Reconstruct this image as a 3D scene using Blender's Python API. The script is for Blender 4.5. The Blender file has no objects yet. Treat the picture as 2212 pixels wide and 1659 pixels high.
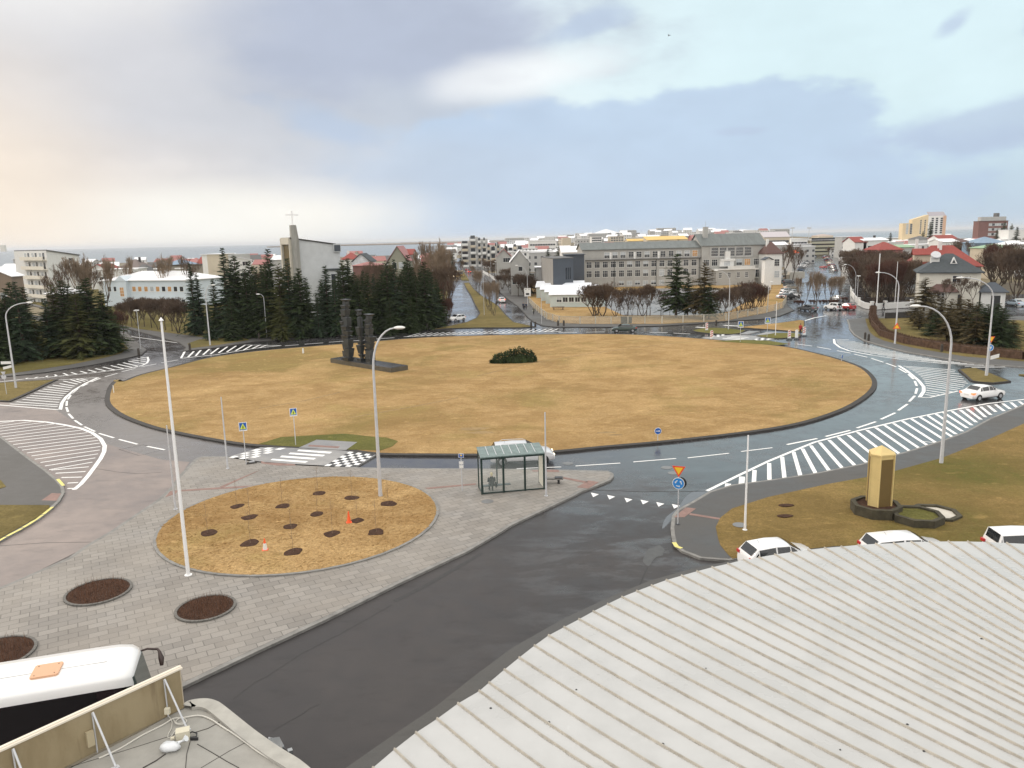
import bpy, bmesh, math, random
from mathutils import Vector, Matrix
from math import sin, cos, pi, radians
random.seed(7)
S = bpy.context.scene
COL = S.collection
# ---------------------------------------------------------------- camera
F = 1661.0; CX, CY = 1106.0, 829.5          # focal length and centre, in units of a 2212 x 1659 frame
ROLL = math.atan(0.0222); PITCH = math.atan(314.1 / F); H = 17.5
cam = bpy.data.cameras.new("camera"); camo = bpy.data.objects.new("camera", cam); COL.objects.link(camo)
cam.sensor_fit = 'HORIZONTAL'; cam.sensor_width = 36.0; cam.lens = 36.0 * F / 2212.0
cam.clip_start = 0.2; cam.clip_end = 120000
lr = Vector((1, 0, 0)); fw = Vector((0, cos(PITCH), -sin(PITCH))); lu = Vector((0, sin(PITCH), cos(PITCH)))
cx = lr * cos(ROLL) - lu * sin(ROLL); cy = lr * sin(ROLL) + lu * cos(ROLL)
mw = Matrix((cx, cy, -fw)).transposed().to_4x4(); mw.translation = Vector((0, 0, H)); camo.matrix_world = mw
S.camera = camo
S.view_settings.view_transform = 'Standard'; S.view_settings.look = 'None'
S.view_settings.exposure = 0.0; S.view_settings.gamma = 1.0

# ---------------------------------------------------------------- sky and sun
SUN_AZ, SUN_EL = radians(-58), radians(20)   # azimuth from +Y (view direction), left is negative
W = bpy.data.worlds.new("World"); S.world = W; W.use_nodes = True
nt = W.node_tree; N = nt.nodes; L = nt.links
bg = N['Background']
def inp(sock, v):
    if isinstance(v, bpy.types.NodeSocket): L.new(v, sock)
    else: sock.default_value = v
def mth(op, a, b=None, c=None, clamp=False):
    n = N.new('ShaderNodeMath'); n.operation = op; n.use_clamp = clamp
    inp(n.inputs[0], a)
    if b is not None: inp(n.inputs[1], b)
    if c is not None: inp(n.inputs[2], c)
    return n.outputs[0]
def mixc(f, a, b):
    n = N.new('ShaderNodeMix'); n.data_type = 'RGBA'; inp(n.inputs[0], f); inp(n.inputs[6], a); inp(n.inputs[7], b); return n.outputs[2]
def sstep(x, a, b):
    n = N.new('ShaderNodeMapRange'); n.interpolation_type = 'SMOOTHSTEP'; n.inputs[1].default_value = a; n.inputs[2].default_value = b
    inp(n.inputs[0], x); return n.outputs[0]
def skynoise(scale, vscale, detail=5, off=0.0, dist=0.0):
    mp = N.new('ShaderNodeMapping'); mp.inputs['Scale'].default_value = (1, 1, vscale); mp.inputs['Location'].default_value = (off, off, off)
    L.new(tc.outputs['Generated'], mp.inputs[0])
    n = N.new('ShaderNodeTexNoise'); n.inputs['Scale'].default_value = scale; n.inputs['Detail'].default_value = detail
    n.inputs['Distortion'].default_value = dist
    L.new(mp.outputs[0], n.inputs['Vector']); return mth('SUBTRACT', n.outputs[0], 0.5)
tc = N.new('ShaderNodeTexCoord'); sx = N.new('ShaderNodeSeparateXYZ'); L.new(tc.outputs['Generated'], sx.inputs[0])
az = mth('ARCTAN2', sx.outputs[0], sx.outputs[1]); el = mth('ARCSINE', sx.outputs[2])
def c4(r, g, b): return (r, g, b, 1)
n1 = skynoise(3.0, 2.6, 6); n2 = skynoise(9.0, 2.2, 6, 3.0); n3 = skynoise(1.3, 1.5, 3, 7.0)
def blob(px, py, rx, ry, soft=0.35, na=0.9, nb=0.35, tilt=0.0):
    # an ellipse of cloud seen in the direction of a point of the sky; radii in radians
    a0 = math.atan((px - CX) / F * 0.985); e0 = (540 - 0.0222 * px - py) / F * 0.97
    ra, re = rx / F, ry / F
    da = mth('SUBTRACT', az, a0); de = mth('SUBTRACT', el, e0)
    if tilt: de = mth('SUBTRACT', de, mth('MULTIPLY', da, tilt))
    d = mth('SQRT', mth('ADD', mth('POWER', mth('ABSOLUTE', mth('DIVIDE', da, ra)), 2.0), mth('POWER', mth('ABSOLUTE', mth('DIVIDE', de, re)), 2.0)))
    d = mth('ADD', d, mth('ADD', mth('MULTIPLY', n1, na), mth('MULTIPLY', n2, nb)))
    return sstep(d, 1 + soft, 1 - soft)
nish = N.new('ShaderNodeTexSky'); nish.sky_type = 'NISHITA'; nish.sun_disc = False
nish.sun_elevation = SUN_EL; nish.sun_rotation = SUN_AZ; nish.air_density = 1.0; nish.dust_density = 1.5
K = 1 / 0.12
def s4(r, g, b, k=1.0):      # display colour -> linear, scaled to the strength used below
    f = lambda v: ((v / 255 + 0.055) / 1.055) ** 2.4
    return (f(r) * K * k, f(g) * K * k, f(b) * K * k, 1)
right = sstep(az, -0.45, 0.35)
clear = mixc(right, s4(252, 251, 252), s4(226, 248, 253))
clear = mixc(sstep(el, 0.16, 0.02), clear, mixc(right, s4(252, 244, 234), s4(198, 220, 240)))
clear = mixc(0.10, clear, nish.outputs[0])
c_hi = mixc(sstep(az, -0.55, -0.05), s4(219, 219, 223), s4(190, 200, 215))
c_lo = mixc(sstep(az, -0.50, -0.02), s4(230, 224, 220), s4(196, 211, 229))
col = clear
mA = blob(330, 190, 900, 230, 0.22, 1.1, 0.7, -0.05)
col = mixc(mth('MULTIPLY', mA, 0.92), col, c_hi)
mA2 = blob(880, 90, 330, 130, 0.35, 1.0, 0.9, 0.05)
col = mixc(mth('MULTIPLY', mA2, 0.8), col, s4(186, 196, 217))
mB = blob(1330, 410, 620, 195, 0.10, 0.35, 1.0)
col = mixc(mth('MULTIPLY', mB, 0.9), col, s4(193, 213, 236))
mB2 = blob(640, 390, 640, 80, 0.5, 0.9, 0.3)
col = mixc(mth('MULTIPLY', mB2, 0.75), col, c_lo)
for (x, y, rx, ry, t) in ((1265, 92, 75, 22, .25), (2030, 132, 26, 18, .5), (2110, 300, 190, 34, .18), (2190, 50, 110, 18, .1), (2215, 128, 22, 26, .3), (760, 300, 90, 28, -.3), (1590, 300, 45, 7, 0)):
    col = mixc(mth('MULTIPLY', blob(x, y, rx, ry, 0.6, 1.2, 3.2, t), 0.75), col, s4(190, 207, 230))
col = mixc(mth('MULTIPLY', blob(1130, 185, 190, 42, 0.5, .8, 1.2, .12), 0.75), col, s4(250, 253, 255))
col = mixc(mth('MULTIPLY', blob(500, 478, 340, 66, 0.55, .6, .6), 1.0), col, s4(255, 253, 246))
col = mixc(mth('MULTIPLY', blob(-60, 430, 190, 190, 0.8, .3, .2), 0.85), col, s4(255, 240, 222))
col = mixc(mth('MULTIPLY', blob(20, 0, 330, 120, 0.7, .5, .6), 0.95), col, s4(255, 254, 252))
col = mixc(sstep(el, 0.30, 0.75), col, s4(240, 236, 230)); col = mixc(mth('MULTIPLY', sstep(mth('ABSOLUTE', az), 0.9, 1.5), sstep(el, .9, .3)), col, s4(236, 232, 228))
vary = mth('ADD', 1.0, mth('ADD', mth('MULTIPLY', n3, 0.24), mth('ADD', mth('MULTIPLY', n2, 0.15), mth('MULTIPLY', skynoise(24.0, 2.0, 5, 5.0), 0.06))))
zen = mth('ADD', mth('ADD', 1.0, mth('MULTIPLY', sstep(el, 0.30, 1.25), 1.05)), mth('MULTIPLY', mth('MULTIPLY', sstep(mth('ABSOLUTE', az), 1.0, 2.0), 0.75), sstep(el, 1.3, .6)))
mul = N.new('ShaderNodeMix'); mul.data_type = 'RGBA'; mul.blend_type = 'MULTIPLY'; mul.inputs[0].default_value = 1
cmb = N.new('ShaderNodeCombineColor'); q = mth('MULTIPLY', vary, zen)
for i in range(3): L.new(q, cmb.inputs[i])
L.new(col, mul.inputs[6]); L.new(cmb.outputs[0], mul.inputs[7])
L.new(mul.outputs[2], bg.inputs[0]); bg.inputs[1].default_value = 0.12
sl = bpy.data.lights.new("sun", 'SUN'); sl.energy = 1.5; sl.angle = radians(12); sl.color = (1.0, 0.88, 0.74)
so = bpy.data.objects.new("sun", sl); COL.objects.link(so)
sd = Vector((sin(SUN_AZ) * cos(SUN_EL), cos(SUN_AZ) * cos(SUN_EL), sin(SUN_EL)))
so.rotation_euler = sd.to_track_quat('Z', 'Y').to_euler(); so.location = (-40, 40, 60)

# ---------------------------------------------------------------- picture measurements -> places on the ground
def ray(x, y):
    u = x - CX; v = y - CY
    a = u * cos(ROLL) - v * sin(ROLL); w = u * sin(ROLL) + v * cos(ROLL)
    return Vector((a, F * cos(PITCH) - w * sin(PITCH), -F * sin(PITCH) - w * cos(PITCH)))
def P(x, y, z=0.0):                       # where the sight line meets the level z
    d = ray(x, y); t = (z - H) / d.z; return Vector((d.x * t, d.y * t, z))
def at(x, y, Y):                          # where the sight line reaches the depth Y
    d = ray(x, y); t = Y / d.y; return Vector((d.x * t, Y, H + d.z * t))
def R5(x, y): return (x / 4, 768 + y / 4)           # reading grids of the enlarged measurements
def R6(x, y): return (553 + x / 4, 768 + y / 4)
def R7(x, y): return (1106 + x / 4, 768 + y / 4)
def R8(x, y): return (1659 + x / 4, 768 + y / 4)
def R1(x, y): return (x / 4, 411.5 + y / 4)
def R2(x, y): return (553 + x / 4, 411.5 + y / 4)
def R3(x, y): return (1106 + x / 4, 411.5 + y / 4)
def R4(x, y): return (1659 + x / 4, 411.5 + y / 4)
def Z3(x, y): return (932.6 + x / 6.72, 482.8 + y / 6.72)
def Z4(x, y): return (493.7 + x / 6.72, 855.8 + y / 6.72)
def Z8(x, y): return (1481.2 + x / 6.72, 674.8 + y / 6.72)

# ---------------------------------------------------------------- helpers
def tag(o, label=None, cat=None, group=None, kind=None):
    if label: o['label'] = label
    if cat: o['category'] = cat
    if group: o['group'] = group
    if kind: o['kind'] = kind
    return o
def empty(name, loc=(0, 0, 0), rz=0.0, label=None, cat=None, group=None):
    o = bpy.data.objects.new(name, None); COL.objects.link(o); o.location = loc; o.rotation_euler = (0, 0, rz)
    o.empty_display_size = 0.3
    return tag(o, label, cat, group)
class MB:
    def __init__(s): s.v = []; s.f = []; s.m = []
    def add(s, vs, fs, m=0):
        b = len(s.v); s.v += [tuple(v) for v in vs]; s.f += [tuple(i + b for i in f) for f in fs]; s.m += [m] * len(fs); return s
    def box(s, x0, x1, y0, y1, z0, z1, m=0, M=None):
        vs = [Vector((x, y, z)) for z in (z0, z1) for x, y in ((x0, y0), (x1, y0), (x1, y1), (x0, y1))]
        if M: vs = [M @ v for v in vs]
        return s.add(vs, [(3, 2, 1, 0), (4, 5, 6, 7), (0, 1, 5, 4), (1, 2, 6, 5), (2, 3, 7, 6), (3, 0, 4, 7)], m)
    def quad(s, a, b, c, d, m=0): return s.add([a, b, c, d], [(0, 1, 2, 3)], m)
    def prism(s, pts, z0, z1, m=0, bottom=False):
        n = len(pts); A = sum(pts[i][0] * pts[(i + 1) % n][1] - pts[(i + 1) % n][0] * pts[i][1] for i in range(n))
        if A < 0: pts = pts[::-1]
        vs = [(p[0], p[1], z0) for p in pts] + [(p[0], p[1], z1) for p in pts]
        fs = [(i, (i + 1) % n, n + (i + 1) % n, n + i) for i in range(n)] + [tuple(range(n, 2 * n))]
        if bottom: fs.append(tuple(range(n - 1, -1, -1)))
        return s.add(vs, fs, m)
    def tube(s, pts, r, n=8, m=0, caps=True):
        pts = [Vector(p) for p in pts]; k = len(pts)
        rs = r if isinstance(r, (list, tuple)) else [r] * k
        up = Vector((0, 0, 1)); vs = []; prev = None
        for i, p in enumerate(pts):
            d = (pts[min(i + 1, k - 1)] - pts[max(i - 1, 0)]).normalized()
            if prev is None:
                a = d.cross(up) if abs(d.z) < 0.95 else d.cross(Vector((1, 0, 0)))
            else: a = prev - d * prev.dot(d)
            a.normalize(); prev = a; b = d.cross(a)
            for j in range(n):
                t = 2 * pi * j / n; vs.append(p + (a * cos(t) + b * sin(t)) * rs[i])
        fs = [(i * n + j, i * n + (j + 1) % n, (i + 1) * n + (j + 1) % n, (i + 1) * n + j) for i in range(k - 1) for j in range(n)]
        if caps: fs += [tuple(range(n - 1, -1, -1)), tuple(range((k - 1) * n, k * n))]
        return s.add(vs, fs, m)
    def cyl(s, x, y, z0, z1, r0, r1=None, n=12, m=0): return s.tube([(x, y, z0), (x, y, z1)], [r0, r0 if r1 is None else r1], n, m)
    def mesh(s, name, mats, smooth=False):
        me = bpy.data.meshes.new(name); me.from_pydata(s.v, [], s.f)
        for m in (mats if isinstance(mats, (list, tuple)) else [mats]): me.materials.append(m)
        if any(s.m): me.polygons.foreach_set('material_index', s.m)
        bm = bmesh.new(); bm.from_mesh(me); bmesh.ops.recalc_face_normals(bm, faces=bm.faces) if smooth else None
        if smooth: bm.to_mesh(me)
        bm.free()
        if smooth:
            me.polygons.foreach_set('use_smooth', [True] * len(me.polygons)); me.set_sharp_from_angle(angle=radians(smooth if smooth is not True else 35))
        me.update(); return me
    def build(s, name, mats, parent=None, smooth=False, loc=None, rz=None, label=None):
        return link(name, s.mesh(name, mats, smooth), parent, loc, rz, label)
def link(name, me, parent=None, loc=None, rz=None, label=None):
    o = bpy.data.objects.new(name, me); COL.objects.link(o)
    if parent is not None: o.parent = parent
    if loc is not None: o.location = loc
    if rz is not None: o.rotation_euler = (0, 0, rz)
    if label: o['label'] = label
    return o
def dup(root, loc, rz=0.0, label=None, group=None, scale=1.0, paint=None, cat=None):
    def cp(o, par):
        c = o.copy(); COL.objects.link(c); c.parent = par
        if paint and o.name.split('.')[0] in paint:
            c.material_slots[0].link = 'OBJECT'; c.material_slots[0].material = paint[o.name.split('.')[0]]
        for ch in o.children: cp(ch, c)
        return c
    r = cp(root, None); r.location = loc; r.rotation_euler = (0, 0, rz)
    r.scale = (scale,) * 3 if not isinstance(scale, (tuple, list)) else scale
    tag(r, label, cat, group); return r
def kill(root):
    for c in list(root.children): kill(c)
    bpy.data.objects.remove(root)
def curve(pts, closed=True, n=6):         # Catmull-Rom through world points
    k = len(pts); out = []
    for i in range(k if closed else k - 1):
        p = [Vector(pts[(i + j) % k][:2]) if closed else Vector(pts[min(max(i + j, 0), k - 1)][:2]) for j in (-1, 0, 1, 2)]
        for q in range(n):
            t = q / n
            out.append(0.5 * ((2 * p[1]) + (p[2] - p[0]) * t + (2 * p[0] - 5 * p[1] + 4 * p[2] - p[3]) * t * t + (3 * p[1] - p[0] - 3 * p[2] + p[3]) * t ** 3))
    if not closed: out.append(Vector(pts[-1][:2]))
    return out
def inset(pts, d):
    n = len(pts); pts = [Vector(p[:2]) for p in pts]
    A = sum(pts[i].x * pts[(i + 1) % n].y - pts[(i + 1) % n].x * pts[i].y for i in range(n)); s = 1 if A > 0 else -1
    out = []
    for i in range(n):
        t = pts[(i + 1) % n] - pts[i - 1]
        t = t.normalized() if t.length > 1e-6 else Vector((1, 0)); out.append(pts[i] + Vector((-t.y, t.x)) * d * s)
    return out

# ---------------------------------------------------------------- materials
MATS = {}
def mat(name, color, rough=0.8, var=0.0, scale=3.0, bump=0.0, metallic=0.0, spec=0.5, emit=0.0, alpha=None, trans=0.0, coat=0.0, stretch=None, bscale=None, detail=4):
    if name in MATS: return MATS[name]
    m = bpy.data.materials.new(name); m.use_nodes = True; t = m.node_tree; b = t.nodes['Principled BSDF']
    b.inputs['Roughness'].default_value = rough; b.inputs['Metallic'].default_value = metallic
    b.inputs['Specular IOR Level'].default_value = spec; b.inputs['Base Color'].default_value = (*color, 1)
    if coat: b.inputs['Coat Weight'].default_value = coat; b.inputs['Coat Roughness'].default_value = 0.08
    if emit: b.inputs['Emission Color'].default_value = (*color, 1); b.inputs['Emission Strength'].default_value = emit
    if trans: b.inputs['Transmission Weight'].default_value = trans
    if alpha is not None: b.inputs['Alpha'].default_value = alpha
    if var or bump:
        tcn = t.nodes.new('ShaderNodeTexCoord'); src = tcn.outputs['Object']
        if stretch:
            mp = t.nodes.new('ShaderNodeMapping'); mp.inputs['Scale'].default_value = stretch; t.links.new(src, mp.inputs[0]); src = mp.outputs[0]
        n = t.nodes.new('ShaderNodeTexNoise'); n.inputs['Scale'].default_value = scale; n.inputs['Detail'].default_value = detail
        n.inputs['Roughness'].default_value = 0.62
        t.links.new(src, n.inputs['Vector'])
        if var:
            oi = t.nodes.new('ShaderNodeObjectInfo')
            mr = t.nodes.new('ShaderNodeMapRange'); mr.inputs[1].default_value = 0.25; mr.inputs[2].default_value = 0.75
            mr.inputs[3].default_value = 1 - var; mr.inputs[4].default_value = 1 + var; t.links.new(n.outputs[0], mr.inputs[0])
            mx = t.nodes.new('ShaderNodeMix'); mx.data_type = 'RGBA'; mx.blend_type = 'MULTIPLY'; mx.inputs[0].default_value = 1
            mx.inputs[6].default_value = (*color, 1); t.links.new(mr.outputs[0], mx.inputs[7]); t.links.new(mx.outputs[2], b.inputs['Base Color'])
        if bump:
            bp = t.nodes.new('ShaderNodeBump'); bp.inputs['Strength'].default_value = bump; bp.inputs['Distance'].default_value = 0.05
            if bscale:
                n = t.nodes.new('ShaderNodeTexNoise'); n.inputs['Scale'].default_value = bscale; t.links.new(src, n.inputs['Vector'])
            t.links.new(n.outputs[0], bp.inputs['Height']); t.links.new(bp.outputs[0], b.inputs['Normal'])
    MATS[name] = m; return m
class NT:                                  # small node builder for the richer materials
    def __init__(s, name):
        s.m = bpy.data.materials.new(name); s.m.use_nodes = True; s.t = s.m.node_tree; s.b = s.t.nodes['Principled BSDF']
        s.tc = s.t.nodes.new('ShaderNodeTexCoord').outputs['Object']; MATS[name] = s.m
    def set(s, sock, v):
        if isinstance(v, bpy.types.NodeSocket): s.t.links.new(v, sock)
        else: sock.default_value = v
    def map(s, sc=(1, 1, 1), rz=0.0, loc=(0, 0, 0), src=None):
        n = s.t.nodes.new('ShaderNodeMapping'); n.inputs['Scale'].default_value = sc; n.inputs['Rotation'].default_value = (0, 0, rz); n.inputs['Location'].default_value = loc
        s.t.links.new(src or s.tc, n.inputs[0]); return n.outputs[0]
    def noise(s, scale, detail=4, src=None, rough=0.6, dist=0.0):
        n = s.t.nodes.new('ShaderNodeTexNoise'); n.inputs['Scale'].default_value = scale; n.inputs['Detail'].default_value = detail
        n.inputs['Roughness'].default_value = rough; n.inputs['Distortion'].default_value = dist; s.t.links.new(src or s.tc, n.inputs['Vector']); return n.outputs[0]
    def rng(s, x, a, b, c=0.0, d=1.0, smooth=True):
        n = s.t.nodes.new('ShaderNodeMapRange'); n.interpolation_type = 'SMOOTHSTEP' if smooth else 'LINEAR'
        for i, v in enumerate((a, b, c, d)): n.inputs[i + 1].default_value = v
        s.set(n.inputs[0], x); return n.outputs[0]
    def mix(s, f, a, b, mode='MIX'):
        n = s.t.nodes.new('ShaderNodeMix'); n.data_type = 'RGBA'; n.blend_type = mode
        s.set(n.inputs[0], f); s.set(n.inputs[6], a if isinstance(a, bpy.types.NodeSocket) else (*a, 1)); s.set(n.inputs[7], b if isinstance(b, bpy.types.NodeSocket) else (*b, 1)); return n.outputs[2]
    def math(s, op, a, b=0.0, clamp=False):
        n = s.t.nodes.new('ShaderNodeMath'); n.operation = op; n.use_clamp = clamp; s.set(n.inputs[0], a); s.set(n.inputs[1], b); return n.outputs[0]
    def sep(s, src=None):
        n = s.t.nodes.new('ShaderNodeSeparateXYZ'); s.t.links.new(src or s.tc, n.inputs[0]); return n.outputs
    def done(s, color, rough=0.8, height=None, bstr=0.3, bdist=0.05, spec=0.5):
        s.set(s.b.inputs['Base Color'], color if isinstance(color, bpy.types.NodeSocket) else (*color, 1)); s.set(s.b.inputs['Roughness'], rough); s.b.inputs['Specular IOR Level'].default_value = spec
        if height is not None:
            n = s.t.nodes.new('ShaderNodeBump'); n.inputs['Strength'].default_value = bstr; n.inputs['Distance'].default_value = bdist
            s.t.links.new(height, n.inputs['Height']); s.t.links.new(n.outputs[0], s.b.inputs['Normal'])
        return s.m
def edge_green(g):      # the old lawn is greener towards its far left rim
    s_ = g.sep(); return g.math('MULTIPLY', g.math('MULTIPLY', g.rng(s_[0], -8, -40), g.rng(s_[1], 92, 118)), .22)
def grass_mat(name, straw, tan, green, gamt=0.5, fine=1.0, lump=0.5):
    g = NT(name); big = g.noise(0.055, 5, dist=0.6); mid = g.noise(0.30, 7, g.map((1, 1.6, 1), 0.15), 0.68, 0.5); fi = g.noise(4.0 * fine, 8, g.map((1, 1.5, 1), 0.1), 0.78)
    c = g.mix(g.rng(mid, 0.36, 0.62), tuple(a * .25 + b * .75 for a, b in zip(straw, tan)), straw)
    c = g.mix(g.math('MULTIPLY', g.rng(g.math('ADD', big, edge_green(g)), 0.48, 0.66), gamt), c, green)
    c = g.mix(g.rng(fi, 0.3, 0.7, 0.0, 0.55), c, g.mix(1.0, c, (0.42, 0.40, 0.36), 'MULTIPLY'))
    c = g.mix(g.rng(g.noise(1.6, 4, g.map((1, 2.6, 1), 0.2)), 0.60, 0.74, 0, 0.5), c, tuple(min(1, v * 1.3) for v in straw))
    c = g.mix(g.rng(g.noise(0.13, 6, None, .65, .5), .46, .62, 0, .62), c, tuple(v * .74 for v in tan)); c = g.mix(g.rng(g.noise(0.07, 5, g.map((1, 1, 1), 0, (31, 7, 0)), .6, .8), .50, .66, 0, .5), c, tuple(min(1, v * 1.12) for v in straw)); c = g.mix(g.rng(g.noise(0.10, 6, g.map((1, 1, 1), 0, (3, 57, 0)), .6), .54, .68, 0, .5), c, (straw[0] * .62, straw[1] * .72, straw[2] * .55)); c = g.mix(g.rng(g.noise(1.1, 9, None, .8), 0.56, 0.72, 0, 0.42), c, tuple(v * 0.55 for v in tan)); c = g.mix(g.rng(g.noise(8, 6, None, .85), .40, .62, 0, .6), c, tuple(v * .5 for v in tan)); c = g.mix(g.rng(g.noise(2.6, 8, None, .85), .42, .66, 0, .45), c, tuple(v * .6 for v in tan)); c = g.mix(g.rng(g.noise(.55, 8, g.map((1, 2, 1), .2, (9, 4, 0)), .7), .57, .68, 0, .38), c, tuple(min(1, v * 1.2) for v in straw))
    hsum = g.math('ADD', g.math('MULTIPLY', g.noise(1.7, 6, None, .7), lump * 2.2), fi)
    return g.done(c, 0.95, hsum, 0.9, 0.16, 0.12)
M_lawn = grass_mat('dry_lawn', (0.60, 0.41, 0.195), (0.40, 0.25, 0.10), (0.24, 0.20, 0.06), 0.75)
M_straw = grass_mat('straw_lawn', (0.72, 0.49, 0.235), (0.50, 0.30, 0.12), (0.30, 0.20, 0.06), 0.3, 0.8, 1.6)
M_green = grass_mat('green_turf', (0.25, 0.225, 0.075), (0.16, 0.16, 0.045), (0.11, 0.14, 0.035), 0.8)
M_verge = grass_mat('olive_verge', (0.29, 0.225, 0.09), (0.19, 0.15, 0.055), (0.12, 0.12, 0.035), 0.7)
def asphalt(name, col, wet0=0.16, wet1=0.5, tint=None, near=False, wl=(0.34, 0.68)):
    g = NT(name); big = g.noise(0.10, 3, g.map((1, 1, 1), 0.3), 0.5); mid = g.noise(0.9, 6); fi = g.noise(38, 3)
    c = g.mix(g.rng(mid, 0.3, 0.7), tuple(v * 0.82 for v in col), tuple(v * 1.15 for v in col))
    if tint: c = g.mix(g.rng(g.noise(0.05, 3), 0.4, 0.6), c, tint)
    c = g.mix(g.rng(fi, 0.35, 0.7, 0, 0.45), c, tuple(v * 2.0 for v in col)); c = g.mix(g.rng(g.noise(.45, 6, g.map((1, 2.6, 1), -.55), .7), .5, .72, 0, .5), c, tuple(v * .62 for v in col))
    w = g.rng(big, wl[0], wl[1])
    c = g.mix(w, g.mix(1.0, c, (0.70, 0.70, 0.72), 'MULTIPLY'), c)
    r = g.rng(w, 0, 1, wet0, wet1, False)
    r = g.math('ADD', r, g.rng(mid, 0.3, 0.7, -0.06, 0.10))
    if near: ny = g.rng(g.math('ADD', g.sep()[1], g.math('MULTIPLY', g.noise(.15, 3), 12.0)), 48, 66); r = g.math('ADD', r, g.math('MULTIPLY', g.math('SUBTRACT', 1.0, ny), .30)); c = g.mix(g.math('SUBTRACT', 1.0, ny), c, g.mix(1.0, c, (1.0, .93, .88), 'MULTIPLY')); le = g.math('MULTIPLY', g.rng(g.sep()[0], -12, -38), g.rng(g.sep()[1], 122, 104)); c = g.mix(g.math('MULTIPLY', le, .85), c, (.155, .138, .128)); r = g.math('ADD', r, g.math('MULTIPLY', le, .16))  # left ring drier and paler, the warm sky's tint painted into it
    m_ = g.done(c, r, fi, 0.10, 0.008, 0.9)
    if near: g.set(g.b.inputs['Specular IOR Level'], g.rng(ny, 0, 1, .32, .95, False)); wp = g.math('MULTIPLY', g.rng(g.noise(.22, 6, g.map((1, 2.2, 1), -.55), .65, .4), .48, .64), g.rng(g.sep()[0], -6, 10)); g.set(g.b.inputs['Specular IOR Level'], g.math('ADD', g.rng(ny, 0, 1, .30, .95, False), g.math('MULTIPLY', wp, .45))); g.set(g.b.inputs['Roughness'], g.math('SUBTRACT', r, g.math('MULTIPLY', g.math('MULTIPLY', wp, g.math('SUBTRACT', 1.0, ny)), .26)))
    return m_
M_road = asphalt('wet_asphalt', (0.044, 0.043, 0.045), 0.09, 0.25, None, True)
M_roadD = asphalt('dry_asphalt', (0.19, 0.155, 0.140), 0.40, 0.62)
M_path = asphalt('path_asphalt', (0.052, 0.050, 0.047), 0.55, 0.85)
M_table = asphalt('pale_table', (0.24, 0.235, 0.23), 0.35, 0.6)
def paving(name, ang, c1, c2, mort, bw=0.62, rh=0.42):
    g = NT(name); n = g.t.nodes.new('ShaderNodeTexBrick'); g.t.links.new(g.map((1, 1, 1), ang), n.inputs['Vector'])
    n.inputs['Color1'].default_value = (*c1, 1); n.inputs['Color2'].default_value = (*c2, 1); n.inputs['Mortar'].default_value = (*mort, 1)
    n.inputs['Scale'].default_value = 1; n.inputs['Mortar Size'].default_value = 0.02; n.inputs['Brick Width'].default_value = bw; n.inputs['Row Height'].default_value = rh
    n.inputs['Bias'].default_value = 0.0; n.offset = 0.5
    c = g.mix(g.rng(g.noise(0.25, 4), 0.3, 0.7, 0, 0.45), n.outputs[0], (0.30, 0.27, 0.235)); c = g.mix(g.rng(g.noise(14, 3), 0.3, 0.7, 0, 0.22), c, (0.13, 0.12, 0.11))
    return g.done(c, g.rng(g.noise(0.3, 4), 0.35, 0.65, 0.45, 0.75), n.outputs[1], -0.4, 0.01)
a, b2 = P(553, 1286.4), P(635.5, 1266.6)
M_pave = paving('slab_paving', -math.atan2(b2.y - a.y, b2.x - a.x), (0.19, 0.175, 0.158), (0.275, 0.255, 0.232), (0.09, 0.083, 0.075), 0.8, 0.5)
M_redpave = mat('red_paving', (0.22, 0.135, 0.115), 0.7, 0.25, 3)
M_kerb = mat('kerb_concrete', (0.20, 0.195, 0.185), 0.8, 0.3, 2, 0.2)
M_kerbD = mat('dark_kerb', (0.035, 0.032, 0.030), 0.85, 0.4, 2, 0.3)
M_soil = mat('dark_soil', (0.060, 0.034, 0.024), 1.0, 0.55, 5, 0.9, spec=0.1)
M_white = mat('white_paint_marking', (0.80, 0.80, 0.79), 0.5, 0.10, 4)
M_black = mat('black_marking', (0.03, 0.03, 0.032), 0.5)
M_yel = mat('yellow_kerb_paint', (0.66, 0.60, 0.20), 0.7, 0.15, 3)
M_galv = mat('galvanised_steel', (0.52, 0.53, 0.55), 0.5, 0.12, 5, metallic=0.15)
M_wpole = mat('white_pole_paint', (0.82, 0.82, 0.82), 0.35, coat=0.2)
M_dark = mat('dark_plastic', (0.02, 0.02, 0.022), 0.4)
M_bark = mat('bark', (0.07, 0.050, 0.036), 0.95, 0.3, 8)
M_snow = mat('white_roof', (0.80, 0.81, 0.83), 0.7, 0.06, 1)
M_wwall = mat('white_render', (0.66, 0.66, 0.64), 0.85, 0.07, 1.2, 0.05)
M_frame = mat('white_frame', (0.72, 0.72, 0.70), 0.5)
M_glass = mat('window_glass', (0.030, 0.035, 0.042), 0.08, 0.5, 0.35, spec=0.8)
M_glassB = mat('window_with_blind', (0.40, 0.43, 0.45), 0.25, 0.2, 0.5)
M_glassO = mat('lit_window', (0.42, 0.23, 0.09), 0.3, 0.5, .6, emit=0.12)
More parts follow.
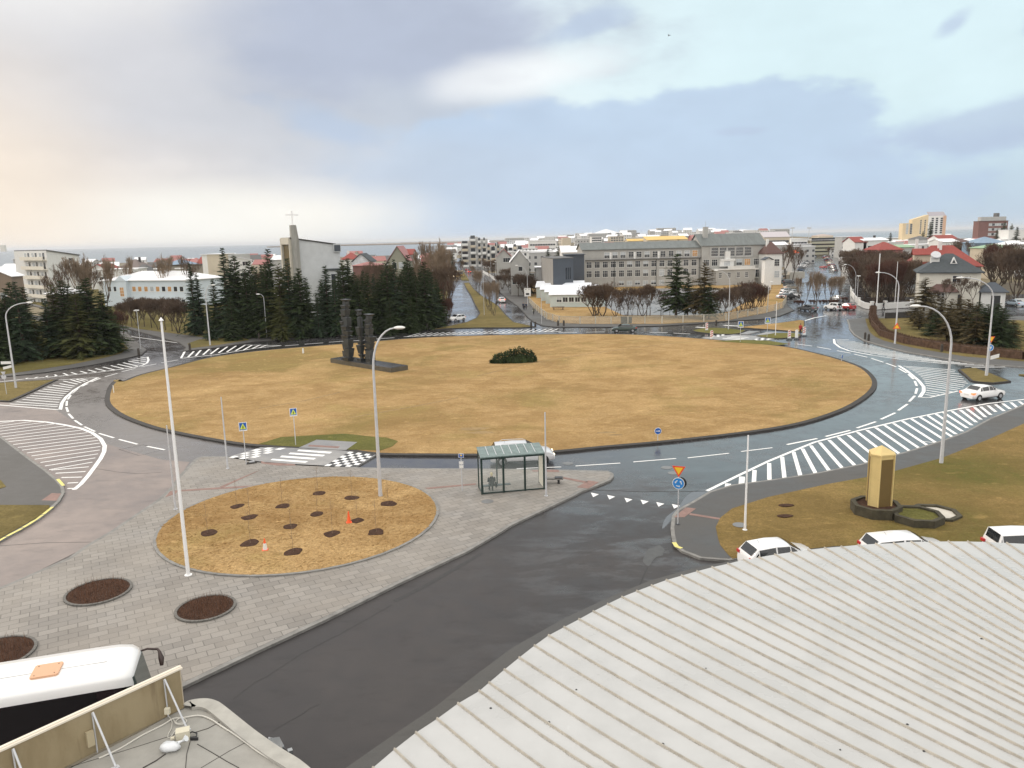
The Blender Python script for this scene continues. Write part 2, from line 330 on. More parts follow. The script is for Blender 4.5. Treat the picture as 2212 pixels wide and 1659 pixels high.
# ================================================================ THE SETTING
def terr(x, y):
    return 20 * math.exp(-((x - 360) / 330) ** 2 - ((y - 1750) / 420) ** 2)
g = MB()
coast = [(-6000, -400), (-6000, 300), (-1400, 560), (-800, 760), (-420, 900), (-200, 960), (0, 1080), (160, 1500), (330, 2150), (620, 2100), (640, 1250), (1000, 1000), (2200, 900), (5000, 800), (5000, -400)]
g.add([(x, y, -0.06) for x, y in coast], [tuple(range(len(coast) - 1, -1, -1))])
M_ground = NT('town_ground'); cc = M_ground.mix(M_ground.rng(M_ground.noise(0.02, 5), 0.4, 0.6), (0.16, 0.13, 0.07), (0.10, 0.085, 0.065))
cc = M_ground.mix(M_ground.rng(M_ground.noise(0.3, 4), 0.4, 0.65, 0, 0.5), cc, (0.22, 0.18, 0.10)); M_ground = M_ground.done(cc, 0.95, M_ground.noise(1.5, 4), 0.5)
tag(g.build('ground', M_ground), 'brown winter garden ground under the town', None, None, 'structure')
hb = MB(); nx, ny = 50, 24
hv = [(-900 + i * 62, 900 + j * 70, terr(-900 + i * 62, 900 + j * 70) - 2.2) for j in range(ny) for i in range(nx)]
hb.add(hv, [(j * nx + i, j * nx + i + 1, (j + 1) * nx + i + 1, (j + 1) * nx + i) for j in range(ny - 1) for i in range(nx - 1) if max(hv[j * nx + i][2], hv[(j + 1) * nx + i + 1][2]) > 1.5])
tag(hb.build('hill', M_ground, smooth=80), 'low rise the far town stands on', None, None, 'structure')
M_sea = NT('sea_water'); M_sea = M_sea.done((0.16, 0.20, 0.24), 0.42, M_sea.noise(0.08, 4), 0.35, 1.0)
tag(MB().add([(-60000, -2000, -0.9), (60000, -2000, -0.9), (60000, 70000, -0.9), (-60000, 70000, -0.9)], [(0, 1, 2, 3)]).build('sea', M_sea), 'pale grey sea out to the horizon', None, None, 'structure')
fl = MB()
for (xa, xb, ya, yb) in ((-1300, 500, 4200, 5600), (-900, 900, 6500, 7600)):
    pts = curve([(xa, ya), ((xa + xb) / 2, ya - 200), (xb, ya + 300), ((xa + xb) / 2, yb)]); fl.prism(pts, -0.5, 4.5)
tag(fl.build('far_shore', mat('far_shore_heath', (0.20, 0.15, 0.11), 0.9, 0.3, 0.01)), 'low brown spit of land across the bay', None, None, 'structure')
mt = MB(); pk = at(1309, 496, 9000); bs = 330
rg = [(pk.x + bs * cos(t * pi / 6) * (1 + .15 * sin(3 * t)), 9000 + 400 * sin(t * pi / 6), -0.8) for t in range(12)]
mt.add(rg + [(pk.x, 9000, pk.z + 8)], [(i, (i + 1) % 12, 12) for i in range(12)])
tag(mt.build('mountain', M_snow), 'small white snowy cone on the far horizon', None, None, 'structure')

road = MB(); RD = [(-135, -30), (150, -30), (150, 205), (-135, 205)]
road.add([(x, y, 0.0) for x, y in RD], [(0, 1, 2, 3)])
SZ = -.012
def strip(a, b, wa, y0=205, y1=900, Yb=900):     # a street carried on into the distance between two picture columns at its near end
    p, q = P(*a), P(*b); d = (q - p).normalized(); n = Vector((d.y, -d.x, 0)) * wa / 2; s = p - d * 85; t = p + d * Yb
    global SZ; SZ -= .005; road.add([(v.x, v.y, SZ) for v in (s - n, s + n, t + n, t - n)], [(0, 1, 2, 3)])
strip((1000, 625), (985, 590), 26, Yb=420); strip((1082, 640), (1020, 578), 12, Yb=520); strip((1768, 610), (1767, 560), 26, Yb=470); strip((1722, 640), (1690, 575), 10, Yb=120)
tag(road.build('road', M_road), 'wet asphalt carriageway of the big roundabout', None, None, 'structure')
def slab(name, px, mat_, z=0.12, kerb=None, kw=0.25, kmat=None, sm=0, label='', z0=-0.02, world=False):
    w = px if world else [P(*p) for p in px]
    if sm: w = curve(w, True, sm)
    else: w = [Vector(p[:2]) for p in w]
    if kerb:
        k = MB(); k.prism(w, z0, z + 0.01); tag(k.build(name + '_kerb', kmat or M_kerb), 'kerb round the ' + name.replace('_', ' '), None, None, 'structure')
        w = inset(w, kw); z0 = z + 0.004; z += 0.016
    m = MB(); m.prism(w, z0, z); return tag(m.build(name, mat_), label or name.replace('_', ' '), None, None, 'structure')

# dry road on the left arm (warm sky reflection painted into its reddish colour)
slab('side_road', [R5(-700, 300), R5(480, 470), R5(620, 560), R5(900, 760), R5(1400, 900), R5(1640, 920), R5(1480, 1150), R5(1200, 1370), R5(740, 1659), (0, 1274), (-300, 1420), (-500, 1180), R5(-800, 1000)], M_roadD, 0.004, label='drier asphalt of the left arm, warm sky tint painted in', z0=0.0005)
# central lawn
lawn = [R5(905, 400), R5(940, 270), R5(1010, 215), (262, 826), (300, 811.5), (375, 793), (450, 774), (553, 760), (678, 749), (803, 739), (903, 731), (1000, 727), (1106, 724.5), (1250, 722.8), (1356, 723.5), (1456, 728.5), (1531, 734), (1600, 740), (1659, 746), (1709, 752), (1759, 763), (1809, 776), (1859, 793), (1884, 810.5), (1895, 830), (1884, 851), (1846, 878), (1797, 899), (1734, 918), (1659, 932), (1560, 945), (1431, 959), (1306, 970), (1198, 980.5), (1100, 985.5), (1028, 987.5), (920, 987), (815, 985.5), (738, 976), (648, 971), (553, 967), (475, 957), (375, 938), (325, 926), (270, 906), (240, 888)]
slab('lawn', lawn, M_lawn, 0.14, True, 0.55, M_kerbD, sm=3, label='big dry straw coloured lawn inside the roundabout')
turf = [Z4(440, 720), Z4(760, 620), Z4(1300, 590), Z4(1700, 570), Z4(2150, 620), (835, 949), (860, 957), (848, 968), (822, 977), Z4(1710, 800), Z4(1860, 700), Z4(1280, 655), Z4(1040, 762), Z4(700, 742)]
slab('turf', turf, M_green, 0.175, label='greener turf round the crossing', z0=0.15)
slab('turf', [(1600, 736), (1660, 738), (1705, 745), (1680, 748), (1620, 744), (1540, 739)], M_green, 0.175, label='greener turf by the far crossing', z0=0.15)
# paved plaza
plaza = [(419, 997), (428, 991), (440, 989), (495, 989), (560, 1000), (640, 1006), (768, 1012.5), (828, 1014), (1028, 1015.5), (1180, 1017), (1313, 1020.5), (1325, 1026), (1326, 1032), (1319, 1040), (1291, 1052), (1256, 1065.5), (1238, 1075.5), (1180, 1103), (1106, 1138), (1084.6, 1152), (1011, 1195), (858, 1267), (706, 1343), (553, 1414), (391, 1492), (240, 1565), (60, 1659), (-300, 1850), (-700, 1700), (-260, 1400), (0, 1274), (147, 1210), (185, 1183), (238, 1152), (300, 1110), (338, 1085), (370, 1055.5), (385, 1033)]
slab('plaza', plaza, M_pave, 0.12, True, 0.28, label='grey slab paved plaza')
# crossing table with stripes and chequers
slab('crossing', [Z4(0, 900), Z4(470, 762), Z4(1040, 768), Z4(1280, 660), Z4(1870, 695), Z4(1715, 805), Z4(2150, 868), Z4(1840, 1052), Z4(900, 1040), Z4(300, 1000)], M_table, 0.13, label='raised pale crossing table', z0=-0.01)
slab('crossing', [Z4(1025, 775), Z4(1280, 660), Z4(1870, 695), Z4(1705, 812)], M_table, 0.185, label='pale path tongue into the lawn', z0=0.1)
mk = MB(); bk = MB()
def poly(mb, pts, z): 
    w = [P(*p, 0) for p in pts]
    A = sum(w[i].x * w[(i + 1) % len(w)].y - w[(i + 1) % len(w)].x * w[i].y for i in range(len(w)))
    if A < 0: w = w[::-1]
    mb.add([(p.x, p.y, z) for p in w], [tuple(range(len(w)))])
def line(pts, w=0.3, z=0.009, mb=None, px=True):
    ws = [P(*p) if px else Vector((*p, 0)) for p in pts]; mb = mb or mk; k = len(ws); vs = []
    for i, p in enumerate(ws):
        t = ws[min(i + 1, k - 1)] - ws[max(i - 1, 0)]; t.normalize(); n = Vector((-t.y, t.x, 0)) * w / 2
        vs += [(p.x + n.x, p.y + n.y, z), (p.x - n.x, p.y - n.y, z)]
    mb.add(vs, [(2 * i, 2 * i + 1, 2 * i + 3, 2 * i + 2) for i in range(k - 1)])
for b in (((1020, 797), (1507, 830), (1475, 855), (995, 818)), ((900, 840), (1407, 875), (1370, 897), (870, 862)), ((775, 883), (1275, 920), (1240, 943), (745, 908)), ((640, 930), (1160, 968), (1115, 990), (610, 950))):
    poly(mk, [Z4(*p) for p in b], 0.134)
def checker(BL, BR, TR, TL, nc, nr, z, black=True, Zf=Z4):
    a, b, c, d = [P(*Zf(*p)) for p in (BL, BR, TR, TL)]
    pt = lambda u, v: (a * (1 - u) + b * u) * (1 - v) + (d * (1 - u) + c * u) * v
    for i in range(nc):
        for j in range(nr):
            q = [pt((i + e) / nc, (j + f) / nr) for e, f in ((0.02, 0.02), (.98, .02), (.98, .98), (.02, .98))]
            m = mk if (i + j) % 2 == 0 else (bk if black else None)
            if m is not None: m.add([(p.x, p.y, z) for p in q], [(0, 1, 2, 3)])
checker((1385, 1038), (1840, 1050), (2125, 868), (1760, 825), 6, 7, 0.134)
checker((0, 912), (290, 948), (840, 772), (480, 765), 4, 6, 0.134, False)
# the far crossing
slab('crossing', [Z8(240, 370), Z8(700, 325), Z8(1000, 345), Z8(1290, 390), Z8(1080, 440), Z8(600, 432), Z8(330, 410)], M_table, 0.06, label='far raised crossing table', z0=-0.01)
for b in (((660, 348), (900, 368), (930, 376), (650, 354)), ((540, 377), (850, 402), (800, 406), (530, 383)), ((600, 362), (880, 386), (840, 390), (600, 368))): poly(mk, [Z8(*p) for p in b], 0.066)
checker((880, 430), (1060, 440), (1240, 390), (1080, 370), 4, 4, 0.066, True, Z8); checker((370, 350), (470, 360), (610, 328), (500, 322), 3, 4, 0.066, False, Z8)
# left hatched island
line([R5(-600, 640), R5(-300, 598), R5(0, 570), R5(200, 560), R5(400, 575), R5(560, 600), R5(700, 630), R5(800, 670), R5(870, 720), R5(905, 780), R5(900, 830), R5(870, 890), R5(820, 960), R5(760, 1040), R5(700, 1110), R5(640, 1160)], 0.34)
for a_, b_ in (((-60, 595), (125, 567)), ((-80, 620), (270, 572)), ((-90, 642), (380, 578)), ((-100, 668), (480, 590)), ((-60, 688), (570, 608)), ((10, 705), (645, 625)), ((45, 725), (705, 645)), ((75, 745), (755, 667)), ((115, 770), (795, 688)), ((155, 795), (825, 710)), ((190, 818), (850, 733)), ((232, 843), (862, 757)), ((272, 868), (868, 787)), ((300, 897), (862, 817)), ((350, 925), (848, 850)), ((388, 955), (825, 885)), ((425, 987), (798, 922)), ((445, 990), (768, 962)), ((480, 1018), (740, 1003)), ((530, 1055), (708, 1051)), ((582, 1103), (675, 1098)), ((582, 1150), (637, 1148))):
    line([R5(*a_), R5(*b_)], 0.19)
line([R5(848, 190), R5(740, 240), R5(640, 300), R5(570, 360), R5(535, 410), R5(520, 470)], 0.36); line([R5(520, 470), R5(0, 428), R5(-400, 395)], 0.25); line([R5(510, 211), R5(848, 190)], 0.25)
for a_, b_ in (((85, 418), (498, 442)), ((140, 400), (505, 427)), ((195, 380), (512, 405)), ((228, 362), (520, 383)), ((262, 345), (533, 365)), ((296, 325), (550, 347)), ((330, 305), (570, 330)), ((372, 290), (592, 313)), ((408, 272), (608, 297)), ((455, 255), (625, 280)), ((515, 243), (645, 265)), ((545, 220), (670, 248)), ((610, 208), (700, 235)), ((660, 205), (735, 225)), ((700, 203), (760, 215))):
    line([R5(*a_), R5(*b_)], 0.24)
line([R5(-300, 262), R5(0, 228), R5(200, 205), R5(500, 180), R5(800, 150), R5(1000, 125), R5(1150, 105), R5(1230, 85), R5(1270, 65), R5(1283, 40), R5(1275, 12)], 0.32)
for a_, b_ in (((210, 205), (240, 195)), ((300, 195), (328, 185)), ((395, 190), (410, 175)), ((497, 182), (472, 165)), ((585, 170), (548, 153)), ((670, 163), (615, 146)), ((760, 155), (693, 135)), ((843, 147), (760, 124)), ((920, 135), (823, 112)), ((990, 125), (890, 99)), ((1075, 115), (957, 87)), ((1150, 105), (1015, 75)), ((1205, 95), (1065, 62)), ((1250, 72), (1110, 49)), ((1260, 52), (1143, 39)), ((1262, 35), (1185, 27)), ((1262, 20), (1215, 15))):
    line([R5(*a_), R5(*b_)], 0.26)
for a_, b_ in (((905, 185), (1015, 155)), ((1050, 140), (1170, 112)), ((1220, 98), (1350, 73)), ((1395, 63), (1540, 38)), ((785, 230), (870, 195)), ((688, 275), (762, 243)), ((622, 327), (670, 290)), ((585, 380), (612, 343)), ((575, 435), (578, 393)), ((588, 487), (573, 447)), ((632, 545), (592, 503)), ((708, 602), (645, 560)), ((820, 657), (728, 615)), ((985, 712), (855, 673)), ((1188, 767), (1028, 725)), ((1422, 815), (1270, 785))):
    line([R5(*a_), R5(*b_)], 0.22)
for a_, b_ in (((40, 978), (425, 963)), ((548, 955), (935, 930)), ((1048, 920), (1418, 890)), ((1518, 885), (1875, 845)), ((1980, 830), (2250, 797))): line([R7(*a_), R7(*b_)], 0.16)
for a_, b_ in (((163, 770), (425, 718)), ((498, 700), (710, 647)), ((768, 627), (932, 572)), ((975, 552), (1100, 495)), ((1125, 475), (1205, 420)), ((1220, 398), (1268, 348)), ((1275, 330), (1288, 283)), ((1285, 263), (1268, 220)), ((1258, 205), (1213, 163)), ((1197, 150), (1130, 112)), ((1108, 98), (1020, 66)), ((997, 58), (893, 25)), ((858, 15), (745, -12)), ((715, -20), (595, -42)), ((545, -53), (423, -75)), ((380, -82), (250, -100))): line([R8(*a_), R8(*b_)], 0.24)
for a_, b_ in (((1395, 1232), (1540, 1240)), ((1190, 1225), (1345, 1229)), ((640, 1224), (800, 1222)), ((400, 1226), (560, 1225)), ((-160, 1238), (0, 1234))): line([R3(*a_), R3(*b_)], 0.3)
for a_, b_ in (((250, 1342), (370, 1333)), ((420, 1328), (580, 1317)), ((630, 1311), (790, 1300)), ((830, 1299), (990, 1288)), ((1040, 1282), (1195, 1272))): line([R2(*a_), R2(*b_)], 0.28)
# long hatch on the right
line([R7(1685, 1170), R7(1950, 1040), R7(2212, 915), R8(200, 832), R8(400, 750), R8(800, 645), R8(1200, 550), R8(1600, 470), R8(1900, 415), R8(2212, 380), R8(2500, 350)], 0.26)
for a_, b_ in (((-116, 990), (-122, 1097)), ((10, 930), (12, 1075)), ((122, 875), (142, 1058)), ((220, 832), (280, 1040)), ((298, 805), (412, 1020)), ((370, 778), (530, 998)), ((447, 752), (645, 977)), ((527, 730), (750, 950)), ((608, 708), (850, 925)), ((693, 687), (960, 903)), ((775, 664), (1050, 878)), ((855, 645), (1140, 853)), ((930, 623), (1228, 828)), ((1008, 603), (1308, 802)), ((1085, 587), (1380, 778)), ((1160, 567), (1452, 754)), ((1237, 547), (1530, 733)), ((1313, 532), (1600, 708)), ((1378, 518), (1625, 680)), ((1450, 505), (1680, 655)), ((1515, 492), (1722, 627)), ((1590, 482), (1762, 603)), ((1660, 470), (1800, 577)), ((1717, 460), (1840, 553)), ((1785, 448), (1880, 533)), ((1838, 442), (1925, 513)), ((1900, 432), (1968, 487)), ((1965, 423), (2040, 480)), ((2028, 415), (2093, 463)), ((2098, 405), (2155, 452)), ((2170, 397), (2225, 437))):
    line([R8(*a_), R8(*b_)], 0.30)
line([R7(1868, 1107), R7(1862, 1147)], 0.4); line([R7(1988, 1047), R7(1982, 1122)], 0.4); line([R8(1340, 742), R8(1450, 756)], 0.12)
line([R8(1130, 88), R8(1200, 132), R8(1300, 215), R8(1345, 270), R8(1345, 310), R8(1310, 362)], 0.36); line([R8(1310, 362), R8(1400, 362), R8(1640, 308)], 0.22)
for a_, b_ in (((1170, 92), (1620, 127)), ((1195, 103), (1615, 142)), ((1215, 116), (1650, 160)), ((1250, 131), (1675, 183)), ((1275, 148), (1690, 203)), ((1300, 165), (1710, 224)), ((1320, 183), (1728, 241)), ((1335, 201), (1700, 257)), ((1350, 220), (1690, 272)), ((1358, 239), (1660, 286)), ((1365, 258), (1640, 300)), ((1368, 280), (1600, 315)), ((1368, 300), (1530, 325)), ((1365, 320), (1480, 337)), ((1355, 337), (1440, 349))):
    line([R8(*a_), R8(*b_)], 0.24)
Lc = [(590, 1288), (592, 1310), (610, 1335), (680, 1365), (760, 1385), (900, 1410), (1100, 1445), (1400, 1480), (1600, 1500), (1760, 1530)]
Rc = [(700, 1290), (850, 1330), (950, 1355), (1050, 1380), (1200, 1415), (1350, 1445), (1500, 1470), (1640, 1485), (1800, 1503), (2050, 1525)]
def along(c, t):
    t *= len(c) - 1; i = min(int(t), len(c) - 2); f = t - i; return (c[i][0] * (1 - f) + c[i + 1][0] * f, c[i][1] * (1 - f) + c[i + 1][1] * f)
for i in range(25): line([R4(*along(Lc, i / 24)), R4(*along(Rc, i / 24))], 0.24)
line([R4(570, 1285), R4(575, 1320), R4(620, 1355), R4(700, 1385), R4(800, 1405), R4(900, 1423)], 0.34); line([R4(900, 1423), R4(1150, 1460), R4(1560, 1500)], 0.22)
# hatches on the far side
for i in range(24):
    t = i / 23; line([(880 + t * 310, 727 - t * 11), (908 + t * 298, 719.5 - t * 9.5)], 0.24)
line([(872, 727.5), (990, 722.5), (1100, 719), (1212, 715.7)], 0.35)
for a_, b_ in (((1565, 1448), (1600, 1385)), ((1625, 1440), (1675, 1390)), ((1690, 1430), (1735, 1380)), ((1755, 1420), (1810, 1370)), ((1820, 1413), (1890, 1360)), ((1890, 1403), (1965, 1350)), ((1960, 1395), (2040, 1343)), ((2035, 1385), (2115, 1338)), ((2105, 1378), (2180, 1335)), ((2170, 1370), (2250, 1333)), ((2230, 1362), (2310, 1335))): line([R1(*a_), R1(*b_)], 0.32)
line([R1(1560, 1450), R1(1860, 1420), R1(2212, 1362), R1(2430, 1340)], 0.3); line([R1(2110, 1334), R1(2430, 1340)], 0.25)
for x, y in ((715, 1203), (855, 1223), (1005, 1248), (1145, 1265), (1280, 1285), (1415, 1302)): poly(mk, [R7(x - 34, y - 18), R7(x + 36, y - 3), R7(x - 14, y + 22)], 0.009)
line([R1(1100, 1257), R1(1580, 1322)], 0.25); line([R4(320, 1125), R4(400, 1100), R4(500, 1082)], 0.35); line([R3(1590, 1180), R3(1670, 1186)], 0.8); line([R3(1830, 1165), R3(1960, 1172)], 0.8)
tag(mk.build('road_markings', M_white), 'white painted road markings', None, None, 'structure')
tag(bk.build('crossing_checks', M_black), 'black squares of the chequered crossing ramps', None, None, 'structure')
# road repairs, seams and puddles
def jag(pts, w, z, mb):
    ws = [P(*p) for p in pts]; o = []; r_ = random.Random(len(pts))
    for a, b in zip(ws, ws[1:]):
        k = max(2, int((b - a).length / .5)); o += [((a.lerp(b, i / k)).x + r_.uniform(-.06, .06), (a.lerp(b, i / k)).y + r_.uniform(-.06, .06)) for i in range(k)]
    line(o + [(ws[-1].x, ws[-1].y)], w, z, mb, False)
ct = MB(); M_seam = mat('asphalt_seam', (0.028, 0.026, 0.026), 0.6, 0.3, 4)
def B1(x, y): return (x / 3.273, 1152.1 + y / 3.273)
def B2(x, y): return (553 + x / 3.273, 1152.1 + y / 3.273)
def B3(x, y): return (1106 + x / 3.273, 1152.1 + y / 3.273)
jag([B1(1650, 1180), B2(0, 1050), B2(150, 960), B2(330, 850), B2(540, 740), B2(640, 690), B2(800, 600), B2(960, 505)], 0.055, 0.006, ct); line([B2(980, 480), B2(1200, 370), B2(1600, 140)], 0.28, 0.005, ct)
jag([B2(120, 1400), B2(330, 1270), B2(450, 1210)], 0.04, 0.006, ct); jag([R7(720, 1160), R7(1000, 1175), R7(1300, 1177), R7(1680, 1172)], 0.10, 0.006, ct)
line([R5(820, 975), R5(1000, 1005), R5(1180, 1022), R5(1400, 1010)], 0.05, 0.008, ct); line([R5(1030, 812), R5(1240, 772), R5(1410, 815), R5(1200, 865), R5(1030, 812)], 0.05, 0.008, ct)
line([R5(0, 1645), R5(400, 1618), R5(800, 1612)], 0.05, 0.008, ct); line([B3(900, 375), B3(930, 300), B3(960, 240)], 0.08, 0.006, ct); line([Z4(1840, 1056), Z4(2150, 872)], 0.10, 0.006, ct)
wt = MB(); M_wt = mat('worn_grass', (.26, .175, .075), 1, .35, 2); M_ws = mat('bare_soil_patch', (.12, .08, .045), 1, .5, 1.2)
for seg_ in ([(1029, 815), (1140, 788), (1260, 768), (1380, 752), (1512, 737)], [(760, 905), (900, 880), (990, 862)], [(560, 885), (660, 868), (735, 850)]): jag(seg_, .28, .160, wt)
for x_, y_, r1_ in ((1310, 938, .7), (1330, 943, .5), (1025, 930, 1.1), (1040, 938, .9), (690, 955, .8)):
    p_ = P(x_, y_); w_ = [(p_.x + r1_ * 1.6 * cos(t) * random.uniform(.6, 1.2), p_.y + r1_ * .6 * sin(t) * random.uniform(.6, 1.2)) for t in [i * .45 for i in range(14)]]; wt.prism(w_, .15, .158)
tag(wt.build('worn_track', M_wt), 'faint worn tracks across the dry lawn', None, None, 'structure')
tag(ct.build('road_seams', M_seam), 'dark tar seams and repairs in the asphalt', None, None, 'structure')
M_pud = mat('puddle_water', (0.10, 0.10, 0.11), 0.09, 0.1, 2)
slab('puddle', [B3(925, 195), B3(940, 150), B3(962, 112), B3(1000, 100), B3(1035, 84), B3(1062, 96), B3(1080, 120), B3(1066, 138), B3(1070, 156), B3(1030, 166), B3(1005, 182), B3(985, 210), B3(968, 232), B3(945, 222)], mat('pale_patch', (0.062, 0.06, 0.058), 0.42, 0.3), 0.007, sm=2, label='pale damp patch near the kerb', z0=0.0)
slab('puddle', [R7(1430, 1320), R7(1560, 1180), R7(1900, 1135), R7(1700, 1215), R7(1560, 1280), R7(1470, 1345), R7(1400, 1400), R7(1300, 1500), R7(1330, 1400)], M_pud, 0.006, sm=4, label='puddle along the right kerb', z0=0.0)

# pavements, gardens and islands ------------------------------------------------
slab('left_pavement', [R5(-700, 640), R5(-200, 640), R5(0, 700), R5(130, 800), R5(260, 900), R5(400, 1000), R5(500, 1085), R5(550, 1140), R5(562, 1195), R5(520, 1270), R5(460, 1330), R5(340, 1430), R5(200, 1510), R5(0, 1625), R5(-400, 1830), R5(-900, 1900)], M_path, 0.13, True, 0.22, label='dark asphalt path on the left corner')
slab('verge', [R5(-700, 1330), R5(0, 1310), R5(430, 1312), R5(430, 1335), R5(320, 1420), R5(190, 1495), R5(0, 1600), R5(-500, 1840), R5(-900, 1800)], M_verge, 0.17, label='olive grass on the left corner', z0=0.1)
slab('verge', [R5(-400, 1080), R5(10, 1095), R5(55, 1150), R5(10, 1165), R5(-400, 1200)], M_verge, 0.17, label='small olive grass patch at the left edge', z0=0.1)
ky = MB()
for seg in ([R5(500, 1083), R5(525, 1110), R5(550, 1140)], [R5(455, 1325), R5(375, 1390)], [R5(370, 1395), R5(260, 1470), R5(200, 1505)], [R5(192, 1512), R5(60, 1580)], [R5(50, 1585), R5(-60, 1650), R5(-300, 1790)]):
    line(seg, 0.22, 0.146, ky)
line([B3(1145, 80), B3(1165, 110), B3(1200, 122)], 0.25, 0.146, ky)
tag(ky.build('yellow_kerb', M_yel), 'yellow painted kerb stretches', None, None, 'structure')
slab('traffic_island', [R5(-700, 330), R5(-400, 250), R5(0, 240), R5(300, 222), R5(500, 213), R5(420, 250), R5(300, 310), R5(170, 370), R5(90, 402), R5(0, 402), R5(-300, 390)], M_verge, 0.13, True, 0.4, M_kerbD, label='small grass island on the left arm')
slab('north_west_pavement', [(-500, 900), (0, 816), (100, 806), (200, 790), (275, 775), (308, 767), (318, 757), (300, 742), (277, 722), (200, 705), (0, 668), (-400, 640)], M_path, 0.12, True, 0.15, M_kerbD, label='dark asphalt path below the left spruces')
slab('verge', [(-500, 885), (0, 812), (37, 807), (150, 790), (225, 775), (262, 765), (277, 754), (262, 738), (200, 716), (0, 678), (-400, 650)], M_verge, 0.15, label='grass under the left spruces', z0=0.1)
avenue_l = [(983, 580), (978, 611.5), (970, 649), (964, 686), (930, 706)]
slab('north_pavement', [(395, 760), (400, 752), (385, 741), (280, 712), (120, 672), (-100, 625), (200, 600), (700, 590), (978, 590), (972, 640), (966, 678), (952, 698), (905, 711), (853, 713), (778, 718), (703, 724.5), (600, 736), (553, 739), (470, 752)], M_path, 0.12, True, 0.2, M_kerbD, label='dark path in front of the church trees')
slab('verge', [(412, 754), (470, 747), (540, 736), (520, 729), (430, 735), (405, 744)], M_verge, 0.15, label='grass strip by the side street', z0=0.1)
slab('garden', [(300, 712), (440, 730), (600, 726), (720, 713), (860, 704), (940, 694), (962, 670), (970, 620), (900, 600), (300, 610), (0, 640)], M_verge, 0.16, label='garden ground under the church spruces', z0=0.1)
slab('median', [Z3(690, 1310), Z3(620, 1180), Z3(560, 1050), Z3(505, 960), Z3(460, 870), Z3(545, 860), Z3(620, 960), Z3(740, 1060), Z3(860, 1130), Z3(970, 1200), Z3(1080, 1330), Z3(1200, 1440), Z3(1500, 1505), Z3(1300, 1520), Z3(700, 1520), Z3(270, 1530), Z3(0, 1545), Z3(270, 1490), Z3(500, 1440), Z3(640, 1380)], M_verge, 0.13, True, 0.3, M_kerbD, label='grass median of the avenue')
slab('median', [Z3(400, 690), Z3(450, 690), Z3(500, 760), Z3(545, 828), Z3(440, 828), Z3(400, 760)], M_verge, 0.13, label='far grass median of the avenue')
slab('school_pavement', [(1046, 595), (1059, 612), (1073, 626), (1096, 646.5), (1118.6, 663), (1141, 688), (1153, 697), (1171, 704.5), (1200, 707.5), (1231, 707.5), (1321, 707.5), (1431, 705), (1506, 700.5), (1581, 694.5), (1659, 689), (1684, 684), (1716, 671.5), (1702, 662), (1698, 640), (1690, 600), (1500, 590), (1060, 590)], M_path, 0.12, True, 0.2, M_kerbD, label='wet pavement along the school fence')
slab('school_lawn', [(1146, 656), (1160, 672), (1183, 691), (1208, 699), (1253, 701), (1430, 701), (1568, 694.5), (1593, 689), (1656, 677), (1691, 666.5), (1698, 651), (1690, 612), (1500, 604), (1200, 604), (1130, 620)], M_lawn, 0.16, label='dry lawn round the school', z0=0.1)
M_yard = asphalt('school_yard', (0.17, 0.17, 0.175), 0.2, 0.4)
slab('yard', [R3(800, 880), R3(1250, 850), R3(2000, 850), R3(2050, 950), R3(1880, 1050), R3(1700, 1085), R3(960, 1085), R3(780, 1000)], M_yard, 0.175, label='wet pale yard in front of the school', z0=0.1)
slab('far_island', [Z8(90, 270), Z8(180, 250), Z8(300, 235), Z8(450, 232), Z8(600, 240), Z8(740, 256), Z8(880, 270), Z8(800, 310), Z8(680, 325), Z8(480, 322), Z8(300, 310), Z8(150, 290)], M_green, 0.13, True, 0.2, M_kerbD, label='green island left of the far crossing')
slab('far_island', [Z8(760, 225), Z8(1100, 190), Z8(1400, 155), Z8(1650, 120), Z8(1730, 130), Z8(1730, 200), Z8(1700, 290), Z8(1500, 278), Z8(1300, 262), Z8(1000, 243)], M_lawn, 0.13, True, 0.2, M_kerbD, label='dry island behind the far crossing')
slab('far_island', [Z8(1020, 350), Z8(1180, 330), Z8(1300, 308), Z8(1600, 309), Z8(1680, 330), Z8(1650, 365), Z8(1350, 390), Z8(1150, 375)], M_green, 0.13, True, 0.2, M_kerbD, label='green island right of the far crossing')
slab('far_path', [Z8(780, 322), Z8(920, 276), Z8(1080, 282), Z8(890, 328)], M_table, 0.135, label='pale path across the island'); slab('far_path', [Z8(1000, 345), Z8(1170, 296), Z8(1340, 305), Z8(1160, 330)], M_table, 0.135, label='pale path beside the green island')
slab('north_east_pavement', [(1829, 691), (1833, 702), (1834, 711.5), (1844, 724), (1866, 737), (1909, 749.5), (1959, 762), (2034, 774.5), (2109, 787), (2212, 795), (2500, 815), (3000, 760), (2500, 690), (2100, 682), (1950, 684), (1885, 686)], M_path, 0.12, True, 0.25, M_kerb, label='dark pavement along the brown hedge')
slab('verge', [(1869, 690), (1873, 705), (1879, 719), (1890, 729), (1909, 737.5), (1971, 753), (2084, 772), (2212, 783), (2500, 795), (2900, 760), (2400, 700), (2100, 690), (1950, 688)], M_verge, 0.15, label='grass strip under the brown hedge', z0=0.1)
slab('right_island', [R8(1640, 127), R8(1700, 118), R8(1800, 115), R8(1950, 168), R8(2100, 230), R8(1950, 246), R8(1830, 238), R8(1750, 225), R8(1690, 170)], M_verge, 0.13, True, 0.25, M_kerbD, label='small grass island by the white car')
slab('right_island', [R8(2165, 170), R8(2300, 168), R8(2600, 180), R8(2300, 195)], M_verge, 0.13, label='sliver of grass at the right edge')
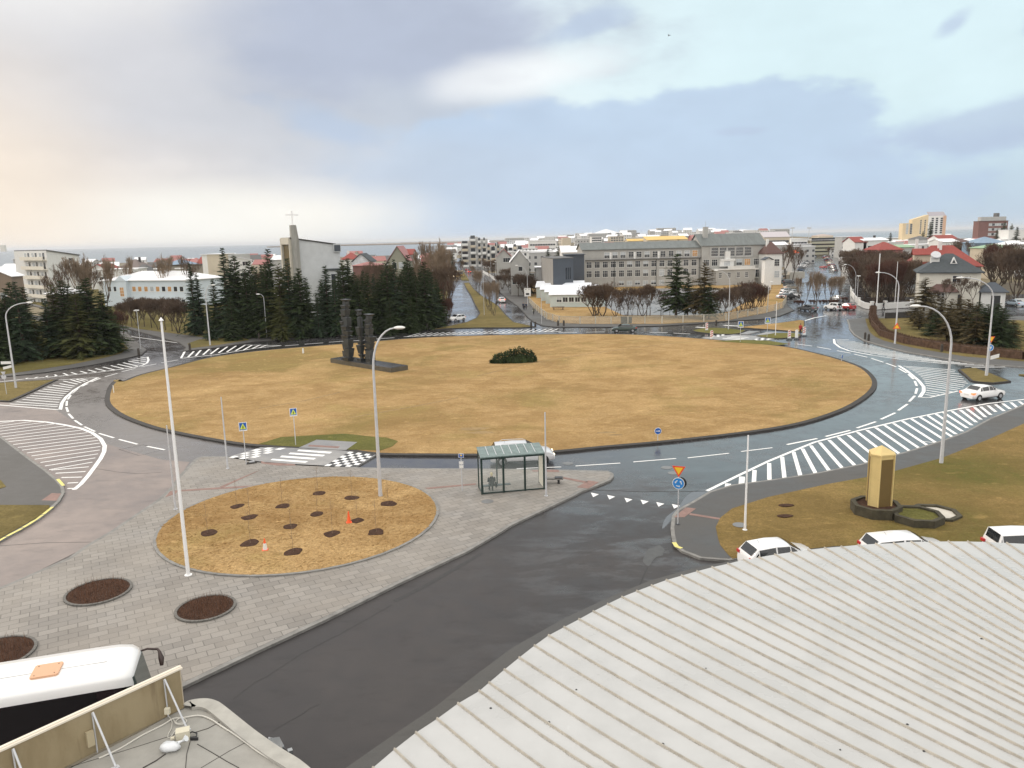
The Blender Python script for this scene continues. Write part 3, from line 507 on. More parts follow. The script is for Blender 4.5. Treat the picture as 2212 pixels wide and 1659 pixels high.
slab('south_east_pavement', [R8(2900, 190), R8(2212, 430), R8(1900, 560), R8(1700, 670), R8(1500, 745), R8(1200, 840), R8(800, 950), R8(400, 1030), R8(0, 1090), R7(1900, 1130), R7(1700, 1190), R7(1550, 1280), R7(1420, 1350), R7(1382, 1400), R7(1370, 1500), R7(1375, 1560), B3(1140, 90), B3(1200, 140), B3(1330, 190), B3(1540, 206), B3(1700, 170), (1750, 1200), (2300, 1180), (2700, 1050)], M_path, 0.12, True, 0.22, M_kerb, label='dark asphalt pavement on the right')
slab('south_east_lawn', [R8(2900, 400), R8(2212, 600), R8(1900, 740), R8(1500, 900), R8(1000, 1040), R8(500, 1130), R8(0, 1240), R7(1900, 1340), R7(1800, 1420), R7(1760, 1500), R7(1780, 1600), R7(1800, 1659), B3(1530, 170), B3(1560, 196), (1620, 1205), (1800, 1185), (2300, 1170), (2700, 1000)], grass_mat('moss_lawn', (0.37, 0.255, 0.10), (0.25, 0.175, 0.06), (0.14, 0.145, 0.035), 1.0), 0.15, label='mossy dry lawn round the yellow monument', z0=0.1)
slab('roof_side_pavement', [(700, 1700), (757.7, 1659), (849, 1595), (944, 1531), (1020, 1470), (1106, 1405.6), (1219, 1341), (1320, 1294), (1405, 1259), (1503, 1231), (1640, 1205), (1760, 1200), (1760, 1660), (1300, 1900), (700, 1900)], M_path, 0.12, True, 0.12, M_path, label='dark path under the white roof')
for pts in ([R7(1400, 1415), R7(1500, 1330), R7(1590, 1340), R7(1490, 1415)], [R7(1540, 1380), R7(1810, 1425), R7(1790, 1437), R7(1530, 1395)], [R7(750, 1110), R7(660, 1165), R7(560, 1155), R7(660, 1095)], [R7(300, 1065), R7(430, 1062), R7(660, 1108), R7(620, 1115), R7(420, 1075), R7(300, 1078)], [R7(170, 1005), R7(400, 1003), R7(410, 1022), R7(180, 1018)],
            [R5(1470, 1190), R5(1540, 1180), R5(1520, 1210), R5(1430, 1240)], [R5(1560, 1178), R5(1900, 1155), R5(2212, 1137), R5(2212, 1150), R5(1560, 1190)], [R5(1900, 1150), R5(2200, 1022), R6(30, 1008), R5(1930, 1155)], [R6(1460, 1160), R6(1900, 1120), R6(1900, 1132), R6(1490, 1170)], [Z4(470, 965), Z4(540, 985), Z4(960, 1010), Z4(980, 1030), Z4(700, 1030), Z4(480, 1000)], [R5(360, 1268), R5(450, 1205), R5(530, 1208), R5(490, 1272)]):
    slab('red_paving_strip', pts, M_redpave, 0.147, label='strip of red paving bricks', z0=0.10)
# round lawn on the plaza, with a rim
gc = (P(445, 1140) + P(870, 1110)) / 2
C0 = Vector((-11.7, 40.28)) * H / 15; R0 = 7.5 * H / 15
def circ(c, r, n=48, e=1.0, a=0.0): return [(c[0] + r * cos(2 * pi * i / n), c[1] + r * e * sin(2 * pi * i / n)) for i in range(n)]
slab('round_lawn', circ(C0, R0), M_straw, 0.20, True, 0.18, M_kerb, label='round straw covered bed on the plaza', world=True)
pits = MB(); PITS = []
for x, y, r in ((512, 1094, .52), (609.5, 1094, .55), (687, 1066, .52), (760, 1075.5, .52), (838.5, 1089, .62), (540, 1117.5, .55), (685, 1110.5, .52), (772, 1125, .5), (627.5, 1138, .5), (449, 1152, .6), (541, 1174, .62), (718, 1153, .6), (813, 1150.5, .65), (634, 1193.5, .62)):
    p = P(x, y, .2); r *= H / 15 * .76
    PITS.append(Vector((p.x, p.y, .2))); w = curve([(p.x + r * (1 + random.uniform(-.28, .2)) * cos(t * pi / 4), p.y + r * (1 + random.uniform(-.28, .2)) * sin(t * pi / 4)) for t in range(8)], True, 3)
    pits.prism(w, 0.19, 0.235)
slab('red_paving_strip', [Z4(1180, 735), Z4(1620, 760), Z4(1590, 785), Z4(1150, 758)], M_redpave, 0.19, label='strip of red paving bricks', z0=0.15)
tf = MB(); r_ = random.Random(5)
for i in range(5200):
    a = r_.uniform(0, 2 * pi); d = (R0 - .2) * math.sqrt(r_.random()); p = Vector((C0.x + d * cos(a), C0.y + d * sin(a), .20)); t = Vector((cos(.6 + r_.uniform(-.9, .9)), sin(.6 + r_.uniform(-.9, .9)), 0)); n = Vector((-t.y, t.x, 0)) * r_.uniform(.02, .05); l_ = r_.uniform(.10, .28); h_ = Vector((0, 0, r_.uniform(.02, .06)))
    if min((p - q).length for q in PITS) < .62: continue
    tf.add([p - t * l_, p - n, p + t * l_, p + n, p + h_ + t * r_.uniform(-.1, .1)], [(0, 1, 4), (1, 2, 4), (2, 3, 4), (3, 0, 4)])
tag(tf.build('straw_tufts', M_straw), 'lumps of dry straw over the round bed', 'grass', None, 'stuff')
tag(pits.build('soil_patches', M_soil), 'dark soil patches round the saplings', None, None, 'structure')
# ================================================================ TREES
def needles(mb, base, tip, w, n, droop=0.0, rnd=random):
    d = tip - base; Lg = d.length
    side = d.cross(Vector((0, 0, 1)))
    if side.length < 1e-4: side = Vector((1, 0, 0))
    side.normalize(); dn = d.normalized()
    for i in range(n):
        t = (i + 0.6) / n; p = base + d * t + Vector((0, 0, -droop * t * t * Lg))
        ww = w * (1 - 0.65 * t) * rnd.uniform(0.7, 1.3)
        for s in (-1, 1):
            q = p + side * s * ww + dn * ww * rnd.uniform(0.4, 1.0) + Vector((0, 0, rnd.uniform(-0.30, 0.18) * ww))
            e = (dn * 0.28 + Vector((0, 0, rnd.uniform(-.25, .25)))) * ww
            mb.add([p - e * 0.6, q, p + e + side * s * ww * 0.2], [(0, 1, 2)])
            mb.add([p, p + side * s * ww * 0.55 + dn * ww * 0.1, p - Vector((0, 0, ww * rnd.uniform(.25, .5))) + dn * ww * 0.3], [(0, 1, 2)])
def conifer(seed, h=12.0, rmax=3.0, skirt=0.06, dens=1.0, gaps=0.12, mat_=None, bark=None, power=0.85):
    r = random.Random(seed); lv = int(30 * dens * h / 12); cr = MB()
    for i in range(lv):
        t = i / lv; z = h * (skirt + (1 - skirt) * t); R = rmax * (1 - t) ** power * r.uniform(0.75, 1.12) + 0.12
        if t < 0.12: R *= 0.8 + t * 1.6
        nb = max(4, int(9 - 4 * t)); a0 = r.uniform(0, 6.28)
        for k in range(nb):
            if r.random() < gaps: continue
            a = a0 + 2 * pi * k / nb + r.uniform(-.3, .3); Rk = R * r.uniform(0.6, 1.18); zz = z + r.uniform(-.2, .2)
            up = 0.34 * t + 0.02 - 0.22 * (1 - t) + r.uniform(-.06, .06)
            b = Vector((0.05 * cos(a), 0.05 * sin(a), zz)); tp = Vector((Rk * cos(a), Rk * sin(a), zz + Rk * up))
            needles(cr, b, tp, 0.30 + 0.16 * Rk, max(4, int(4 + Rk * 3.2)), 0.10, r)
    needles(cr, Vector((0, 0, h * .93)), Vector((0, 0, h + .35)), 0.14, 5, 0, r)
    tk = MB(); tk.tube([(0, 0, 0), (0, 0, h * .5), (0, 0, h * .97)], [0.16 + h * .010, 0.10 + h * .004, 0.03], 7)
    return tk, cr
def bare(seed, h=8.0, spread=0.55, trunks=1, depth=5, twig=0.035, fill=1.0, upright=0.35, th=0.28, branch=3):
    r = random.Random(seed); tk = MB(); cr = MB()
    def grow(p, d, ln, rad, lev):
        q = p + d * ln * 0.5 + Vector((r.uniform(-1, 1), r.uniform(-1, 1), 0)) * ln * 0.06; e = q + (d + Vector((r.uniform(-.2, .2), r.uniform(-.2, .2), upright * .3))).normalized() * ln * 0.5
        mb = tk if lev < 2 else cr
        if lev >= depth - 1:
            s = Vector((r.uniform(-1, 1), r.uniform(-1, 1), r.uniform(-.4, .4))).normalized() * twig
            cr.add([p - s, p + s, e], [(0, 1, 2)]); m = p.lerp(e, 0.45)
            for _ in range(2):
                v = (e - p).normalized() + Vector((r.uniform(-.8, .8), r.uniform(-.8, .8), r.uniform(-.3, .6))); f = m + v.normalized() * ln * .6
                cr.add([m - s * .7, m + s * .7, f], [(0, 1, 2)])
            return
        mb.tube([p, q, e], [rad, rad * .82, rad * .62], 5 if lev < 2 else 3, caps=False)
        n = branch + (1 if r.random() < 0.4 * fill else 0) + (1 if lev == 0 else 0)
        for k in range(n):
            a = r.uniform(0, 2 * pi) if lev else 2 * pi * k / n + r.uniform(-.4, .4)
            tilt = spread * r.uniform(0.5, 1.3)
            u = Vector((cos(a) * sin(tilt), sin(a) * sin(tilt), cos(tilt)))
            base = d * 0.8 + u * 0.9; base.z += upright * .5
            st = e if (k < 2 or lev == 0) else q.lerp(e, r.uniform(0, .9))
            grow(st, base.normalized(), ln * r.uniform(0.62, 0.82), rad * 0.6, lev + 1)
    for i in range(trunks):
        a = 2 * pi * i / trunks + r.uniform(-.3, .3); lean = 0.0 if trunks == 1 else 0.35
        d = Vector((cos(a) * lean, sin(a) * lean, 1)).normalized()
        grow(Vector((cos(a) * .15 * (trunks > 1), sin(a) * .15 * (trunks > 1), 0)), d, h * th, 0.035 * h * (0.55 if trunks > 1 else .6) * .55, 0)
    return tk, cr
M_sp = [mat('spruce_%s' % n, c, 0.9, 0.6, 1.0, spec=0.2) for n, c in (('dark', (0.030, 0.045, 0.017)), ('blue', (0.034, 0.055, 0.030)), ('olive', (0.055, 0.060, 0.019)), ('brown', (0.075, 0.058, 0.026)))]
M_tw = [mat('twigs_%s' % n, c, 0.95, 0.25, 2, spec=0.1) for n, c in (('russet', (0.108, 0.077, 0.057)), ('brown', (0.13, 0.092, 0.066)), ('grey', (0.23, 0.175, 0.125)), ('red', (0.105, 0.055, 0.042)))]
def proto(name, parts, m1, m2, label, cat):
    e = empty(name, (0, 0, -500), 0, label, cat); parts[0].build('trunk', m1, e); parts[1].build('crown', m2, e); return e
CON = [proto('spruce_tree', conifer(i, 12, rm, sk, 1.25, gp, power=pw), M_bark, M_sp[mi], 'x', 'tree') for i, (rm, sk, gp, pw, mi) in enumerate(((3.5, .03, .06, .80, 0), (3.0, .05, .12, .95, 1), (4.1, .04, .05, .66, 0), (3.6, .04, .12, .75, 2), (3.3, .12, .22, .75, 1)))]
PINE = [proto('spruce_tree', conifer(20 + i, 12, 4.6, .17, 0.8, .25, power=.62), M_bark, M_sp[(0, 3)[i]], 'x', 'tree') for i in range(2)]
BARE = [proto('bare_tree', bare(i, 8, sp, trk, dp, tw, fl, up, th, br), M_bark, M_tw[mi], 'x', 'tree') for i, (sp, trk, dp, tw, fl, up, th, br, mi) in enumerate((
    (.95, 1, 6, .034, 1, .05, .26, 3, 0), (.75, 3, 6, .020, 1.3, .20, .27, 3, 1), (.55, 2, 6, .020, 1.2, .45, .28, 3, 2), (1.0, 4, 6, .028, 1.5, .02, .25, 3, 0), (.8, 1, 6, .022, 1, .25, .25, 3, 1), (.6, 5, 6, .018, 1.4, .4, .27, 3, 3), (.9, 2, 5, .03, 1, .1, .3, 3, 0)))]
HT = {q.name: max(v.co.z for c in q.children for v in c.data.vertices) for q in CON + PINE + BARE}
def tree(proto_, px, py, top=None, h=None, Y=None, label='', group=None, z=0.12, ws=1.0, nh=12.0, rz=None):
    """stands with its foot at a picture point on the ground, tall enough to reach the row `top`"""
    p = P(px, py, z) if Y is None else at(px, py, Y)
    if Y is not None: p.z = z
    if top is not None: h = at(px, top, p.y).z - p.z
    s = h / HT[proto_.name]; return dup(proto_, p, random.uniform(0, 6.28) if rz is None else rz, label, group, (s * ws, s * ws, s))
tree8 = lambda *a, **k: tree(*a, nh=7.4, **k)
# belt of spruces between the side street and the avenue: foot, top
G1 = 'dark spruces of the belt in front of the church'
belt = [(424, 724, 565, 1), (436, 722, 590, 4), (470, 728, 598, 0), (497, 727, 530, 1), (520, 725, 548, 2), (540, 727, 575, 0), (562, 727, 572, 0), (585, 726, 560, 0), (592, 722, 531, 0), (612, 728, 565, 3), (632, 727, 553, 1), (655, 727, 575, 2), (668, 725, 595, 0), (690, 728, 640, 1), (711, 722, 569, 4), (728, 725, 600, 1), (748, 722, 557, 2), (760, 720, 552, 0), (780, 721, 598, 2), (800, 719, 585, 0), (822, 717, 600, 2), (842, 716, 557, 0), (858, 716, 556, 1), (872, 715, 582, 2), (887, 712, 545, 0), (902, 712, 590, 0), (921, 708, 560, 0), (936, 706, 585, 1), (948, 702, 612, 2), (610, 735, 640, 3), (505, 735, 640, 2), (455, 735, 650, 1), (845, 722, 640, 0), (890, 718, 640, 2), (510, 718, 556, 0), (550, 716, 560, 2), (575, 715, 566, 0), (622, 716, 575, 2), (645, 716, 592, 0), (700, 714, 600, 2), (738, 712, 578, 0), (770, 710, 585, 2), (790, 710, 580, 0), (812, 708, 588, 1), (832, 706, 580, 2), (850, 705, 568, 0), (880, 702, 562, 2), (895, 700, 572, 0), (912, 698, 578, 2), (930, 697, 575, 0), (945, 690, 600, 2)]
desc = {0: 'dense dark green spruce', 1: 'slim bluish green spruce', 2: 'broad dark green spruce', 3: 'olive green spruce', 4: 'thin gappy spruce'}
def where(px):
    for lim, t in ((445, 'left of the belt, near the brown orchard'), (545, 'in front of the white block left of the church'), (605, 'just left of the church'), (700, 'in front of the church wall'), (800, 'behind the tall sculpture'), (900, 'between sculpture and avenue'), (2000, 'at the avenue end of the belt')):
        if px < lim: return t
for i, (x, y, t, k) in enumerate(belt):
    tree(CON[k], x, y, top=t, label='%s %s' % (desc[k], where(x)), group=G1, ws=random.uniform(.9, 1.15))
G2 = 'spruces on the grass corner left of the side street'
for x, y, t, k, l in ((-40, 785, 640, 2, 'broad dark spruce cut by the left edge of the view'), (28, 778, 628, 0, 'dark spruce left of the nearest left lamp post'), (55, 780, 603, 1, 'tall dark spruce in front of the white apartment block'), (112, 772, 640, 4, 'thin spruce with bare lower branches and visible trunk'), (150, 768, 600, 0, 'dark spruce with pointed top right of the thin one'), (178, 772, 620, 3, 'olive brown spruce beside the broad corner spruce'), (203, 765, 597, 2, 'broadest dark spruce at the street corner'), (232, 762, 625, 2, 'bushy dark spruce reaching over the side street'), (85, 775, 690, 3, 'low brownish spruce between two tall dark ones'), (0, 790, 680, 2, 'low dark spruce at the foot of the left group'), (250, 757, 660, 3, 'low olive spruce at the very street corner'), (42, 770, 606, 2, 'bushy dark spruce behind the left lamp head'), (68, 772, 614, 0, 'dark spruce right of the tall one before the apartments'), (130, 768, 612, 3, 'olive dark spruce left of the corner group'), (163, 766, 608, 0, 'dark spruce in the middle of the corner group'), (190, 764, 612, 0, 'dark spruce rising over the corner group'), (12, 778, 640, 2, 'broad spruce between left edge and left lamp')):
    tree(CON[k], x, y, top=t, label=l, group=G2, ws=1.35 if k in (0, 2, 3) else 1.15)
G3 = 'bare trees of the orchard row by the side street'
for x, y, t, k in ((285, 706, 640, 0), (297, 704, 645, 3), (312, 706, 640, 0), (328, 708, 642, 0), (343, 712, 640, 3), (358, 714, 645, 0), (372, 716, 648, 0), (386, 720, 644, 3), (400, 722, 650, 0), (270, 700, 648, 3), (310, 690, 640, 3), (350, 695, 638, 3), (385, 700, 640, 0), (258, 742, 665, 5), (330, 690, 642, 3), (372, 694, 640, 3), (290, 690, 645, 3)):
    tree8(BARE[k], x, y, top=t, label='russet brown bare fruit tree with crooked trunk below the pale blue building', group=G3, ws=1.1)
# bare trees around the town, left and middle
G4 = 'bare garden trees among the houses'
spots = [(182, 690, 541, 2, 'tall pale bare tree right of the white apartment block'), (150, 690, 560, 4, 'bare tree in front of the apartment block end wall'), (192, 690, 560, 4, 'bushy bare tree right of the apartment block'), (221, 690, 551, 2, 'slim bare tree left of the pale blue building'), (268, 660, 545, 2, 'bare tree rising behind the pale blue building'), (365, 660, 543, 2, 'bare tree by the tall mast'), (412, 660, 548, 4, 'bare tree left of the red roof'), (120, 700, 590, 4, 'thin bare tree before the apartment block'),
         (940, 664, 508, 2, 'tallest pale bare poplar at the corner of the avenue'), (955, 672, 520, 2, 'tall bare poplar right beside the avenue'), (962, 684, 560, 1, 'brown bushy tree at the avenue kerb'), (925, 664, 530, 2, 'bare poplar behind the last spruces'), (905, 660, 565, 1, 'brown bare tree behind the spruces'), (820, 660, 560, 1, 'brown bare tree below the grey gabled house'), (800, 665, 585, 1, 'brown bare tree before the pink roof'), (843, 668, 572, 4, 'brown bare tree left of the dark spruce pair'), (868, 660, 572, 2, 'pale bare tree below the red gable'), (775, 664, 600, 1, 'russet bare tree behind the sculpture'), (735, 664, 590, 0, 'russet bare tree at the church end wall'), (710, 672, 640, 1, 'dark bushy tree by the church porch'), (967, 700, 640, 5, 'reddish shrub at the avenue corner'), (965, 670, 600, 5, 'reddish hedge tree along the avenue')]
for x, y, t, k, l in spots: tree8(BARE[k], x, y, top=t, label=l, group=G4)
for i in range(26):
    x = random.uniform(735, 965); tree8(BARE[random.choice((1, 4, 0, 2))], x, random.uniform(640, 660), top=random.uniform(575, 615), label='brown bare tree filling the gardens behind the spruces', group='garden trees behind the spruce belt', ws=1.2)
FAR = [(random.uniform(180, 720), 600, random.uniform(270, 420), random.uniform(6, 11)) for i in range(34)]
# avenue trees on the median
ga = 'bare trees planted along the avenue median'
for x, y, t in ((Z3(820, 1250)[0], 668.5, 603), (Z3(850, 1268)[0], 671.5, 600), (Z3(885, 1320)[0], 679, 602), (Z3(905, 1340)[0], 682, 605), (Z3(815, 1220)[0], 664, 612), (Z3(655, 1000)[0], 631.5, 580), (Z3(672, 1015)[0], 634, 578), (Z3(690, 1040)[0], 637.5, 580), (Z3(640, 960)[0], 625, 582), (Z3(600, 840)[0], 608, 570)):
    tree8(BARE[2], x, y, top=t, label='upright bare brown tree on the grass median of the avenue', group=ga, ws=.75)
gb = 'brown trees and shrubs along the right side of the avenue'
for x, y, t, k in ((1105, 635, 588, 1), (1120, 640, 590, 0), (1135, 640, 588, 3), (1098, 620, 575, 1), (1060, 600, 560, 1), (1045, 590, 555, 4), (1070, 600, 558, 1), (1030, 575, 545, 4), (1020, 570, 548, 1), (1050, 580, 553, 4), (1150, 640, 600, 3), (1170, 630, 590, 0), (1190, 625, 588, 0), (1215, 622, 583, 0), (1230, 620, 590, 1), (1085, 625, 590, 3)):
    tree8(BARE[k], x, y, top=t, label='reddish brown bare tree beside the avenue pavement', group=gb, ws=1.25)
for x, y, t, k, l in ((1128, 632, 548, 2, 'dark spruce in front of the gabled house by the avenue'), (1140, 634, 556, 0, 'broad dark spruce behind the speed display'), (1085, 610, 560, 0, 'dark spruce left of the two gabled houses'), (1207, 590, 527, 3, 'dark conifer in front of the white roof by the dark block'), (1185, 590, 535, 4, 'brownish conifer behind the dark cubic block'), (978, 585, 545, 0, 'dark conifer at the far left of the avenue'), (1000, 570, 540, 2, 'dark conifer below the terraced white flats'), (1076, 560, 522, 0, 'dark conifer between the white flats'), (1092, 560, 526, 0, 'small dark conifer beside the white flats')):
    tree(CON[k], x, y, top=t, label=l, group='single conifers along the avenue', ws=1.25)
for i in range(34):
    y = random.uniform(562, 606); rx = 1020 + (y - 578) * .95; x = rx + random.uniform(24, 85) if i % 3 else 972 - random.uniform(0, 30)
    FAR.append((x, y, None, random.uniform(6, 9)))
# school front
for pr, x, y, t, l, w in ((PINE[0], 1460, 686, 541, 'tallest dark spruce in front of the school', 0.95), (PINE[0], 1485, 684, 585, 'shorter dark conifer between the two big ones', 0.9), (PINE[1], 1520, 688, 562, 'brown tipped open conifer right of the tallest school spruce', 1.0), (PINE[0], 1531, 690, 610, 'low dark conifer under the brown tipped one', 1.1)):
    tree(pr, x, y, top=t, label=l, group='conifers in front of the school', ws=w)
for x, y, t, k, l in ((1283, 683, 608, 3, 'big rounded brown willow beside the white sheds'), (1302, 683, 606, 1, 'upright brown willow right of the rounded one'), (1290, 681, 612, 3, 'brown willow behind the rounded one'), (1617, 671, 603, 3, 'big russet bush at the right end of the school'), (1632, 668, 610, 3, 'russet bush by the school corner'), (1605, 672, 612, 3, 'russet bush right of the dark conifers'), (1625, 672, 608, 5, 'dense russet shrub at the right end of the school'), (1645, 664, 622, 5, 'low russet shrub near the school gate')):
    tree8(BARE[k], x, y, top=t, label=l, group='big bare bushes in front of the school', ws=1.35)
for x, y, t, k in ((1378, 682, 622, 0), (1397, 683, 612, 0), (1404, 683, 615, 0), (1432, 682, 640, 0), (1447, 682, 640, 0), (1352, 682, 635, 6), (1340, 682, 640, 6), (1498, 684, 640, 0), (1546, 683, 640, 0), (1500, 684, 650, 6), (1585, 672, 640, 0), (1365, 682, 645, 6)):
    tree8(BARE[k], x, y, top=t, label='dark crooked bare tree along the wet school yard', group='crooked bare trees along the school yard', ws=1.0)
for x, y, t, k in ((1272, 615, 575, 1), (1262, 618, 580, 1), (1295, 620, 583, 1), (1310, 618, 588, 1), (1400, 618, 595, 4), (1280, 617, 585, 3)):
    tree8(BARE[k], x, y, top=t, label='brown bare tree close to the school wall', group='bare trees close to the school wall')
for x, y, t, k in ((1330, 684, 618, 1), (1356, 683, 618, 0), (1388, 683, 612, 1), (1428, 684, 625, 0), (1500, 683, 622, 1), (1560, 683, 622, 3), (1575, 680, 618, 1), (1595, 677, 612, 3)):
    tree8(BARE[k], x, y, top=t, label='dark bare tree in the row along the school yard fence', group='row of bare trees along the school fence', ws=1.2)
for x, y, t, l in ((1698, 612, 520, 'big brown bare tree right of the white house by the school'), (1712, 608, 526, 'brown bare tree left of the lorry'), (1725, 590, 530, 'bare tree at the left kerb of the far street')): tree8(BARE[4], x, y, top=t, label=l, group='bare trees left of the far street', ws=1.1)
# right: street trees in front of the parked row
for x, y, t, l in ((1736, 660, 592, 'bare brown tree behind the grey estate car'), (1762, 664, 578, 'tallest forked bare tree in the middle of the car park'), (1764, 663, 585, 'bare tree beside the forked one'), (1789, 656, 590, 'thin bare tree behind the white off-roader'), (1795, 656, 592, 'second thin bare tree behind the white off-roader'), (1814, 655, 590, 'bare tree behind the red hatchback')):
    tree8(BARE[2], x, y, top=t, label=l, group='bare trees on the car park strip', ws=1.0)
for x, y in ((1722, 662), (1730, 663), (1755, 661), (1775, 661), (1788, 661), (1803, 661), (1824, 655)):
    tree8(BARE[5], x, y, h=1.6, label='low dark red shrub behind the parked cars', group='low shrubs behind the parked cars', ws=2.2)
# the brown wood on the right
gw = 'russet trees of the wooded gardens on the right'
for i in range(64):
    x = random.uniform(1838, 1968); y = random.uniform(618, 652) if i < 44 else random.uniform(600, 618)
    if x < 1855 and y > 632: continue
    tree8(BARE[random.choice((3, 5, 3, 1, 0))], x, y, h=random.uniform(7.5, 11.5), label='dense russet bare tree in the walled garden on the right', group=gw, ws=1.15)
for i in range(32):
    x = random.uniform(1815, 1960); tree8(BARE[random.choice((3, 1, 0, 4))], x, random.uniform(566, 600), h=random.uniform(8, 12), label='brown bare tree along the right side of the long street', group='brown trees along the far right street', ws=1.15)
for i in range(28):
    x = random.uniform(2125, 2300); tree8(BARE[random.choice((3, 1, 0, 5))], x, random.uniform(596, 640), h=random.uniform(9, 14), label='dark brown bare tree behind the garage at the right edge', group='dark wood behind the garage', ws=1.2)
for i in range(26):
    x = random.uniform(2040, 2260); tree8(BARE[random.choice((1, 0, 4))], x, random.uniform(562, 590), h=random.uniform(9, 13), label='brown bare tree behind the red roofed house', group='brown trees behind the red roofed house', ws=1.2)
for x, y, t, k, l in ((1995, 672, 597, 3, 'olive conifer in front of the white villa'), (2030, 690, 640, 3, 'olive brown conifer behind the right hedge'), (2050, 720, 655, 3, 'brownish bushy conifer inside the hedge'), (2085, 735, 655, 3, 'rust brown conifer beside the right lamp'), (2010, 705, 665, 3, 'dark olive conifer left inside the hedge'), (2070, 700, 650, 0, 'dark conifer behind the rust brown one'), (2128, 742, 668, 2, 'rich green spruce inside the hedge'), (2160, 748, 675, 0, 'dark green spruce at the right edge'), (2150, 730, 665, 2, 'bushy green spruce behind the right hedge'), (1975, 700, 660, 3, 'low olive conifer at the hedge corner'), (2005, 558, 477, 0, 'tall dark spruce in front of the yellow tower block'), (1990, 560, 498, 3, 'olive conifer left of the tall tower spruce'), (1921, 548, 501, 0, 'small dark spruce on the skyline left of the yellow tower'), (1836, 560, 510, 4, 'dark spruce above the long street'), (2165, 545, 478, 0, 'dark spruce in front of the red brown block'), (2180, 548, 482, 3, 'dark conifer right of the red brown block'), (2150, 548, 492, 3, 'low dark conifer before the red brown block'), (2192, 550, 488, 0, 'dark conifer at the right skyline'), (1200, 556, 538, 0, 'small dark conifer behind the cubic block')):
    rs_ = any(q in l for q in ('rust', 'brown', 'olive')) and y > 640; tree(PINE[1] if rs_ else CON[k], x, y, top=t - (12 if y > 695 else 0), label=l, group='conifers on the right', ws=(1.5 if rs_ else 2.3) if y > 695 else 1.6 if y > 640 else 1.1)
for x, y, t, k, l in ((1985, 712, 668, 3, 'rusty brown bush at the left inside the hedge'), (2045, 738, 668, 3, 'rusty bush right behind the hedge middle'), (2105, 745, 672, 3, 'olive bush left of the rich green spruce'), (2110, 712, 650, 2, 'dark green bush behind the rich green spruce'), (2185, 742, 690, 3, 'low rusty bush at the right edge'), (2020, 725, 672, 2, 'dark bush between the rusty ones')):
    tree(PINE[1] if k == 3 else CON[k], x, y, top=t, label=l, group='bushy conifers inside the hedge', ws=1.8 if k == 3 else 2.4)
for x, y, t, l in ((2040, 672, 600, 'dark forked bare tree in front of the villa window'), (2074, 668, 595, 'crooked bare tree in front of the villa door'), (2100, 668, 605, 'bare tree at the right corner of the villa'), (1945, 655, 615, 'crooked bare tree left of the villa'), (2020, 672, 625, 'small bare tree below the villa bay')):
    tree8(BARE[0], x, y, top=t, label=l, group='bare trees in front of the villa')
for i in range(80): FAR.append((random.uniform(960, 2212), 540, random.uniform(420, 900), random.uniform(6, 10)))
lt = [bare(40 + i, 8, .8, 3, 5, .05, 1.2, .2, .27, 3) for i in range(3)]; fm_ = MB()      # past 300 single trees: the smallest, farthest ones are one mass
for x, y, Y, h_ in FAR:
    p = P(x, y) if Y is None else at(x, y, Y); tk_, cr_ = random.choice(lt); s_ = h_ / 7.5; a_ = random.uniform(0, 6.28); ca_, sa_ = cos(a_) * s_ * 1.3, sin(a_) * s_ * 1.3
    for q in (tk_, cr_): b_ = len(fm_.v); fm_.v += [(p.x + v[0] * ca_ - v[1] * sa_, p.y + v[0] * sa_ + v[1] * ca_, v[2] * s_) for v in q.v]; fm_.f += [tuple(i + b_ for i in f) for f in q.f]; fm_.m += q.m
tag(fm_.build('distant_trees', M_tw[1]), 'brown bare trees scattered far off between the roofs', 'trees', None, 'stuff')
# hedges
def hedge(name, pts, h, w, m, label, cat='hedge', dens=900, group=None):
    c = [Vector(p[:2]) for p in pts]; r = random.Random(3); mb = MB(); core = MB(); Ls = [(c[i + 1] - c[i]).length for i in range(len(c) - 1)]
    for i in range(len(c) - 1):
        a, b = c[i], c[i + 1]; t = (b - a).normalized(); n = Vector((-t.y, t.x)) * (w / 2 - .18)
        q = [a + n, a - n, b - n, b + n]; core.prism([(v.x, v.y) for v in q], 0, h - .2)
        for _ in range(int(dens * Ls[i] / sum(Ls))):
            p = a.lerp(b, r.random()); side = r.uniform(-1, 1); u = n * side * 1.1; z = r.uniform(.05, h * .9) if abs(side) > .7 else r.uniform(h * .6, h * .92)
            v = Vector((r.uniform(-.5, .5), r.uniform(-.5, .5), r.uniform(.3, 1))).normalized() * r.uniform(.2, .42); s = Vector((r.uniform(-1, 1), r.uniform(-1, 1), 0)).normalized() * .03
            o = Vector((p.x + u.x, p.y + u.y, z)); mb.add([o - s, o + s, o + v], [(0, 1, 2)])
    mb.v += core.v; b0 = len(mb.v) - len(core.v); mb.f += [tuple(i + b0 for i in f) for f in core.f]; mb.m += core.m
    return tag(mb.build(name, m), label, cat, group)
hedge('hedge', [P(1886, 672), P(1884, 690), P(1890, 706), P(1909, 728), P(1960, 744), P(2059, 761), P(2212, 778), P(2400, 790)], 1.35, 1.6, mat('hedge_twigs', (0.095, 0.060, 0.042), 1, .5, 2.5, .6, spec=.1), 'brown clipped bare hedge curving along the right pavement', dens=16000)
hedge('hedge', [P(1172, 612), P(1110, 612), P(1083, 595)], 1.5, 1.2, M_tw[3], 'reddish low hedge left of the white sheds', dens=900)
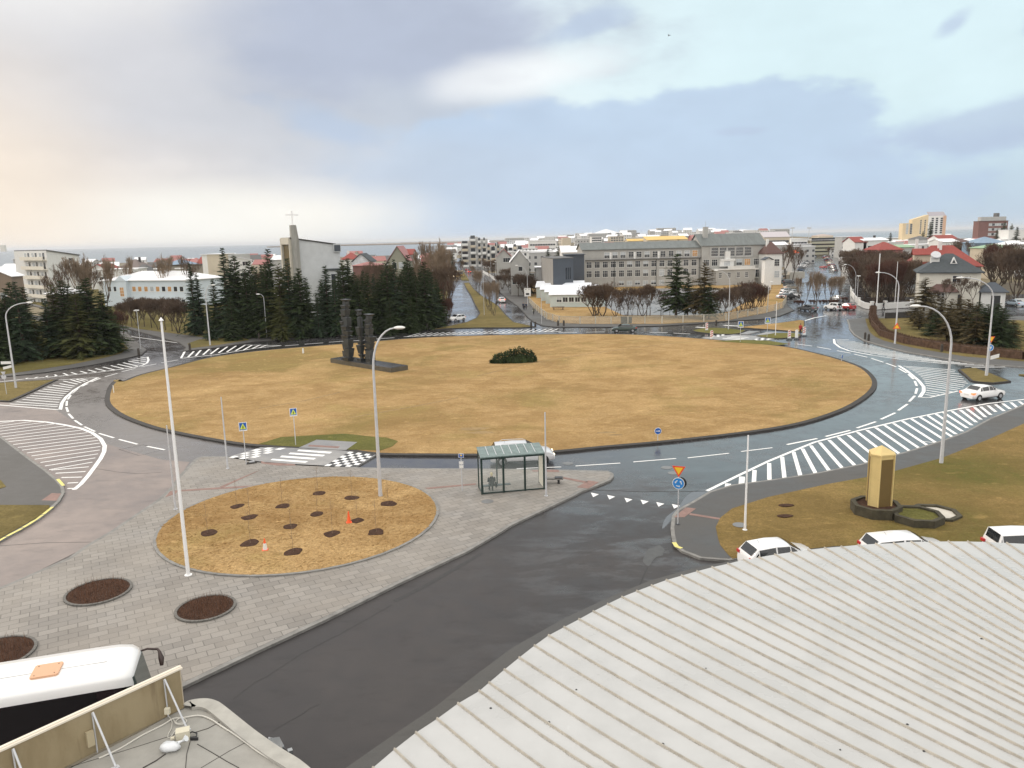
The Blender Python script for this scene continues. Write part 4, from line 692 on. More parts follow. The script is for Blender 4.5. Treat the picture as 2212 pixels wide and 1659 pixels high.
# saplings in the round bed
sap = MB(); r = random.Random(4); sap.tube([(0, 0, 0), (.02, .01, .9), (0, 0, 1.9)], [.009, .007, .004], 5)
for i in range(14):
    z = r.uniform(.5, 1.7); a = r.uniform(0, 6.28); sap.tube([(0, 0, z), (.22 * cos(a), .22 * sin(a), z + .32)], [.004, .002], 3, caps=False)
me = sap.mesh('sapling', M_tw[2])
for x, y in ((512, 1094), (609.5, 1094), (687, 1066), (760, 1075.5), (838.5, 1089), (540, 1117.5), (685, 1110.5), (772, 1125), (627.5, 1138), (449, 1152), (541, 1174), (718, 1153), (813, 1150.5), (634, 1193.5)):
    o = link('sapling', me, None, P(x, y, .21), random.uniform(0, 6)); o.scale = (1.1,) * 3
    tag(o, 'thin leafless sapling in a soil patch of the round straw bed', 'sapling', 'young trees planted in the round bed')
# round planters on the plaza
def planter(px, py, r, label):
    c = P(px, py, .12); e = empty('round_planter', (c.x, c.y, .12), 0, label, 'planter', 'round planting pits in the paving')
    k = MB(); n = 40
    for i in range(n):
        a, b = 2 * pi * i / n, 2 * pi * (i + .93) / n
        q = [((r) * cos(a), r * sin(a)), (r * cos(b), r * sin(b)), ((r + .13) * cos(b), (r + .13) * sin(b)), ((r + .13) * cos(a), (r + .13) * sin(a))]; k.prism(q, 0, .10)
    k.build('stone_rim', M_kerbD if False else mat('rim_stone', (.13, .125, .115), .8, .3, 5), e); MB().prism(circ((0, 0), r + .01, 32), 0, .06).build('soil', M_soil, e)
    k2 = MB()
    for i in range(40):
        a, b = 2 * pi * i / 40, 2 * pi * (i + .8) / 40; k2.prism([((r + .15) * cos(a), (r + .15) * sin(a)), ((r + .15) * cos(b), (r + .15) * sin(b)), ((r + .33) * cos(b), (r + .33) * sin(b)), ((r + .33) * cos(a), (r + .33) * sin(a))], 0, .012)
    k2.build('cobble_ring', mat('small_setts', (.10, .095, .088), .8, .4, 9), e)
    rr = random.Random(int(px)); tw = MB()
    for i in range(520):
        a = rr.uniform(0, 6.28); d = r * .93 * math.sqrt(rr.random()); p = Vector((d * cos(a), d * sin(a), .05)); v = Vector((rr.uniform(-.3, .3), rr.uniform(-.3, .3), 1)).normalized() * rr.uniform(.2, .5); s = Vector((rr.uniform(-1, 1), rr.uniform(-1, 1), 0)).normalized() * .012
        tw.add([p - s, p + s, p + v], [(0, 1, 2)])
    tw.build('shrub_twigs', mat('dead_twigs', (.15, .075, .045), 1), e)
planter(213, 1280, 1.46, 'larger round planter of dead twigs on the paving, left of the flagpole foot'); planter(444.5, 1315.5, 1.29, 'smaller round planter of dead twigs below the round straw bed'); planter(-12, 1416, 1.5, 'round planter cut by the left edge, behind the coach')
# fallen evergreen on the lawn
hp = MB(); rr = random.Random(9); cc = P(1110, 783, .14)
for i in range(1500):
    u = rr.uniform(-1, 1); th_ = rr.uniform(0, pi); prof = .55 + .45 * (1 - abs(u - .25)) ; R_ = 1.5 * prof * (1 - max(0, abs(u) - .8) * 3.5)
    p = Vector((u * 3.3, R_ * .8 * cos(th_) * rr.uniform(.6, 1), max(.05, R_ * 1.55 * sin(th_) * rr.uniform(.6, 1))))
    v = Vector((rr.uniform(-1, 1) - .2, rr.uniform(-1, 1), rr.uniform(-.3, .8))).normalized() * rr.uniform(.25, .5); s = Vector((rr.uniform(-1, 1), rr.uniform(-1, 1), rr.uniform(-1, 1))).normalized() * .12
    hp.add([p - s, p + s, p + v], [(0, 1, 2)])
q_ = [(x, .62 * hh * cos(t), max(-.05, hh * .8 * sin(t))) for x, hh in ((-3.0, .25), (-1.8, .75), (-.3, 1.35), (1.2, 1.6), (2.4, 1.0), (3.0, .3)) for t in [pi * k / 7 for k in range(8)]]; hp.add(q_, [(i * 8 + j, i * 8 + j + 1, (i + 1) * 8 + j + 1, (i + 1) * 8 + j) for i in range(5) for j in range(7)])
tag(hp.build('evergreen_shrub', M_sp[0], loc=cc, rz=.12), 'dark low evergreen mound alone on the big dry lawn', 'shrub')
# ================================================================ STREET FURNITURE
def lamp(base, bend, head, label, cap='cobra', Rb=.10, group='street lamps round the roundabout', name='street_lamp', pz=.12, vis=None, extra=None):
    b = P(*base, pz); top = at(*bend, b.y) - b; e = empty(name, b, 0, label, 'street lamp', group)
    hd = at(*head, b.y) - b
    if cap == 'post':
        MB().tube([(0, 0, 0), (top.x * .2, 0, top.z)], [Rb * .75, Rb * .5], 8).build('pole', M_galv, e, 40)
        MB().tube([(0, 0, top.z), (0, 0, top.z + .12)], [.10, .10], 10).box(-.32, .32, -.32, .32, top.z + .12, top.z + .30).build('lamp_head', M_frame, e); return e
    z1 = top.z * .93
    MB().tube([(0, 0, 0), (0, 0, .9), (0, 0, z1)], [Rb * 1.15, Rb, Rb * .62], 10).build('pole', M_galv, e, 40)
    pts = []
    for i in range(9):
        t = i / 8; pts.append(Vector((hd.x * t * t * .0 + hd.x * (1 - cos(t * pi / 2)) * .93, 0, z1 + (hd.z - z1 - .05) * sin(t * pi / 2) )))
    MB().tube(pts, [Rb * .62 - .004 * i for i in range(9)], 8).build('arm', M_galv, e, 50)
    s = 1 if hd.x > 0 else -1; tip = pts[-1]; hl = max(.75, abs(hd.x) * .22)
    h = MB(); k = 8; sec = ((0, .05, .05), (.12, .10, .08), (.35, .17, .12), (.75, .16, .11), (1, .06, .04))
    vs = [(tip.x + s * (t * hl - .05), w * cos(a), tip.z + zz * sin(a) + .02) for t, w, zz in sec for a in [2 * pi * j / k for j in range(k)]]
    h.add(vs, [(i * k + j, i * k + (j + 1) % k, (i + 1) * k + (j + 1) % k, (i + 1) * k + j) for i in range(4) for j in range(k)] + [tuple(range(k)), tuple(range(4 * k, 5 * k))])
    h.build('lamp_head', M_frame, e, 50); return e
LAMPS = [((34.6, 838), (15.7, 674), (62, 653), 'tall curved street lamp at the left edge of the roundabout'), ((454, 746), (445.5, 640), (457, 615.5), 'slim street lamp by the grass strip at the side street'),
 ((576.7, 729), (569, 640), (560.5, 635), 'thin street lamp in front of the church spruces'), ((822, 1074), (812.5, 775), (856, 707), 'tallest near street lamp standing in the round straw bed'),
 ((1140, 660), (1138.7, 592), (1117, 573), 'street lamp behind the speed display by the sheds'), ((1082.5, 612), (1081.4, 584), (1067, 570), 'street lamp further up the avenue pavement'), ((1573.5, 711.5), (1574.7, 604), (1548.5, 584), 'street lamp on the green island before the school'),
 ((1933, 743), (1941, 612), (1898, 588), 'street lamp with warning triangle behind the brown hedge corner'), ((2130, 811.5), (2140, 632), (2076, 599), 'tall street lamp with signs on the small right island'), ((2033, 1000.5), (2060, 725), (1981.5, 660), 'nearest tall street lamp on the right lawn'),
 ((1846, 652), (1844, 596), (1827, 571), 'street lamp above the russet wood, nearest of the far row'), ((1834, 600), (1832, 566), (1818, 556), 'second street lamp of the far row'), ((1831, 585), (1829, 555), (1813, 549), 'third street lamp of the far row'), ((1658, 672), (1658, 618), (1664, 609), 'small street lamp at the right end of the school fence')]
for i, (b, t, h_, l) in enumerate(LAMPS): lamp(b, t, h_, l, Rb=(.13 if b[1] > 730 else .09))
lamp((304, 754), (297.5, 673), (297.5, 673), 'post top lamp at the corner of the side street', 'post'); lamp((930, 703), (925.5, 640), (925.5, 637), 'post top lamp at the avenue corner', 'post'); lamp((1851, 661), (1850, 598), (1850, 595), 'post top lamp by the bend of the white wall', 'post')
for b, t, l in (((1010, 592), (1010, 556), 'far thin lamp left of the avenue trees'), ((1030, 600), (1029, 554), 'far thin lamp between the avenue trees'), ((1061, 606), (1060, 560), 'far thin lamp by the footbridge'), ((1071, 607), (1070, 566), 'far thin lamp right of the avenue'), ((1041, 596), (1040, 556), 'far thin lamp in the reddish bushes')):
    lamp(b, t, t, l, 'post', group='far lamps along the avenue')
def tpole(base, top, m, r0, r1, label, cat, name, cap=False, group=None, pz=.12):
    b = P(*base, pz); t = at(*top, b.y) - b; e = empty(name, b, 0, label, cat, group)
    MB().tube([(0, 0, 0), (0, 0, t.z)], [r0, r1], 10).build('pole', m, e, 40); MB().cyl(0, 0, -.01, .05, r0 * 1.9, n=12).build('base_plate', m, e)
    if cap: MB().tube([(0, 0, t.z), (0, 0, t.z + .10), (0, 0, t.z + .11), (0, 0, t.z + .28)], [.05, .05, .12, .01], 10).build('finial', m, e)
    return e
tpole((407, 1243), (361, 697), M_wpole, .105, .055, 'tall white flagpole with pointed finial beside the round straw bed', 'flagpole', 'flagpole', True)
g5 = 'plain grey flagpoles without flags'
tpole((379.5, 1100.5), (364.5, 919), M_galv, .07, .04, 'plain grey pole on the plaza edge behind the white flagpole', 'pole', 'flagpole', group=g5); tpole((492, 1012.5), (477, 857.5), M_galv, .07, .04, 'plain grey pole left of the two crossing signs', 'pole', 'flagpole', group=g5)
tpole((1179.8, 1071.7), (1175.5, 890.5), M_galv, .07, .045, 'plain grey pole right against the bus shelter', 'pole', 'flagpole', group=g5); tpole((1609, 1145.5), (1619.5, 940), M_wpole, .075, .04, 'plain white pole on the right lawn left of the yellow monument', 'pole', 'flagpole', group=g5)
tpole((1675, 724), (1677.5, 651.5), M_wpole, .06, .04, 'thin pale pole on the green island right of the far crossing', 'pole', 'flagpole'); tpole((1933, 655), (1937, 565), M_wpole, .08, .05, 'white pole behind the curved wall left of the villa', 'pole', 'flagpole')
tpole((1894, 655), (1898, 547.7), M_wpole, .12, .10, 'thick white mast rising from the russet wood', 'mast', 'mast'); tpole((1046, 680), (1044, 597), M_galv, .06, .04, 'thin sign pole on the avenue median', 'pole', 'sign_pole'); tpole((965.5, 686.5), (963.5, 612), M_bark, .07, .05, 'dark pole at the left kerb of the avenue', 'pole', 'sign_pole')
tpole((1170, 699), (1167.7, 632), M_galv, .05, .04, 'thin pole on the pavement left of the school fence', 'pole', 'sign_pole')
for x, t, Y, l in ((351, 545, 420, 'tall far mast behind the pale blue building'), (1116 + 0, 0, 0, ''),):
    if l: b = at(x, 600, Y); b.z = 0; e = empty('mast', b, 0, l, 'mast'); MB().cyl(0, 0, 0, at(x, t, Y).z, .3, .12, 6).build('pole', M_galv, e)
for x, Y, l in ((1750, 620, 'left floodlight mast over the far street'), (1815.5 - 0, 640, 'right floodlight mast over the far street'), (1844, 900, '')):
    if not l: continue
    xx = 1749 if 'left' in l else 1814; xx = 1659 + (200 if 'left' in l else 343) / 4; b = at(xx, 560, Y); b.z = 0; tz = at(xx, 494, Y).z; e = empty('floodlight_mast', b, 0, l, 'mast', 'floodlight masts on the skyline')
    MB().cyl(0, 0, 0, tz, .35, .2, 6).build('pole', M_galv, e); MB().box(-1.6, 1.6, -.3, .3, tz, tz + 1).build('lamp_head', M_galv, e)
# signs
def plate(e, name, pts, m, y=0.0, t=.02, label=None, z0=0.0):
    v = [(x, y, z + z0) for x, z in pts]; w = [(x, y + t, z + z0) for x, z in pts]; n = len(pts)
    return MB().add(v + w, [tuple(range(n)), tuple(range(2 * n - 1, n - 1, -1))] + [(i, n + i, n + (i + 1) % n, (i + 1) % n) for i in range(n)]).build(name, m, e, label=label)
def disc(r, cx_=0, cz=0, n=28): return [(cx_ + r * cos(2 * pi * i / n), cz + r * sin(2 * pi * i / n)) for i in range(n)]
M_blue = mat('sign_blue', (0.01, 0.10, 0.42), .4); M_signy = mat('sign_yellow', (0.85, 0.55, 0.03), .4); M_signr = mat('sign_red', (0.75, 0.07, 0.03), .4); M_fy = mat('sign_lime', (0.62, 0.72, 0.10), .4); M_bluelt = mat('sign_bright_blue', (0.02, 0.22, 0.60), .4)
def signpost(base, top, label, name='road_sign', rz=0, pz=.12, r=.035, group=None, cat='road sign'):
    b = P(*base, pz); t = at(*top, b.y) - b; e = empty(name, b, rz, label, cat, group); MB().cyl(0, .03, 0, t.z, r, n=8).build('post', M_galv, e, 40); return e, t.z
def crossing_sign(base, top, label, rz=0, s=.62, pz=.12):
    e, z = signpost(base, top, label, rz=rz, pz=pz, group='blue crossing signs'); p = plate(e, 'sign_plate', [(-s / 2, z - s * 1.15), (s / 2, z - s * 1.15), (s / 2, z), (-s / 2, z)], M_frame, -.03)
    q = s * .84; plate(p, 'blue_field', [(-q / 2, z - s * 1.0), (q / 2, z - s * 1.0), (q / 2, z - s * .07), (-q / 2, z - s * .07)], M_blue, -.036, .005)
    plate(p, 'triangle', [(-q * .44, z - s * .90), (q * .44, z - s * .90), (0, z - s * .14)], M_fy, -.041, .004)
    zc = z - s * .62
    m = MB(); 
    for a_, b_, w in (((0, .10), (.01, -.05), .05), ((.01, -.05), (-.07, -.20), .03), ((.01, -.05), (.08, -.19), .03), ((0, .07), (-.07, -.02), .022), ((0, .07), (.08, .0), .022)):
        a_, b_ = Vector(a_) * s, Vector(b_) * s; d = (b_ - a_).normalized(); n_ = Vector((-d.y, d.x)) * w * s; m.add([(v.x, -.046, v.y + zc) for v in (a_ + n_, a_ - n_, b_ - n_, b_ + n_)], [(0, 1, 2, 3)])
    m.add([(x, -.046, z_) for x, z_ in disc(.05 * s, 0, zc + .16 * s, 10)], [tuple(range(10))]); m.build('walking_figure', M_dark, p); return e
crossing_sign((532, 1004), (528, 912), 'nearer pedestrian crossing sign on a leaning post at the plaza edge', .35)
crossing_sign((639, 962), (633.5, 881.5), 'pedestrian crossing sign on the green turf of the big lawn', .35, pz=.15)
crossing_sign((1599, 739), (1597, 694), 'pedestrian crossing sign before the far crossing', 0, .9); crossing_sign((1657, 728), (1658.5, 686), 'pedestrian crossing sign behind the far crossing', 0, .9)
# round arrow sign on the lawn edge
e, z = signpost((1421, 952), (1422, 931), 'round blue sign with white arrow at the near lawn edge', pz=.14)
p = plate(e, 'sign_plate', disc(.30, 0, z), M_frame, -.03); plate(p, 'blue_field', disc(.265, 0, z), M_blue, -.036, .005)
plate(p, 'arrow', [(-.2, z - .03), (.07, z - .03), (.05, z - .10), (.21, z), (.05, z + .10), (.07, z + .03), (-.2, z + .03)], M_frame, -.042, .004)
e, z = signpost((1818, 780), (1817, 771), 'small blue arrow sign on the far right lawn edge', pz=.14, rz=.9); p = plate(e, 'sign_plate', disc(.32, 0, z), M_frame, -.03); plate(p, 'blue_field', disc(.28, 0, z), M_blue, -.036, .005)
# yield + roundabout
e, z = signpost((1464, 1133), (1463, 1008), 'post with yellow give-way triangle above a blue roundabout disc', rz=-.38, pz=.13)
def tri(s, z): return [(-s / 2, z), (s / 2, z), (0, z - s * .87)]
p = plate(e, 'triangle_plate', tri(.80, z + .03), M_signr, -.03); plate(p, 'yellow_field', tri(.52, z - .05), M_signy, -.036, .005)
zr = z - 1.04
p = plate(e, 'round_plate', disc(.37, 0, zr), M_frame, -.05); plate(p, 'blue_field', disc(.33, 0, zr), M_bluelt, -.056, .005); ar = MB()
for k in range(3):
    a0 = pi / 2 + k * 2 * pi / 3 + .25; vs = []
    for i in range(7):
        a = a0 + i * .16; vs += [(.15 * cos(a), -.062, zr + .15 * sin(a)), (.21 * cos(a), -.062, zr + .21 * sin(a))]
    ar.add(vs, [(2 * i, 2 * i + 1, 2 * i + 3, 2 * i + 2) for i in range(6)]); a = a0 + 6 * .16
    ar.add([(.10 * cos(a), -.062, zr + .10 * sin(a)), (.26 * cos(a), -.062, zr + .26 * sin(a)), (.19 * cos(a + .45), -.062, zr + .19 * sin(a + .45))], [(0, 1, 2)])
ar.build('ring_arrows', M_frame, p); MB().cyl(0, .03, -.01, .03, .13, n=10).build('foot_plate', M_dark, e)
plate(e, 'rear_plate', disc(.37, .10, zr), M_dark, .09)
# signs on the right lamp posts
e, z = signpost((2134, 811), (2141, 727), 'small sign post beside the right lamp with yellow triangle and blue disc', rz=.1); p = plate(e, 'triangle_plate', tri(.85, z), M_signr, -.03); plate(p, 'yellow_field', tri(.6, z - .07), M_signy, -.036, .005); p = plate(e, 'round_plate', disc(.4, 0, z - 1.35), M_frame, -.03); plate(p, 'blue_field', disc(.34, 0, z - 1.35), M_bluelt, -.036, .005)
plate(e, 'direction_plate', [(.1, z - 2.8), (1.2, z - 2.55), (1.2, z - 2.1), (.1, z - 2.35)], M_frame, -.03)
plate(p, 'down_arrow', [(-.15, z - 1.2), (.15, z - 1.2), (0, z - 1.6)], M_frame, -.042, .004)
e, z = signpost((1934, 743), (1935, 697), 'yellow and red warning triangle on the lamp behind the hedge corner'); p = plate(e, 'triangle_plate', [(-.6, z - .95), (.6, z - .95), (0, z)], M_signr, -.12); plate(p, 'yellow_field', [(-.38, z - .85), (.38, z - .85), (0, z - .28)], M_signy, -.126, .005)
# left street name signs
e, z = signpost((14, 852), (11, 808), 'grey sign post with white street name plates at the left lamp', name='street_sign'); plate(e, 'round_plate', disc(.3, 0, z - .35), M_galv, -.03); plate(e, 'triangle_plate', tri(.6, z + .3), M_galv, -.03)
e, z = signpost((33, 838), (30, 790), 'white street name plates fixed at the left lamp post', name='street_sign'); plate(e, 'name_plate', [(-1.3, z + .25), (0, z + .25), (0, z + .6), (-1.3, z + .6)], M_frame, -.14); plate(e, 'name_plate', [(-1.1, z - .45), (0, z - .2), (0, z + .12), (-1.1, z - .12)], M_frame, -.14)
M_pale = mat('pale_sign_back', (.5, .5, .48), .5)
for x, y, l in ((1571.5 - 0, 0, ''),): pass
# speed display
e, z = signpost((1140, 661), (1140, 630), 'white speed display panel with dark screen on the school fence corner', name='speed_display'); p = plate(e, 'panel', [(-.85, z - 1.2), (.85, z - 1.2), (.85, z + .9), (-.85, z + .9)], M_frame, -.2, .12); plate(p, 'screen', [(-.42, z - .85), (.42, z - .85), (.42, z - .35), (-.42, z - .35)], M_dark, -.21, .005)
for sx_ in (-.4, .4): plate(p, 'lamp', disc(.12, sx_, z + .6, 10), M_dark, -.21, .005)
# bus stop sign
e, z = signpost((998.5, 1061), (995, 980), 'bus stop sign post with blue plate and timetable frames by the shelter', name='bus_stop_sign'); p = plate(e, 'sign_plate', [(-.19, z - .28), (.19, z - .28), (.19, z), (-.19, z)], M_frame, -.03); plate(p, 'blue_field', [(-.165, z - .255), (.165, z - .255), (.165, z - .025), (-.165, z - .025)], M_blue, -.036, .005); plate(p, 'yellow_emblem', [(-.09, z - .1), (-.05, z - .17), (.05, z - .17), (.09, z - .1), (.04, z - .07), (-.04, z - .07)], M_signy, -.042, .004)
for k in range(2): f = plate(e, 'timetable_frame', [(-.16, z - .78 - k * .27), (.16, z - .78 - k * .27), (.16, z - .54 - k * .27), (-.16, z - .54 - k * .27)], M_galv, -.03); plate(f, 'timetable', [(-.13, z - .75 - k * .27), (.13, z - .75 - k * .27), (.13, z - .57 - k * .27), (-.13, z - .57 - k * .27)], M_frame, -.036, .004)
# marker boards
def marker(px, py, label, stripe=True, rz=0.0, hh=1.15):
    b = P(px, py, .05); e = empty('marker_board', b, rz, label, 'marker board', 'red and white lane marker boards'); MB().box(-.45, .45, -.22, .22, 0, .12).build('rubber_foot', M_dark, e)
    w = .19; o = [(-w, .2), (w, .2), (w, hh), (w * .6, hh + .14), (-w * .6, hh + .14), (-w, hh)]; o = [(x * 1.35, z * 1.25) for x, z in o]; p = plate(e, 'board', o, M_frame, 0, .05)
    if stripe:
        m = MB()
        for k in range(3): z = .5 + k * .36; m.quad((-w * 1.1, -.006, z), (w * 1.1, -.006, z + .2), (w * 1.1, -.006, z + .36), (-w * 1.1, -.006, z + .16))
        m.build('red_stripes', mat('stripe_red', (.45, .02, .03), .5), p)
    return e
marker(1526.5, 716, 'marker board on the left green island'); marker(1537, 734.5, 'marker board before the far crossing'); marker(1704.8, 734, 'left of the three marker boards by the cyclist'); marker(1720.5, 733, 'all white marker board in the middle of three', False); marker(1737, 726, 'right of the three marker boards, nearest the person in red')
# bollards
bo = empty('bollard', (0, 0, -500)); MB().tube([(0, 0, 0), (0, 0, .75), (0, 0, .86)], [.15, .14, .05], 8).build('post', mat('old_stone', (.05, .042, .035), .9, .4, 5, .5), bo)
for px, py, l in ((1147.5, 706, 'dark bollard at the mouth of the avenue, left'), (1156.5, 707.5, 'dark bollard at the mouth of the avenue, right'), (1205.5, 704, 'dark bollard by the fence, left of a pair'), (1217.8, 704, 'dark bollard by the fence, right of a pair'), (300, 767, 'old stone bollard at the side street, left'), (410.5, 756, 'old stone bollard at the grass strip'), (923, 711, 'stone bollard at the avenue corner'), (1868.5, 733, 'left of two stone bollards by the hatched corner'), (1876, 736.5, 'right of two stone bollards by the hatched corner'), (2034, 760, 'lone bollard in front of the hedge'), (871, 713, 'stone post right of the low railing'), (883, 712, 'second stone post right of the low railing'), (560, 733, 'small stone post under the spruces'), (1547, 704, 'dark litter bin like post behind the green island')):
    dup(bo, P(px, py, .12), 0, l, 'short bollards by the kerbs', 1.35)['category'] = 'bollard'
kill(bo)
# cones
def cone(px, py, label, orange=True):
    b = P(px, py, .2); e = empty('traffic_cone', b, .3, label, 'traffic cone', 'traffic cones in the round bed'); M_or = mat('cone_orange', (.85, .12, .03), .5)
    MB().box(-.17, .17, -.17, .17, 0, .04).build('base', M_or, e)
    if orange: MB().cyl(0, 0, .04, .75, .13, .03, 12).build('cone', M_or, e, 50)
    else:
        MB().cyl(0, 0, .04, .42, .13, .08, 12).build('cone', M_frame, e, 50); MB().cyl(0, 0, .42, .70, .08, .025, 12).build('tip', M_or, e, 50)
cone(754, 1129, 'all orange traffic cone in the round straw bed'); cone(573, 1188, 'white traffic cone with orange tip in the round straw bed', False)
# fences ---------------------------------------------------------------
M_fp = mat('pale_fence_post', (.46, .43, .36), .7, .1, 2); 
M_mesh = NT('wire_fence'); w1 = M_mesh.t.nodes.new('ShaderNodeTexChecker'); M_mesh.done((.42, .40, .34), .7); M_mesh.b.inputs['Alpha'].default_value = .42; M_mesh = M_mesh.m
def fence(name, pts, h, label, sp=2.6, m=M_fp, panel=M_mesh, pw=.20, rail=True, group=None, cat='fence'):
    o = pts[0]; e = empty(name, (o.x, o.y, .12), 0, label, cat, group); post = MB().box(-pw / 2, pw / 2, -pw / 2, pw / 2, 0, h).mesh('fence_post', m); pn = MB(); rl = MB(); acc = 0
    for a, b in zip(pts, pts[1:]):
        d = (b - a); Ln = d.length; k = max(1, round(Ln / sp)); t = d / Ln; ang = math.atan2(t.y, t.x)
        for i in range(k): p = a + d * i / k - o; link('fence_post', post, e, (p.x, p.y, 0), ang)
        u, v = a - o, b - o; pn.quad((u.x, u.y, .06), (v.x, v.y, .06), (v.x, v.y, h - .1), (u.x, u.y, h - .1))
        n = Vector((-t.y, t.x)) * .02
        for z in ((h - .06,) if rail else ()): rl.add([(u.x + n.x, u.y + n.y, z - .03), (u.x - n.x, u.y - n.y, z - .03), (v.x - n.x, v.y - n.y, z - .03), (v.x + n.x, v.y + n.y, z - .03), (u.x + n.x, u.y + n.y, z + .03), (u.x - n.x, u.y - n.y, z + .03), (v.x - n.x, v.y - n.y, z + .03), (v.x + n.x, v.y + n.y, z + .03)], [(0, 1, 2, 3), (7, 6, 5, 4), (0, 4, 5, 1), (3, 2, 6, 7), (0, 3, 7, 4), (1, 5, 6, 2)])
    pn.build('mesh_panel', panel, e)
    if rail: rl.build('top_rail', m, e)
    return e
fence('school_fence', [P(*p) for p in ((1144, 656), (1156, 670), (1168, 680.5), (1181, 691), (1208, 699.5), (1253, 701), (1320, 701), (1430, 700.5), (1520, 696.5), (1568, 694), (1593, 689), (1656, 677), (1674, 673), (1691, 666.5), (1699, 651))], 1.55, 'low pale wire fence on posts round the school lawn', 4.0)
fence('picket_fence', [P(*p) for p in ((1043, 590), (1060, 600), (1066, 605), (1100, 608))], 1.4, 'white fence far up the right side of the avenue', 3.0, M_frame, M_frame)
M_rail = mat('railing_grey', (.22, .22, .22), .5); b = P(735, 724.5); e = empty('railing', (b.x, b.y, .12), 0, 'low tubular railing behind the sculpture by the spruces', 'railing')
pp = [P(735, 724.5), P(764, 722), P(792, 719), P(812, 717.5), P(832, 715), P(850, 713.5), P(866, 711.5)]
for q in pp: v = q - b; MB().cyl(v.x, v.y, 0, 1.05, .05, n=6).build('rail_post', M_rail, e)
for z in (1.02, .55): MB().tube([(q.x - b.x, q.y - b.y, z) for q in pp], .04, 5).build('rail', M_rail, e)
# white garden wall on the right
def wall(name, pts, h, label, m=M_wwall, th=.25, pil=0, cat='wall'):
    o = pts[0]; e = empty(name, (o.x, o.y, .1), 0, label, cat); bm_ = MB(); 
    for a, b in zip(pts, pts[1:]):
        t = (b - a).normalized(); n = Vector((-t.y, t.x, 0)) * th / 2; u, v = a - o, b - o
        bm_.prism([((u + n).x, (u + n).y), ((u - n).x, (u - n).y), ((v - n).x, (v - n).y), ((v + n).x, (v + n).y)], 0, h)
    bm_.build('wall_body', m, e)
    if pil:
        pm = MB().box(-.3, .3, -.3, .3, 0, h + .35).box(-.36, .36, -.36, .36, h + .35, h + .5).mesh('pillar', m)
        for a in pts[1::pil]: v = a - o; link('pillar', pm, e, (v.x, v.y, 0))
    return e
wall('garden_wall', [P(*R4(*p)) for p in ((712, 870), (725, 915), (750, 955), (780, 995), (830, 1020), (895, 1033), (950, 1032), (1010, 1028), (1110, 1020), (1240, 1015))], 1.35, 'white curved garden wall with pillars in front of the russet wood', pil=2)
wall('garden_wall', [P(*R4(*p)) for p in ((1240, 1012), (1480, 1005), (1600, 1003), (1850, 1000))], 1.1, 'white garden wall in front of the villa', pil=1)
wall('low_wall', [P(*R4(*p)) for p in ((1010, 1112), (1110, 1110), (1240, 1100))], 1.2, 'dark stone wall behind the hedge corner', M_kerbD)
wall('garden_wall', [P(*R4(*p)) for p in ((2130, 990), (2212, 988), (2300, 985))], 1.4, 'white wall right of the parked silver saloon')
fence('white_picket_fence', [P(*R4(*p)) for p in ((15, 722), (120, 720), (178, 710), (200, 668))], 1.5, 'white picket fence in front of the white house by the school', 2.0, M_frame, M_frame)
fence('picket_fence', [P(*R4(*p)) for p in ((-10, 1085), (60, 1060))], 0.1, 'low grey kerb rail by the school gate') if False else None
# boxes
e = empty('utility_cabinet', P(1353, 699, .12), 0, 'green metal utility cabinet in front of the school fence', 'cabinet'); MB().box(-1.1, 1.1, -.3, .3, 0, 1.35).build('housing', mat('cabinet_green', (.03, .045, .04), .6), e); MB().box(-1.16, 1.16, -.36, .36, 1.35, 1.42).build('lid', M_kerbD, e)
e = empty('picnic_table', P(Z3(1838, 1250)[0], 669, .17), 0, 'dark wooden picnic table on the lawn before the sheds', 'picnic table'); mw_ = mat('old_wood', (.10, .06, .04), .9)
MB().box(-1.5, 1.5, -.4, .4, .7, .76).build('table_top', mw_, e)
for s in (-1, 1): MB().box(-1.5, 1.5, s * .85 - .15, s * .85 + .15, .42, .47).build('bench', mw_, e); MB().box(s * 1.1 - .06, s * 1.1 + .06, -.9, .9, 0, .42).box(s * 1.1 - .05, s * 1.1 + .05, -.1, .1, .42, .7).build('leg', mw_, e)
e = empty('concrete_bench', P(1194, 1044, .12), -.1, 'grey bench seat with dark ends right of the bus shelter', 'bench'); MB().box(-.75, .75, -.2, .2, .32, .42).build('seat', M_kerb, e); MB().box(-.6, -.45, -.18, .18, 0, .32).build('leg', M_dark, e); MB().box(.35, .5, -.18, .18, 0, .32).build('leg', M_dark, e); MB().box(.15, .7, -.21, .21, .425, .47).build('end_block', M_dark, e)
e = empty('dark_marker_foot', P(543, 1001, .12), .5, 'fallen dark rubber sign foot beside the nearer crossing sign', 'sign foot'); MB().box(-.4, .4, -.2, .2, 0, .10).build('rubber_foot', M_kerbD, e); MB().box(-.15, .25, -.06, .06, .10, .2).build('clamp', M_galv, e)
tag(MB().cyl(0, 0, 0, .8, .14, .12, 10).build('marker_stub', M_frame, loc=P(655, 763, .14)), 'short pale post on the left of the big lawn', 'post'); tag(MB().cyl(0, 0, 0, .9, .05, .05, 8).build('marker_stub', M_frame, loc=P(246, 848, .14)), 'thin short white post at the left lawn edge', 'post')
# manhole covers
mc = MB().cyl(0, 0, 0, .006, .42, n=20).mesh('manhole_cover', mat('cast_iron', (.16, .16, .16), .4, .2, 20))
for x, y, z, l in (R7(1335, 968) + (.009, 'round manhole cover on the wet road by the give-way sign'), R7(1395, 1015) + (.007, 'paler manhole cover below the other one'), R7(482, 932) + (.009, 'dark manhole cover ahead of the estate car'), R7(1967, 1463) + (.17, 'pale round cover on the right lawn by the white pole'), R6(2000, 1260) + (.14, 'small square drain cover on the plaza')):
    tag(link('manhole_cover', mc, None, P(x, y, z)), l, 'manhole cover')
